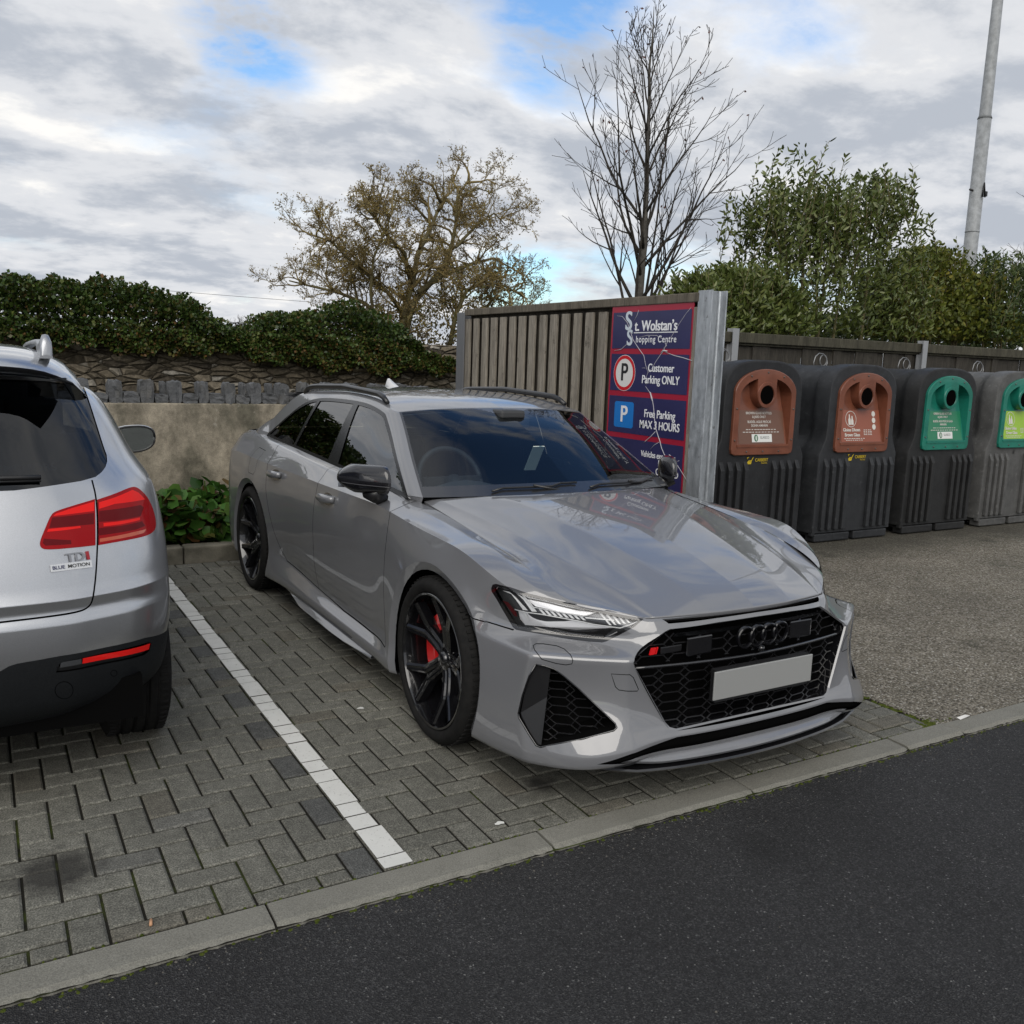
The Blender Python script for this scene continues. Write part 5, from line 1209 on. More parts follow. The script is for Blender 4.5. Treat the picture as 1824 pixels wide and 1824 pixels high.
wl = MB(); wl.box((-2.4, 5.72, .60), (11.2, .24, 1.20)); tag(wl.build('retaining_wall', [M['concrete_old']], bevel=.012), 'long stained concrete retaining wall behind the planting bed', 'wall')
# rough castle-like coping, each stone set by hand
def rock(name, c, d, mt, seed, label, cat, group=None, rough=.10):
    r_ = random.Random(seed); bm = bmesh.new(); bmesh.ops.create_cube(bm, size=1.0); bmesh.ops.subdivide_edges(bm, edges=bm.edges[:], cuts=3, use_grid_fill=True)
    sx_ = [r_.uniform(-.06, .06) for _ in range(6)]
    for v_ in bm.verts:
        p = v_.co.copy(); q = Vector((p.x*(1+sx_[0]*p.z*2)+sx_[1]*p.z, p.y, p.z*(1+sx_[2]*p.x)))
        k = 1-.10*max(0, (abs(p.x)*2)**6*(abs(p.z)*2)**6); q.x *= k; q.z *= k
        v_.co = Vector(((q.x+r_.gauss(0, rough*.28))*d[0], (q.y+r_.gauss(0, rough*.3))*d[1], (q.z+r_.gauss(0, rough*.22))*d[2]))+Vector(c)
    me = bpy.data.meshes.new(name); bm.to_mesh(me); bm.free(); o = link(name, me, [mt]); return tag(o, label, cat, group)
M['bluestone'] = mat('coping_stone', (.1, .1, .1), .85, spec=.3); t = M['bluestone'].node_tree; v = geoco(t)
c = mix(t, noise(t, v, 14, 6, .7), (.040, .043, .047), (.145, .148, .152)); c = mix(t, ramp(t, noise(t, v, 4, 3, .6), [(.55, 0), (.7, .4)]), c, (.10, .09, .07)); t.links.new(c, bsdf(M['bluestone']).inputs['Base Color']); t.links.new(bump(t, noise(t, v, 40, 6, .7), .8, .015), bsdf(M['bluestone']).inputs['Normal'])
GRC = 'rough stones forming the jagged wall coping'
x = -3.6; tall = False; k = 0; r5 = random.Random(11)
while x < 2.75:
    w_ = r5.uniform(.085, .12) if tall else r5.uniform(.11, .14)
    h_ = r5.uniform(.180, .205) if tall else r5.uniform(.075, .095)
    rock('coping_stone', (x+w_/2, 5.70+r5.uniform(-.01, .01), 1.20+h_/2-.004), (w_*.95, .17, h_), M['bluestone'], k, ('tall upright' if tall else 'low squat')+' grey rubble stone on top of the concrete retaining wall', 'stone', GRC+(' tall' if tall else ' low'))
    if not tall and r5.random() < .7:   # a second stone set back on the low ones
        rock('coping_stone', (x+w_*.80, 5.80, 1.20+.12), (w_*.38, .09, .11), M['bluestone'], 900+k, 'small grey rubble stone set back between the taller coping stones', 'stone', GRC+' behind'); 
    x += w_; k += 1; tall = not tall
# raised ground behind, old rubble wall
gb_ = MB(); gb_.add([(-40, 5.84, 1.17), (6.2, 5.84, 1.17), (6.2, 60, 1.10), (-40, 60, 1.10)], [(0, 1, 2, 3)]); gb_.add([(6.2, 5.4, .9), (60, 5.4, .9), (60, 60, .9), (6.2, 60, .9)], [(0, 1, 2, 3)]); struct('earth_bank', gb_, [varied('bank_soil', (.030, .030, .014), (.060, .055, .028), 5, .95, .5, 30)], recalc=False)
M['rubble'] = mat('rubble_wall', (.12, .11, .09), .9, spec=.2); t = M['rubble'].node_tree; v = geoco(t)
mpr = nd(t, 'ShaderNodeMapping'); mpr.inputs['Scale'].default_value = (5.5, 5.5, 15); t.links.new(v, mpr.inputs[0])
wob = nd(t, 'ShaderNodeVectorMath', operation='ADD'); nn_ = nd(t, 'ShaderNodeTexNoise'); nn_.inputs['Scale'].default_value = 3; t.links.new(v, nn_.inputs['Vector']); t.links.new(mpr.outputs[0], wob.inputs[0]); t.links.new(nn_.outputs['Color'], wob.inputs[1])
vo = nd(t, 'ShaderNodeTexVoronoi', feature='F1'); vo.inputs['Scale'].default_value = 1.0; t.links.new(wob.outputs[0], vo.inputs['Vector']); ve = nd(t, 'ShaderNodeTexVoronoi', feature='DISTANCE_TO_EDGE'); ve.inputs['Scale'].default_value = 1.0; t.links.new(wob.outputs[0], ve.inputs['Vector'])
wn = nd(t, 'ShaderNodeTexWhiteNoise'); t.links.new(vo.outputs['Position'], wn.inputs['Vector'])
c = ramp(t, wn.outputs['Value'], [(0, (.065, .055, .042)), (.5, (.145, .122, .088)), (.85, (.21, .18, .135)), (1, (.31, .29, .25))]); c = mix(t, 1.0, c, ramp(t, noise(t, v, 30, 4, .7), [(.3, .6), (.7, 1.35)]), 'MULTIPLY')
c = mix(t, ramp(t, ve.outputs['Distance'], [(.015, .85), (.07, 0)]), c, (.030, .025, .017)); t.links.new(c, bsdf(M['rubble']).inputs['Base Color']); t.links.new(bump(t, mth(t, 'ADD', ramp(t, ve.outputs['Distance'], [(0, 0), (.2, 1)]), mth(t, 'MULTIPLY', noise(t, v, 40, 4, .7), .4)), 1.0, .035), bsdf(M['rubble']).inputs['Normal'])
rw_ = MB(); rw_.box((-1.5, 7.95, 1.36), (17, .45, .92)); tag(rw_.build('rubble_stone_wall', [M['rubble']], bevel=.03), 'old brown rubble stone wall overgrown with ivy', 'wall')
st_ = MB(); st_.box((-.20, 5.585, 1.10), (.022, .02, .20)); tag(st_.build('marker_stake', [mat('stake_white', (.6, .58, .5), .7)], bevel=.003), 'thin white marker strip on the retaining wall', 'stake')

# ------------------------------------------------------------------ board fence with the parking sign
def wood(name, c1, c2, dark):
    m = mat(name, c1, .85, spec=.25); t = m.node_tree; v = geoco(t); mp_ = nd(t, 'ShaderNodeMapping'); mp_.inputs['Scale'].default_value = (1, 1, .10); t.links.new(v, mp_.inputs[0])
    a = noise(t, mp_.outputs[0], 70, 6, .7); b = noise(t, mp_.outputs[0], 12, 4, .6); oi = nd(t, 'ShaderNodeObjectInfo')
    c = mix(t, ramp(t, a, [(.3, 0), (.7, 1)]), c1, c2); c = mix(t, 1.0, c, ramp(t, b, [(.3, .7), (.7, 1.25)]), 'MULTIPLY'); c = mix(t, ramp(t, noise(t, v, 9, 4, .7), [(.60, 0), (.72, .7)]), c, dark)
    t.links.new(c, bsdf(m).inputs['Base Color']); t.links.new(bump(t, a, .6, .004), bsdf(m).inputs['Normal']); return m
M['wood'] = wood('weathered_timber', (.135, .120, .098), (.300, .272, .228), (.05, .042, .032)); M['wood_dark'] = wood('dark_timber', (.022, .020, .017), (.062, .056, .046), (.012, .011, .008))
M['wood_rail'] = wood('rail_timber', (.075, .064, .050), (.16, .142, .112), (.03, .026, .02))
M['galv'] = mat('galvanised', (.4, .41, .43), .45, metal=.55, spec=.5); t = M['galv'].node_tree; v = geoco(t); mp_ = nd(t, 'ShaderNodeMapping'); mp_.inputs['Scale'].default_value = (1, 1, .3); t.links.new(v, mp_.inputs[0])
c = mix(t, ramp(t, noise(t, mp_.outputs[0], 22, 6, .7), [(.35, 0), (.65, 1)]), (.27, .29, .31), (.47, .50, .53)); c = mix(t, ramp(t, noise(t, v, 14, 3, .6), [(.66, 0), (.72, .6)]), c, (.12, .11, .10)); t.links.new(c, bsdf(M['galv']).inputs['Base Color'])
t.links.new(ramp(t, noise(t, v, 30, 3, .6), [(.3, .32), (.7, .62)]), bsdf(M['galv']).inputs['Roughness'])
FX = 3.0
fence = empty('timber_fence', (FX, 3.65, 0), 0, 'weathered grey board fence carrying the blue parking sign', 'fence')
r6 = random.Random(3); y = 2.05; k = 0
fa = MB(); fb_ = MB()
while y < 5.28:
    w_ = .098
    z1 = 2.055
    fa.box((-.030+r6.uniform(-.003, .003), y+w_/2-3.65, z1/2), (.022, w_+r6.uniform(-.006, .004), z1-.06)); y += .165+r6.uniform(-.006, .006)
fb_.box((.022, 3.66-3.65, 1.04), (.018, 3.24, 2.04))
fa.build('front_boards', [M['wood']], fence, bevel=.004); fb_.build('back_boards', [wood('inner_timber', (.040, .035, .028), (.085, .075, .06), (.02, .018, .014))], fence)
rl = MB(); rl.box((0, 3.66-3.65, 2.085), (.105, 3.26, .060)); rl.build('top_rail', [M['wood_rail']], fence, bevel=.006)
sbp = MB(); sbp.box((-.002, 2.052-3.65, 1.02), (.06, .055, 2.0)); sbp.build('edge_batten', [M['wood_rail']], fence, bevel=.004)
def hpost(name, x, y, h, label, mt, s_=.152):
    b = MB(); b.box((0, 0, h/2), (.010, s_, h)) if False else None
    b.box((-s_/2+.005, 0, h/2), (.010, s_, h)); b.box((s_/2-.005, 0, h/2), (.010, s_, h)); b.box((0, 0, h/2), (s_-.02, .009, h))
    # root fillets make the web read as a rounded trough
    for sx_ in (-1, 1):
        for sy_ in (-1, 1): b.tube([(sx_*(s_/2-.017), sy_*.011, 0), (sx_*(s_/2-.017), sy_*.011, h-.001)], .012, 8)
    o = b.build(name, [mt], bevel=.0015); o.location = (x, y, 0); return tag(o, label, 'post')
hpost('steel_post', 3.015, 1.975, 2.125, 'thick galvanised steel post at the near end of the board fence', M['galv'], .130)
hpost('steel_post', 3.02, 5.36, 2.085, 'dark grey steel post at the far end of the board fence', mat('dull_steel', (.16, .165, .175), .55, metal=.4))
# sign board (flat aluminium panel)
sign = empty('parking_sign', (2.955, 2.52, 1.45), 0, 'tall purple blue parking sign with red borders, text and peeling vinyl', 'sign')
def spt(y, z, off=0.0): return (-off, y-2.52, z-1.45)
sm_ = {'navy': varied('sign_navy', (.022, .022, .078), (.027, .027, .092), 3, .28, spec=.5), 'red': mat('sign_red', (.30, .012, .035), .3), 'white': mat('sign_white', (.72, .73, .75), .4), 'pale': mat('sign_pale', (.52, .58, .64), .4), 'ink': mat('sign_ink', (.01, .01, .012), .4), 'blue': mat('sign_blue', (.012, .16, .50), .3), 'tear': mat('torn_vinyl', (.42, .41, .44), .6)}
ZT, ZB, YL, YR = 2.055, .71, 2.960, 2.080
def srect(mb, y0, y1, z0, z1, off, mi=0): mb.add([spt(y0, z0, off), spt(y1, z0, off), spt(y1, z1, off), spt(y0, z1, off)], [(0, 1, 2, 3)], mi)
b = MB(); b.box((.004, 0, 0), (.006, YL-YR, ZT-ZB)); b.v = [(x, y, z+(ZT+ZB)/2-1.45) for x, y, z in b.v]; b.build('panel', [sm_['red']], sign)
zs = [ZT-.042, 1.760, 1.722, 1.462, 1.424, 1.163, 1.126, .80]
b = MB()
for i in range(0, 8, 2): srect(b, YL-.020, YR+.014, zs[i+1], zs[i], .0012)
b.build('field', [sm_['navy']], sign, recalc=False)
EX, EY = (0, -1, 0), (0, 0, 1)
def stx(s, size, y, z, mt='white', **k): return text('lettering', s, size, spt(y, z, .0022), EX, EY, sm_[mt], sign, .0004, **k)
stx('S', .185, 2.755, 1.945, 'pale', bold=.006, sx=.95); stx('S', .155, 2.735, 1.830, 'pale', bold=.005, sx=.95)
stx('t. Wolstan’s', .100, 2.455, 1.912, bold=.0042, sx=.93); stx('hopping Centre', .064, 2.447, 1.822, bold=.0006, sx=.90, space=1.18)
b = MB(); srect(b, 2.690, 2.222, 1.866, 1.872, .0022); b.build('underline', [sm_['white']], sign, recalc=False)
def sdisc(name, y, z, r0, r1, mt, off):
    b = MB(); n = 48
    vs = [spt(y+r0*math.cos(2*math.pi*k/n), z+r0*math.sin(2*math.pi*k/n), off) for k in range(n)]
    if r1: vs += [spt(y+r1*math.cos(2*math.pi*k/n), z+r1*math.sin(2*math.pi*k/n), off) for k in range(n)]; fs = [(k, (k+1) % n, n+(k+1) % n, n+k) for k in range(n)]
    else: fs = [tuple(range(n))]
    b.add(vs, fs); b.build(name, [mt], sign, recalc=False)
sdisc('roundel', 2.776, 1.588, .127, 0, sm_['white'], .0022); sdisc('roundel_ring', 2.776, 1.588, .124, .100, mat('roundel_red', (.50, .012, .02), .3), .0030); sdisc('roundel_field', 2.776, 1.588, .100, 0, mat('roundel_white', (.62, .62, .60), .4), .0028)
text('lettering', 'P', .175, spt(2.776, 1.588, .0034), EX, EY, sm_['ink'], sign, .0004, bold=.004, sx=.95)
stx('Customer', .078, 2.373, 1.628, bold=.0022, sx=.86); stx('Parking ONLY', .078, 2.373, 1.548, bold=.0022, sx=.86)
b = MB(); n = 6; rr = .02; pts = []
for cx_, cz_, a0 in ((2.870-rr, 1.385-rr, 0), (2.645+rr, 1.385-rr, 90), (2.645+rr, 1.200+rr, 180), (2.870-rr, 1.200+rr, 270)):
    for k in range(n+1): a = R(a0+90*k/n); pts.append(spt(cx_+rr*math.cos(a), cz_+rr*math.sin(a), .0022))
b.add(pts, [tuple(range(len(pts)))]); b.build('blue_square', [sm_['blue']], sign, recalc=False)
text('lettering', 'P', .165, spt(2.757, 1.292, .0030), EX, EY, sm_['white'], sign, .0004, bold=.004, sx=1.0)
stx('Free Parking', .078, 2.36, 1.315, bold=.0022, sx=.84); stx('MAX 3 HOURS', .078, 2.357, 1.238, bold=.0022, sx=.84)
stx('Vehicles exceeding', .060, 2.352, 1.035, bold=.0018, sx=.80); stx('limit', .060, 2.300, .985, bold=.0018, sx=.80); stx('CLAMPED', .066, 2.245, .925, bold=.002, sx=.82)
# peeling cracks in the vinyl
b = MB(); G0 = (1080, 520, 4.93)
def crack(pts, w_, mi=0):
    P = []
    for x, y in pts:
        d = ((G0[0]+x/G0[2])-912)*_r2-((G0[1]+y/G0[2])-912)*_u2+FPX*_f; tt = (2.9535-CAMO[0])/d[0]; q = CAMO+d*tt; P.append((q[0]-2.955, q[1]-2.52, q[2]-1.45))
    n = len(P); b.tube(P, [w_*(.4+.6*math.sin(math.pi*(i+.5)/n)) for i in range(n)], 5, mi)
for pts, w_ in (([(745, 135), (700, 190), (640, 280), (600, 350), (560, 410), (525, 460), (505, 515), (470, 560), (430, 620), (410, 660), (365, 710), (345, 760), (350, 820)], .0022),
                ([(520, 530), (600, 560), (680, 580), (752, 603)], .003), ([(95, 210), (140, 215), (185, 270), (210, 340), (235, 420), (290, 505), (330, 560), (345, 640), (365, 705)], .0024), ([(285, 160), (270, 205), (240, 260)], .0018),
                ([(70, 518), (130, 505), (185, 455), (215, 435)], .0026), ([(285, 400), (360, 382), (440, 382), (490, 410)], .0020), ([(345, 830), (380, 880), (402, 930), (415, 1010), (422, 1100), (432, 1190), (450, 1250), (470, 1310), (485, 1370), (510, 1430), (560, 1470), (610, 1500), (660, 1580), (712, 1663)], .0034),
                ([(432, 1225), (390, 1270), (345, 1310), (330, 1325)], .003), ([(465, 1318), (420, 1345), (385, 1385)], .002), ([(610, 1500), (640, 1480)], .0016), ([(310, 668), (345, 668)], .0014), ([(500, 500), (530, 470), (515, 445)], .003)): crack(pts, w_)
b.build('torn_vinyl', [sm_['tear']], sign)
b = MB(); G0 = (1080, 520, 4.93); crack([(480, 535), (500, 515), (535, 520)], .006); crack([(385, 880), (398, 930), (404, 960)], .006); b.build('torn_flap', [sm_['tear']], sign)

# ------------------------------------------------------------------ rear fence behind the banks
rf_ = empty('dark_timber_fence', (9.6, 5.35, 0), 0, 'long dark stained timber fence running behind the bottle banks', 'fence')
b = MB(); x = 3.2; r7 = random.Random(8)
while x < 17: w_ = .135; b.box((x-9.6+w_/2, r7.choice((-.012, .010)), .98), (w_-.004+r7.uniform(0, .012), .02, 1.92+r7.uniform(-.01, .01))); x += w_
b.build('boards', [M['wood_dark']], rf_); b = MB(); b.box((.5, -.03, 2.005), (13.9, .10, .115)); b.box((.5, -.02, 1.935), (13.9, .05, .03)); b.build('top_rail', [wood('mossy_rail', (.028, .026, .018), (.085, .080, .058), (.025, .03, .012))], rf_, bevel=.008)
for i, x in enumerate((6.33, 9.66, 12.98)):
    b = MB(); b.box((0, 0, 1.05), (.012, .085, 2.10)); b.box((0, -.043, 1.05), (.092, .010, 2.10)); b.box((0, .043, 1.05), (.092, .010, 2.10)); o = b.build('slim_fence_post', [mat('post_pale', (.34, .35, .36), .5, .5)]); o.location = (x, 5.27, 0)
    tag(o, ('pale steel fence post behind the first brown bottle bank', 'pale steel fence post behind the black green-panelled bottle bank', 'pale steel fence post beyond the last bottle bank')[i], 'post')

# ------------------------------------------------------------------ bottle banks
def hdpe(name, a, b_):
    m = mat(name, a, .6, spec=.35); t = m.node_tree; v = objco(t); c = mix(t, ramp(t, noise(t, v, 3, 6, .7), [(.35, 0), (.7, 1)]), a, b_); c = mix(t, ramp(t, noise(t, v, 22, 5, .75), [(.57, 0), (.72, .55)]), c, tuple(q*1.9+.008 for q in b_))
    t.links.new(c, bsdf(m).inputs['Base Color']); t.links.new(bump(t, noise(t, v, 60, 4, .6), .25, .004), bsdf(m).inputs['Normal']); t.links.new(ramp(t, noise(t, v, 8, 4, .6), [(.3, .42), (.7, .72)]), bsdf(m).inputs['Roughness']); return m
BODYM = [hdpe('black_polythene', (.010, .0105, .012), (.020, .021, .023)), hdpe('black_polythene_scuffed', (.013, .014, .016), (.030, .032, .035)), hdpe('charcoal_polythene', (.011, .0115, .012), (.022, .022, .022)), hdpe('faded_grey_polythene', (.050, .050, .049), (.105, .105, .102))]
M['brown'] = varied('brown_panel', (.125, .040, .021), (.185, .062, .034), 5, .42, coat=.3, pos=objco); M['green'] = varied('green_panel', (.006, .120, .085), (.010, .175, .125), 5, .42, coat=.3, pos=objco); M['inside'] = mat('chute_painted_dark', (.003, .0025, .0025), .9, spec=0.0)
def bin_outline(hw_low, hw_up, top, zc=.90, n=13):
    """half front outline from the floor up to the crown, (x, z)"""
    pts = [(hw_low, .10), (hw_low, .30), (hw_low, .60), (hw_low, .82), (hw_low-.004, .87), (hw_up+(hw_low-hw_up)*.45, .95), (hw_up+.006, 1.02), (hw_up, 1.10), (hw_up, 1.28), (hw_up-.002, top-.29)]
    for k in range(1, n+1):
        a = k/n*math.pi/2; pts.append(((hw_up-.002)*math.cos(a)**.62, top-.29+.29*math.sin(a)**.80))
    pts[-1] = (0, top); return pts
def arch(hw, z0, z1, r0=.05, rise=.17, n=14):
    p = [(-hw+r0, z0), (hw-r0, z0), (hw-.012, z0+.014), (hw, z0+r0)]; p += [(hw*.985, z1-rise-.03)]
    for k in range(n+1):
        a = R(14)+(math.pi-2*R(14))*k/n; ca = math.cos(a)/math.cos(R(14)); p.append((hw*.965*ca, z1-rise+rise*(math.sin(a)-math.sin(R(14)))/(1-math.sin(R(14)))))
    p += [(-hw*.985, z1-rise-.03), (-hw, z0+r0), (-hw+.012, z0+.014)]; return p
def make_bank(idx, cx, label, bodym, panelm, style):
    t_ = empty('bottle_bank', (cx, 3.5, 0), 0, label, 'bottle bank', 'plastic bottle banks in a row along the fence')
    secs = [(0.0, .545, .470, 1.715), (.004, .560, .478, 1.728), (.02, .565, .480, 1.733), (.15, .565, .480, 1.735), (.19, .565, .472, 1.730), (.24, .565, .405, 1.715), (.30, .565, .385, 1.712), (.55, .565, .380, 1.715), (.82, .565, .385, 1.712), (.90, .565, .420, 1.715), (.97, .565, .470, 1.725), (1.08, .560, .475, 1.72), (1.10, .545, .46, 1.70)]
    b = MB(); G_ = []
    for y, hl, hu, tp in secs:
        o = bin_outline(hl, hu, tp); G_.append([(x, y, z) for x, z in o]+[(-x, y, z) for x, z in o[-2::-1]])
    b.grid(G_, 0, True); n = len(G_[0]); bmc = bmesh.new(); hole_ = arch(.382-.050, .885+.062, 1.655-.062, .012, .135)
    for loop in (G_[0], [(x, 0, z) for x, z in hole_]):
        vv = [bmc.verts.new(p) for p in loop]
        for i in range(len(vv)): bmc.edges.new((vv[i], vv[(i+1) % len(vv)]))
    bmesh.ops.triangle_fill(bmc, use_beauty=True, edges=bmc.edges[:]); bmc.verts.index_update(); b.add([tuple(v_.co) for v_ in bmc.verts], [tuple(v_.index for v_ in f.verts) for f in bmc.faces], 0, False); bmc.free(); b.add(G_[-1], [tuple(range(n-1, -1, -1))], 0, False)
    bo = b.build('body', [bodym], t_, sharp=42)
    b = MB()
    for s_ in (-1, 1):
        for k in range(4):
            x = s_*(.175+.098*k)+(.005 if s_ > 0 else 0)
            b.prism([(0, 0), (-.038, .0), (-.038, .62), (-.0, .70)], ((x-.024, 0, .13), (0, 1, 0), (0, 0, 1), (1, 0, 0)), 0, .048)
    b.build('ribs', [bodym], t_, bevel=.006)
    b = MB(); b.box((-.28, .06, .05), (.50, .12, .08)); b.box((.28, .06, .05), (.50, .12, .08)); b.box((0, .58, .085), (1.05, .95, .05)); b.box((-.54, .03, .09), (.05, .05, .05)); b.build('base_skid', [M['satin_black'] if False else bodym], t_, bevel=.012)
    # moulded panel
    zc0, zt = .885, 1.655; hw = .382
    oa, ia = arch(hw, zc0, zt), arch(hw-.062, zc0+.075, zt-.075, .012, .13)
    b = MB(); n = len(oa); F0, F1 = -.004, -.024
    b.add([(x, F0+.006, z) for x, z in oa]+[(x, F1, z) for x, z in oa]+[(x*.985, F1-.004, zc0+.385+(z-zc0-.385)*.985) for x, z in oa]+[(x, F1-.004, z) for x, z in ia]+[(x*.97, .10 if z > 1.2 else .012, z) for x, z in ia],
          [(k, (k+1) % n, n+(k+1) % n, n+k) for k in range(n)]+[(n+k, n+(k+1) % n, 2*n+(k+1) % n, 2*n+k) for k in range(n)]+[(2*n+k, 2*n+(k+1) % n, 3*n+(k+1) % n, 3*n+k) for k in range(n)]+[(3*n+k, 3*n+(k+1) % n, 4*n+(k+1) % n, 4*n+k) for k in range(n)], 0, False)
    pn = b.build('panel', [panelm], t_)
    # sloping back plate of the recess, deep at the top
    def slope(z): return -.018+.115*max(0, min(1, (z-.96)/.62))
    b = MB(); b.add([(-.315, slope(.96), .96), (.315, slope(.96), .96), (.245, slope(1.585), 1.60), (-.245, slope(1.585), 1.60)], [(0, 1, 2, 3)]); 
    b.add([(-.315, slope(.96), .96), (-.245, slope(1.585), 1.60), (-.30, .135, 1.60), (-.318, .06, .96)], [(0, 1, 2, 3)]); b.add([(.315, slope(.96), .96), (.318, .06, .96), (.30, .135, 1.60), (.245, slope(1.585), 1.60)], [(0, 1, 2, 3)])
    b.add([(-.33, .13, .96), (.33, .13, .96), (.33, .13, 1.62), (-.33, .13, 1.62)], [(0, 1, 2, 3)]); b.box((0, -.012, .968), (.64, .045, .022)); b.build('sloping_plate', [panelm], t_)
    # chute: neck and tube
    b = MB(); zc = 1.425; n = 32; ro, ri = .118, .084
    ring = lambda r_, y: [(r_*math.cos(2*math.pi*k/n), y, zc+r_*math.sin(2*math.pi*k/n)) for k in range(n)]
    rs_ = [ring(ro, .12), ring(ro, -.030), ring(ro-.004, -.037), ring(ri+.004, -.037), ring(ri, -.030), ring(ri, .11)]
    for i in range(5): b.add(rs_[i]+rs_[i+1], [(k, (k+1) % n, n+(k+1) % n, n+k) for k in range(n)], 0, True)
    b.prism([(-ro, zc), (ro, zc), (ro, 1.590), (0, 1.612), (-ro, 1.590)], ((0, 0, 0), (1, 0, 0), (0, 0, 1), (0, 1, 0)), -.0275, .12)
    # flat black disc over the neck, painted as the dark inside the hole
    co = b.build('chute', [panelm], t_, sharp=40)
    b = MB(); b.add(ring(ri-.001, -.0300), [tuple(range(n))]); b.build('chute_dark_disc', [M['inside']], co)
    b = MB()
    for x, z in [(-.20, zc0+.032), (0, zc0+.032), (.20, zc0+.032), (-.352, 1.02), (.352, 1.02), (-.350, 1.30), (.350, 1.30), (-.20, 1.588), (.20, 1.588), (0, 1.625)]: b.lathe([(0, -.036), (.008, -.034), (.009, -.027)], 8, 0, 'Y', (x, 0, z))
    b.build('panel_bolts', [mat('bolt_head', (.10, .09, .085), .4, .6)], t_)
    # lifting wires on the roof
    for y0 in (.55,):
        b = MB(); w = .006; P = [(-.12, y0, 1.69), (-.13, y0, 1.74), (-.11, y0, 1.80), (-.06, y0, 1.835), (0, y0, 1.83), (.04, y0-.01, 1.79), (.045, y0-.02, 1.74), (.02, y0-.03, 1.70)]; b.tube(P, w, 6)
        b.tube([(.03+.05*math.cos(a), y0+.02, 1.765+.055*math.sin(a)) for a in np.linspace(-1.5, 4.9, 18)], w, 6); b.build('lifting_hook', [mat('hook_steel', (.22, .22, .22), .45, .7)], t_)
    # side gusset catching the light
    # lettering on the sloping plate
    EXb = (1, 0, 0); dz = Vector((0, slope(1.5)-slope(1.0), .5)).normalized()
    white = M.setdefault('label_white', mat('label_white', (.58, .56, .52), .55)); 
    def bt(s, size, x, z, mt=white, **k): return text('lettering', s, size, (x, slope(z)-.0045, z), EXb, tuple(dz), mt, t_, .0004, **k)
    def fine(x0, x1, z, words):
        # print too small to read in the photograph: broken hairlines
        r_ = random.Random(int(z*1e4)+words); b = MB(); x = x0; step = (x1-x0)/words
        for k in range(words):
            w_ = step*r_.uniform(.55, .88); b.add([(x, slope(z)-.0045, z-.004), (x+w_, slope(z)-.0045, z-.004), (x+w_, slope(z)-.0045, z+.003), (x, slope(z)-.0045, z+.003)], [(0, 1, 2, 3)]); x += step
        b.build('fine_print', [white], t_, recalc=False)
    def plate(name, x0, x1, z0, z1, mt, off):
        b = MB(); b.add([(x0, slope(z0)-off, z0), (x1, slope(z0)-off, z0), (x1, slope(z1)-off, z1), (x0, slope(z1)-off, z1)], [(0, 1, 2, 3)]); return b.build(name, [mt], t_, recalc=False)
    def oval(name, x, z, rx, rz, mt, off, ring_=0.0):
        b = MB(); n = 28; P = lambda f: [(x+rx*f*math.cos(2*math.pi*k/n), slope(z+rz*f*math.sin(2*math.pi*k/n))-off, z+rz*f*math.sin(2*math.pi*k/n)) for k in range(n)]
        if ring_: b.add(P(1)+P(1-ring_), [(k, (k+1) % n, n+(k+1) % n, n+k) for k in range(n)])
        else: b.add(P(1), [tuple(range(n))])
        return b.build(name, [mt], t_, recalc=False)
    if style == 'text':
        face = mat('sticker_brown', (.125, .058, .036), .35) if panelm is M['brown'] else mat('sticker_green', (.010, .16, .075), .35)
        plate('sticker', -.285, .285, .985, 1.285, face, .002)
        if panelm is M['brown']: L4 = ('BROWN GLASS BOTTLES', '& JARS ONLY', 'BUIDÉIL AGUS PRÓCAÍ', 'DONN AMHÁIN')
        else: L4 = ('GREEN GLASS BOTTLES', '& JARS ONLY', 'BUIDÉIL AGUS PRÓCAÍ GLASA', 'AMHÁIN')
        for s, z in zip(L4, (1.258, 1.225, 1.180, 1.147)): bt(s, .031, -.02, z, bold=.0012, sx=.92 if len(s) < 22 else .78)
        fine(-.19, .19, 1.113, 11); fine(-.23, .23, 1.090, 12)
        plate('maker_label', -.125, .125, 1.000, 1.072, mat('label_card', (.62, .63, .61), .5), .0048)
        oval('maker_emblem', -.072, 1.036, .024, .031, mat('emblem_green', (.02, .11, .045), .5), .0052); oval('maker_emblem', -.070, 1.036, .010, .022, mat('emblem_pale', (.5, .55, .5), .5), .0056)
        text('lettering', 'GLASSCO', .033, (.035, slope(1.04)-.0054, 1.040), EXb, tuple(dz), mat('ink_grey', (.10, .11, .11), .5), t_, .0003, sx=.80)
    else:
        face = mat('sticker_orange_brown', (.235, .068, .036), .35) if style == 'icon_brown' else mat('sticker_lime', (.25, .42, .022), .35)
        plate('sticker', -.285, .285, .985, 1.290, face, .002)
        oval('icon_ring', -.135, 1.205, .078, .078, white, .0045, .07)
        for dx, hh_ in ((-.020, .10), (.018, .085)):
            b = MB(); z0 = 1.150; pr = [(-.017, 0), (.017, 0), (.017, hh_*.5), (.008, hh_*.7), (.007, hh_), (-.007, hh_), (-.008, hh_*.7), (-.017, hh_*.5)]; b.add([(-.135+dx+x, slope(z0+z)-.0045, z0+z) for x, z in pr], [tuple(range(8))]); b.build('bottle_icon', [white], t_, recalc=False)
        l1, l2 = ('Gloine Dhonn', 'Brown Glass') if style == 'icon_brown' else ('Gloine Ghlas', 'Green Glass')
        bt(l1, .046, -.255, 1.100, bold=.0018, sx=.92, align='LEFT'); bt(l2, .046, -.235, 1.052, bold=.0018, sx=.92, align='LEFT'); fine(-.245, .06, 1.018, 9); fine(-.22, .03, 1.002, 8)
        for z in (1.10, 1.085, 1.07, 1.055): fine(.04, .165, z, 4)
        for z in (1.255, 1.192, 1.128): oval('icon_dot', .195, z, .026, .027, white, .0045)
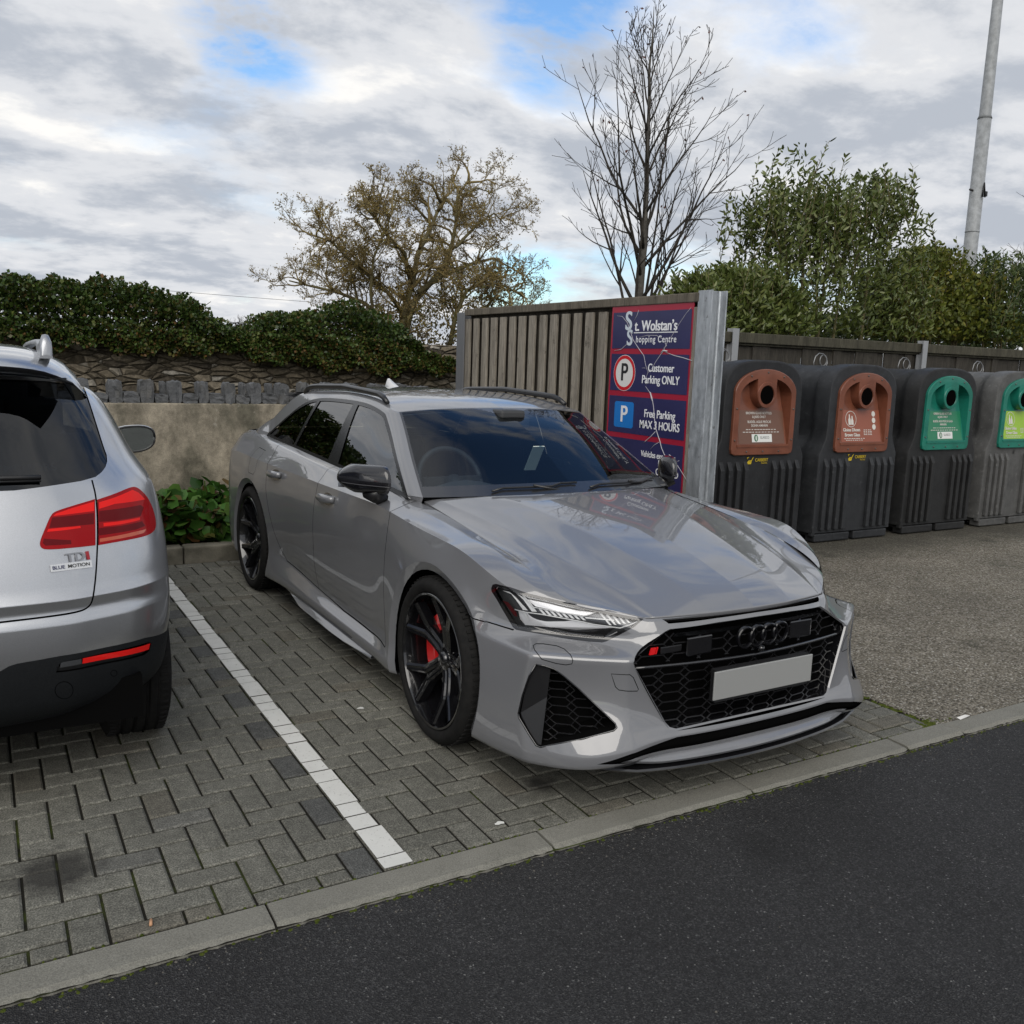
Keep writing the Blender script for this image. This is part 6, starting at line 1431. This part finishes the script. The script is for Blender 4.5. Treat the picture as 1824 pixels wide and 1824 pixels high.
    if idx < 2:
        yel = M.setdefault('stencil_yellow', mat('stencil_yellow', (.50, .36, .012), .6))
        text('maker_lettering', 'CARBERY', .042, (.02, -.0055, .835), EXb, (0, 0, 1), yel, t_, .0004, bold=.001, sx=.9); text('maker_lettering', 'PLASTICS', .018, (.055, -.0055, .806), EXb, (0, 0, 1), yel, t_, .0004)
        b = MB(); e = -.0055; b.add([(x-.155, e, z+.80) for x, z in [(0, .0), (.045, 0), (.055, .02), (.04, .035), (.012, .032), (-.002, .018)]], [tuple(range(6))]); b.tube([(-.135, e, .833), (-.112, e, .822), (-.085, e, .862)], .004, 5); b.tube([(-.152, e, .845), (-.160, e, .858), (-.140, e, .862)], .004, 5); b.build('maker_logo', [yel], t_)
    elif idx == 3:
        b = MB(); b.add([(x-.06, -.0055, .815+z) for x, z in [(0, 0), (.03, 0), (.03, .03), (.015, .05), (0, .03)]], [tuple(range(5))]); b.build('maker_logo', [mat('stencil_dark', (.02, .02, .02), .7)], t_)
    return t_
make_bank(0, 5.085, 'black bottle bank with brown panel, white label and yellow stencil, next to steel post', BODYM[0], M['brown'], 'text')
make_bank(1, 6.425, 'black bottle bank with brown panel, orange sticker and bottle icon', BODYM[1], M['brown'], 'icon_brown')
make_bank(2, 7.735, 'black bottle bank with green panel and white label', BODYM[2], M['green'], 'text')
make_bank(3, 9.055, 'faded grey bottle bank with lime sticker on green panel', BODYM[3], M['green'], 'icon_lime')

# ------------------------------------------------------------------ lighting column
lp = empty('lamp_column', (17.4, 10.0, 0), 0, 'tall tapered galvanised lighting column behind the laurels', 'lamp post')
M['column'] = varied('column_zinc', (.20, .21, .215), (.30, .315, .325), 8, .5, pos=objco)
b = MB(); b.tube([(0, 0, 0), (0, 0, 7.0)], [.155, .135], 16); b.tube([(0, 0, 6.99), (0, 0, 7.05), (0, 0, 12.5)], [.145, .120, .08], 16); b.tube([(0, 0, 4.7), (0, 0, 4.73)], [.146, .146], 16); b.build('pole', [M['column']], lp)
b = MB(); b.tube([(-.24, 0, 5.55), (.30, 0, 5.52)], .022, 6); b.tube([(-.05, -.17, 5.4), (-.02, -.17, 5.68), (.05, -.17, 5.4)], .018, 6); b.box((.17, -.05, 5.5), (.12, .1, .1)); b.build('bracket_clamp', [M['black']], lp)
b = MB(); b.tube([(0, 0, 12.4), (-.5, -.3, 12.9), (-1.6, -.9, 13.0)], [.06, .05, .05], 8); b.box((-1.9, -1.06, 13.0), (.7, .3, .12), rz=R(30)); b.build('lamp_head', [M['column']], lp)
wi = MB(); P = [(-60+2.2*k, 70, 6.35+.0016*(k-40)**2-.012*k) for k in range(60)]; wi.tube(P, .014, 4); tag(wi.build('overhead_wire', [mat('wire_black', (.02, .02, .02), .6)]), 'thin overhead wire crossing the sky beyond the ivy wall', 'wire')
# ------------------------------------------------------------------ vegetation
def leafmat(name, cols, rough=.5, spec=.4, transl=.25):
    m = mat(name, cols[0], rough, spec=spec); t = m.node_tree; gi = nd(t, 'ShaderNodeNewGeometry')
    c = ramp(t, gi.outputs['Random Per Island'], [(p, q) for p, q in cols_pos(cols)], 'LINEAR'); t.links.new(c, bsdf(m).inputs['Base Color'])
    tr = nd(t, 'ShaderNodeBsdfTranslucent'); t.links.new(c, tr.inputs[0]); ms = nd(t, 'ShaderNodeMixShader'); ms.inputs[0].default_value = transl
    t.links.new(bsdf(m).outputs[0], ms.inputs[1]); t.links.new(tr.outputs[0], ms.inputs[2]); o = [n for n in t.nodes if n.type == 'OUTPUT_MATERIAL'][0]; t.links.new(ms.outputs[0], o.inputs[0]); return m
def cols_pos(cols):
    n = len(cols); return [(i/(n-1) if n > 1 else 0, c) for i, c in enumerate(cols)]
def leaves(name, P, D, size, aspect, mat_, parent=None, seed=0, fold=.25, jitter=.6, six=False):
    """P (n,3) leaf bases, D (n,3) growth directions; folded leaf faces, all in one crown mesh"""
    rs = np.random.RandomState(seed); P = np.asarray(P, float); n = len(P); D = np.asarray(D, float)+rs.normal(0, jitter, (n, 3)); D /= np.linalg.norm(D, axis=1, keepdims=True)+1e-9
    A = rs.normal(0, 1, (n, 3)); S = np.cross(D, A); S /= np.linalg.norm(S, axis=1, keepdims=True)+1e-9; Nn = np.cross(S, D)
    s = (np.asarray(size) if np.ndim(size) else np.full(n, size))*rs.uniform(.65, 1.25, n); s = s[:, None]; w = s*aspect*.5
    if not six:
        V = np.stack([P, P+D*s*.5+S*w+Nn*w*fold, P+D*s, P+D*s*.5-S*w+Nn*w*fold], 1); V = V.reshape(-1, 3); nv = 4
        F = np.arange(n*4).reshape(n, 4)
    else:
        V = np.stack([P, P+D*s*.30+S*w+Nn*w*fold, P+D*s*.72+S*w*.8+Nn*w*fold, P+D*s, P+D*s*.72-S*w*.8+Nn*w*fold, P+D*s*.30-S*w+Nn*w*fold], 1).reshape(-1, 3)
        b_ = np.arange(n)*6; F = np.concatenate([np.stack([b_, b_+1, b_+2, b_+3], 1), np.stack([b_, b_+3, b_+4, b_+5], 1)])
    me = bpy.data.meshes.new(name); me.vertices.add(len(V)); me.vertices.foreach_set('co', V.ravel().astype(np.float32))
    me.loops.add(F.size); me.loops.foreach_set('vertex_index', F.ravel().astype(np.int32)); me.polygons.add(len(F)); me.polygons.foreach_set('loop_start', np.arange(0, F.size, 4, dtype=np.int32)); me.polygons.foreach_set('loop_total', np.full(len(F), 4, np.int32)) if False else None
    me.update(); me.validate(); return link(name, me, mat_, parent)
def wpix(x, y, Y):
    d = (x-912)*_r2-(y-912)*_u2+FPX*CAMF; return CAMO+d*((Y-CAMO[1])/d[1])
# --- bergenia ground cover
rs = np.random.RandomState(5); P, D, Z = [], [], []
for i in range(4600):
    x = rs.uniform(-2.5, 2.9); y = rs.uniform(4.93, 5.52)
    if rs.rand() < .0: continue
    h = rs.uniform(.02, .34)*(.75+.5*math.sin(x*5+y*9)*.5+.25); a = rs.uniform(0, 6.28)
    P.append((x, y, .10+h)); D.append((math.cos(a), math.sin(a)-.35, rs.uniform(-.15, .55)))
M['berg'] = leafmat('bergenia_leaf', [(.018, .05, .010), (.035, .095, .016), (.055, .135, .022), (.045, .12, .02), (.09, .16, .03), (.03, .08, .015), (.10, .07, .022), (.14, .045, .025)],   .42, .3, .2)
b_o = leaves('ground_cover_plants', P, D, .125, .86, [M['berg']], None, 3, .22, .25, True); tag(b_o, 'round glossy green leaves filling the planting bed below the wall', 'ground cover', kind='stuff')
P2 = [(x, y, .30+rs.uniform(0, .08)) for x, y in zip(rs.uniform(.15, .85, 10), rs.uniform(4.95, 5.35, 10))]
dl_ = leaves('dead_leaves', P2, rs.normal(0, 1, (10, 3)), .10, .6, [leafmat('dead_leaf', [(.10, .035, .015), (.16, .06, .03), (.22, .10, .05)], .7)], None, 4, .5, .4, True); tag(dl_, 'curled brown withered leaves among the green bed plants', 'dead leaves', kind='stuff')
# --- ivy over the old wall
M['ivy'] = leafmat('ivy_leaf', [(.014, .028, .006), (.026, .052, .010), (.042, .078, .013), (.060, .100, .018), (.030, .058, .012), (.095, .120, .026), (.065, .052, .02)], .45, .4, .15)
M['ivy_y'] = leafmat('ivy_leaf_rusty', [(.026, .042, .010), (.055, .060, .013), (.10, .092, .020), (.075, .052, .018), (.15, .075, .026)], .5, .3, .2)
def prof(x, pts): return np.interp(x, [p[0] for p in pts], [p[1] for p in pts])
TOPP = [(-9, 2.5), (-3, 2.45), (-1.2, 2.18), (-.8, 2.25), (-.55, 2.33), (-.3, 2.36), (0, 2.30), (.3, 2.37), (.6, 2.30), (.9, 2.19), (1.15, 2.07), (1.3, 1.99), (1.40, 1.93), (1.52, 2.00), (1.8, 2.06), (2.1, 2.14), (2.4, 2.21), (2.7, 2.24), (3.0, 2.19), (3.3, 2.08), (3.5, 1.80), (3.8, 1.70), (4.6, 1.66), (6, 1.7)]
BOTP = [(-9, 1.56), (-.6, 1.66), (.2, 1.64), (.75, 1.58), (1.0, 1.66), (1.6, 1.60), (2.0, 1.54), (2.6, 1.50), (3.1, 1.47), (3.6, 1.52), (4.3, 1.50), (6, 1.5)]
def ivy(name, x0, x1, n, label, seed):
    r_ = np.random.RandomState(seed); x = r_.uniform(x0, x1, n); t = r_.uniform(0, 1, n)
    lump = .035*np.sin(x*7.3+1)+.03*np.sin(x*15.1)+.02*np.sin(x*31)
    top = prof(x, TOPP)+lump-.03; bot = prof(x, BOTP)+.04*np.sin(x*9+2)+.03*np.sin(x*23)
    z = bot+(top-bot)*t**.9; wallz = 1.86
    bulge = np.where(z < wallz, .10+.12*r_.rand(n)+.05*np.sin(x*11+z*17), 0); y = np.where(z < wallz, 7.73-bulge, 7.72+r_.uniform(-.20, .55, n)+.10*np.sin(x*6+z*9))
    P = np.stack([x, y, z], 1); D = np.stack([r_.normal(0, .4, n), np.full(n, -.75), np.where(z > wallz+.1, .5, -.25)], 1)
    root = empty(name, ((x0+x1)/2, 7.75, 1.17), 0, label, 'ivy'); P -= np.array([(x0+x1)/2, 7.75, 1.17])
    rusty = (r_.rand(n) < np.clip((2.0-z)*1.1+.12*np.sin(x*3.1), .06, .55))
    leaves('foliage', P[~rusty], D[~rusty], np.where(z[~rusty] > wallz, .043, .040), .85, [M['ivy']], root, seed, .3, .55); leaves('rusty_foliage', P[rusty], D[rusty], .040, .85, [M['ivy_y']], root, seed+1, .3, .55)
    b = MB()
    for k in range(int((x1-x0)*9)):
        xx = r_.uniform(x0, x1); zt = prof(xx, TOPP)-.03; yy_ = 7.8+r_.uniform(-.1, .4); b.tube([(xx-(x0+x1)/2, yy_-7.75, .55), (xx-(x0+x1)/2+r_.normal(0, .08), yy_-7.75+r_.normal(0, .05), .8), (xx-(x0+x1)/2+r_.normal(0, .15), yy_-7.75, zt-1.17+r_.uniform(-.1, .04))], [.012, .008, .003], 5)
    b.build('stems', [M['bark_dark']], root); return root
M['bark'] = varied('bark_grey', (.050, .046, .040), (.10, .092, .078), 14, .85, .4, 60); M['bark_dark'] = varied('bark_dark', (.018, .015, .012), (.040, .034, .026), 10, .85); M['bark_moss'] = varied('bark_mossy', (.085, .070, .034), (.15, .13, .06), 5, .85)
ivy('ivy_hedge', -4.2, 1.38, 58000, 'thick ivy hedge with bumpy crest above the stone wall on the left', 21)
ivy('ivy_hedge', 1.38, 5.6, 46000, 'rounded ivy hump trailing over the stone wall beside the board fence', 22)
# --- bare trees
def branch(mb, p, d, L_, r0, lvl, rng_, env=None, twigs=None, up=.25, wig=.12, kids=(6, 5, 4), minr=.0028, ratio=.55, n0=7):
    pts = [Vector(p)]; d = Vector(d).normalized(); n = max(4, n0-lvl); rad = [r0]
    for i in range(n):
        d = (d+Vector((rng_.gauss(0, wig), rng_.gauss(0, wig), rng_.gauss(0, wig)+up/n))).normalized(); q = pts[-1]+d*(L_/n)
        pts.append(q); rad.append(max(minr, r0*(1-(i+1)/n*.86)))
    mb.tube(pts, rad, 7 if lvl == 0 else (5 if lvl == 1 else 3), cap=lvl < 2)
    if lvl >= len(kids):
        if twigs is not None: twigs.append((pts[-1], d))
        return
    for k in range(kids[lvl]):
        t = .22+.74*(k+rng_.random())/kids[lvl]; i = min(n-1, int(t*n)); f = t*n-i; p0 = pts[i].lerp(pts[i+1], f); dd = (pts[i+1]-pts[i]).normalized()
        az = rng_.uniform(0, 6.283); s_ = dd.orthogonal().normalized(); s_ = Matrix.Rotation(az, 3, dd) @ s_; an = rng_.uniform(.45, .85)
        nd_ = dd*math.cos(an)+s_*math.sin(an); branch(mb, p0, nd_, L_*ratio*rng_.uniform(.6, 1.1)*(1.15-.5*t), max(minr, rad[i]*.58), lvl+1, rng_, env, twigs, up, wig, kids, minr, ratio, n0)
    if twigs is not None and lvl >= len(kids)-1: twigs.append((pts[-1], d))
def bare_tree(loc, label, seed, H_=5.5, W_=1.7):
    r_ = random.Random(seed); root = empty('bare_tree', loc, 0, label, 'tree', None); tr = MB(); n = 14; pts = []; rad = []
    for i in range(n+1):
        t = i/n; pts.append(Vector((.05*math.sin(t*5)+r_.gauss(0, .012), .04*math.sin(t*4+1), t*H_))); rad.append(.062*(1-t)**.8+.004)
    tr.tube(pts, rad, 10); tr.build('trunk', [M['bark']], root); cr = MB(); tw = []
    for k in range(25):
        t = .22+.70*(k+r_.random()*.8)/25; i = min(n-1, int(t*n)); p0 = pts[i].lerp(pts[i+1], t*n-i); az = k*2.4+r_.uniform(-.4, .4)
        wdt = np.interp(t, [.2, .3, .55, .75, .9, 1], [1.25, 1.65, 1.45, .95, .5, .25])*W_/1.7; an = np.interp(t, [.2, .6, 1], [.62, .55, .45])
        d = Vector((math.cos(az)*math.sin(an), math.sin(az)*math.sin(an), math.cos(an))); L_ = wdt*np.interp(t, [.2, .5, .9, 1], [1.65, 1.35, 1.2, 1.0])*r_.uniform(.75, 1.1)
        branch(cr, p0, d, L_, max(.008, rad[i]*.52), 0, r_, twigs=tw, up=.42, wig=.075, kids=(7, 3), minr=.0036, ratio=.46, n0=7)
    # a few low stems beside the leader
    for dx, dy, hgt in ((-.55, .1, 2.9), (-.28, -.15, 3.2), (.5, .05, 3.0), (.28, .2, 3.3), (.7, -.2, 2.6)):
        d = Vector((dx, dy, 1.9)); branch(cr, pts[3]+Vector((dx*.12, 0, -.25)), d, hgt, .026, 0, r_, twigs=tw, up=.25, wig=.06, kids=(8, 4), minr=.0036, ratio=.36, n0=9)
    cr.build('crown', [M['bark_dark']], root, recalc=False)
    P = [tuple(p) for p, d in tw][::9]; D = [(0, 0, -1)]*len(P); leaves('last_leaves', P, D, .045, .6, [leafmat('last_leaf', [(.06, .02, .015), (.10, .03, .02)], .7)], root, seed, .4, .8); return root
b0 = wpix(1138, 528, 8.0); bt = bare_tree((b0[0], 8.0, .95), 'slender bare tree with upswept twigs standing behind the board fence', 7, 5.45, 1.75)
c1 = copy_tree(bt); q = wpix(1905, 560, 9.5); c1.location = (q[0], 9.5, .7); c1.rotation_euler = (0, 0, 2.0); c1['label'] = 'bare tree at the right edge, its twigs reaching into view'; c1.scale = (1, 1, 1.08)
c2 = copy_tree(bt); q = wpix(428, 600, 46); c2.location = (q[0], 46, .6); c2.rotation_euler = (0, 0, 4.1); c2['label'] = 'small distant bare tree showing above the dip in the ivy'; c2.scale = (.62, .62, .55)
c3 = copy_tree(bt); c3.location = (-6.2, 9.6, 1.1); c3.rotation_euler = (0, 0, 1.0); c3['label'] = 'bare tree left of the silver car, seen mirrored in windows'
# --- old spreading tree
def old_tree():
    r_ = random.Random(12); Y = 17.0; b = wpix(715, 640, Y); root = empty('spreading_tree', (b[0], Y, 1.1), 0, 'old spreading tree with mossy limbs and sparse yellow brown leaves', 'tree'); ox = b[0]
    tr = MB(); cr = MB(); tw = []
    def wp(x, y, dy=0): p = wpix(x, y, Y+dy); return Vector((p[0]-ox, p[1]-Y, p[2]-1.1))
    limbs = [([(712, 640), (718, 560), (735, 500), (745, 450), (770, 400), (790, 350)], .20, 0), ([(712, 640), (735, 540), (770, 500), (800, 460), (812, 400), (815, 350), (835, 320)], .17, .5), ([(735, 520), (720, 450), (690, 420), (670, 390), (640, 360)], .11, -.6),
             ([(745, 520), (790, 490), (840, 470), (880, 460), (915, 480)], .12, .6), ([(720, 560), (690, 520), (655, 490), (620, 460), (590, 430), (560, 420)], .11, -.3), ([(712, 600), (650, 540), (600, 520), (555, 510), (515, 500)], .10, .8),
             ([(800, 620), (812, 560), (830, 520), (860, 500), (900, 510), (935, 530)], .12, -.4), ([(812, 440), (850, 400), (880, 380), (900, 400)], .08, .2), ([(640, 600), (636, 530), (622, 470), (600, 430)], .08, .9), ([(770, 400), (740, 370), (720, 350)], .06, .3), ([(670, 600), (660, 520), (665, 460), (690, 400), (705, 360)], .08, -.9), ([(815, 350), (850, 335), (880, 345)], .05, .5), ([(845, 620), (855, 560), (880, 530), (905, 540), (930, 560)], .09, .4)]
    for pts, r0, dy in limbs:
        P = [wp(x, y, dy*(i/len(pts))*2) for i, (x, y) in enumerate(pts)]; n = len(P); tr.tube(P, [r0*.52*(1-.72*i/(n-1)) for i in range(n)], 8)
        for i in range(1, n):
            for k in range(5):
                f = r_.random(); p0 = P[i-1].lerp(P[i], f); d = (P[i]-P[i-1]).normalized(); s_ = Matrix.Rotation(r_.uniform(0, 6.28), 3, d) @ d.orthogonal().normalized(); nd_ = d*.6+s_*.9+Vector((0, 0, .15))
                branch(cr, p0, nd_, r_.uniform(.6, 1.15), r0*.20, 0, r_, twigs=tw, up=.1, wig=.26, kids=(6, 5, 5), minr=.0042, ratio=.52, n0=6)
    tr.build('trunk', [M['bark_moss']], root); cr.build('twigs', [varied('twig_brown', (.14, .105, .045), (.24, .185, .075), 3, .85)], root, recalc=False)
    r2 = np.random.RandomState(3); tp = np.array([tuple(p) for p, d in tw]); sel = r2.rand(len(tp)) < .36; P = tp[sel]+r2.normal(0, .05, (sel.sum(), 3))
    leaves('sparse_leaves', P, np.tile([0, -.2, -.6], (len(P), 1)), .048, .6, [leafmat('autumn_leaf', [(.14, .105, .026), (.24, .18, .04), (.18, .11, .035), (.30, .23, .05), (.11, .12, .028)], .6)], root, 8, .3, .8)
    # ivy and creeper on the lower limbs
    C2 = []
    for i in range(5200):
        x = r2.choice([700, 720, 800, 840, 880, 900, 760, 640]) + r2.normal(0, 26); y = r2.uniform(470, 640) if x > 780 else r2.uniform(540, 650); p = wp(x, y, r2.normal(0, .5)); C2.append(tuple(p))
    leaves('creeper', C2, r2.normal(0, 1, (len(C2), 3)), .075, .7, [leafmat('creeper_leaf', [(.07, .055, .020), (.13, .095, .03), (.085, .09, .024), (.17, .12, .04)], .6)], root, 9, .3, .6); return root
old_tree()
# --- laurels and shrubs behind the dark fence
def shrub(name, label, Y, sil, base_y, n_sh, n_fill, lsize, lmat, seed, depth=1.0, asp=.34, stemcol='bark_moss', lift=.75):
    """silhouette given by crown points (photo directions at the shrub's own distance Y) and a foot line; filled with leafy shoots through its depth"""
    r_ = np.random.RandomState(seed); pts = [wpix(x, y, Y) for x, y in sil]; xs = np.array([p[0] for p in pts]); zs = np.array([p[2] for p in pts]); zb = wpix(sil[len(sil)//2][0], base_y, Y)[2]
    ox = float((xs[0]+xs[-1])/2); root = empty(name, (ox, Y, .9), 0, label, 'shrub'); P, D = [], []; st = MB()
    for i in range(n_sh):
        x = r_.uniform(xs[0], xs[-1]); top = np.interp(x, xs, zs); z1 = zb+(top-zb)*(1-abs(r_.normal(0, .20))) ; z1 = max(z1, zb+.2); dy = r_.uniform(-depth, depth)*.8
        L_ = r_.uniform(.45, .9); sl = r_.normal(0, .22); b0 = np.array([x-sl*L_, Y+dy, z1-L_]); e0 = np.array([x, Y+dy+r_.normal(0, .1), z1]); m_ = r_.randint(16, 26); d = e0-b0; d /= np.linalg.norm(d)
        st.tube([tuple(b0-[ox, Y, .9]), tuple((b0+e0)/2-[ox, Y, .9]+r_.normal(0, .02, 3)), tuple(e0-[ox, Y, .9])], [.009, .006, .003], 4)
        for k in range(m_):
            t = (k+r_.rand())/m_; p = b0+(e0-b0)*t; a = k*2.4; P.append(p); D.append(np.array([math.cos(a), math.sin(a), 0])*.8+d*lift)
    x = r_.uniform(xs[0], xs[-1], n_fill); top = np.interp(x, xs, zs); t = r_.uniform(0, 1, n_fill)**.85; z = zb+(top-.14-zb)*t; cl = np.sin(x*4.1+z*3)+np.sin(x*9+z*7+1); y = Y+r_.uniform(-depth, depth, n_fill)*np.sqrt(np.clip(1-t**2.5, .1, 1))
    kp = (cl > -1.15) | (t < .45); P += list(np.stack([x, y, z], 1)[kp]); D += list(np.stack([r_.normal(0, .6, kp.sum()), r_.normal(-.2, .5, kp.sum()), np.full(kp.sum(), .55)], 1))
    leaves('crown', np.array(P)-np.array([ox, Y, .9]), D, lsize, asp, [lmat], root, seed, .28, .28, True)
    for k in range(9):
        xx = r_.uniform(xs[0]*.7+ox*.3, xs[-1]*.7+ox*.3)-ox; st.tube([(xx*.5, r_.uniform(-.3, .3), -.1), (xx*.8, 0, .9), (xx, r_.uniform(-.3, .3), np.interp(xx+ox, xs, zs)-.9-.4)], [.035, .025, .008], 6)
    st.build('stems', [M[stemcol]], root); return root
M['laurel'] = leafmat('laurel_leaf', [(.042, .060, .014), (.075, .104, .022), (.115, .145, .034), (.084, .115, .027), (.17, .19, .058), (.058, .084, .019)], .38, .45, .2)
M['shrub_y'] = leafmat('yellowish_leaf', [(.045, .060, .010), (.09, .11, .015), (.14, .155, .022), (.075, .095, .015), (.19, .17, .028)], .5, .3, .3)
M['shrub_d'] = leafmat('dull_leaf', [(.030, .048, .014), (.055, .082, .024), (.088, .118, .038)], .5, .35, .2)
shrub('laurel_bush', 'tall laurel with long upright shoots rising highest behind the dark fence', 7.3, [(1335, 560), (1342, 480), (1348, 340), (1358, 305), (1372, 360), (1392, 300), (1408, 236), (1420, 310), (1432, 330), (1443, 268), (1452, 350), (1475, 345), (1500, 310), (1530, 292), (1565, 312), (1592, 305), (1604, 350), (1618, 385), (1596, 430), (1604, 520)], 600, 290, 8500, .098, M['laurel'], 31, .9)
shrub('low_laurel', 'lower laurel spreading left of the tall one, beside the steel post', 6.9, [(1215, 520), (1232, 470), (1262, 482), (1290, 455), (1320, 470), (1345, 462), (1375, 480), (1400, 500)], 600, 150, 8500, .096, M['laurel'], 32, .7)
shrub('round_shrub', 'dense yellow green shrub between the tall laurel and the lamp column', 7.8, [(1560, 520), (1600, 440), (1635, 425), (1665, 430), (1690, 445), (1715, 470), (1745, 490), (1765, 540)], 610, 140, 11000, .085, M['shrub_y'], 33, .8, .55)
shrub('far_laurel', 'loose dull green laurel right of the lamp column', 7.6, [(1715, 540), (1738, 470), (1758, 432), (1772, 455), (1790, 430), (1812, 470), (1840, 450), (1880, 470), (1930, 500)], 610, 150, 6500, .096, M['shrub_d'], 34, .7)
shrub('back_hedge', 'dark evergreen hedge filling the gap low behind the laurels', 9.6, [(1240, 560), (1330, 545), (1450, 550), (1600, 545), (1750, 555), (1900, 550)], 620, 60, 9000, .13, M['shrub_d'], 35, .6)
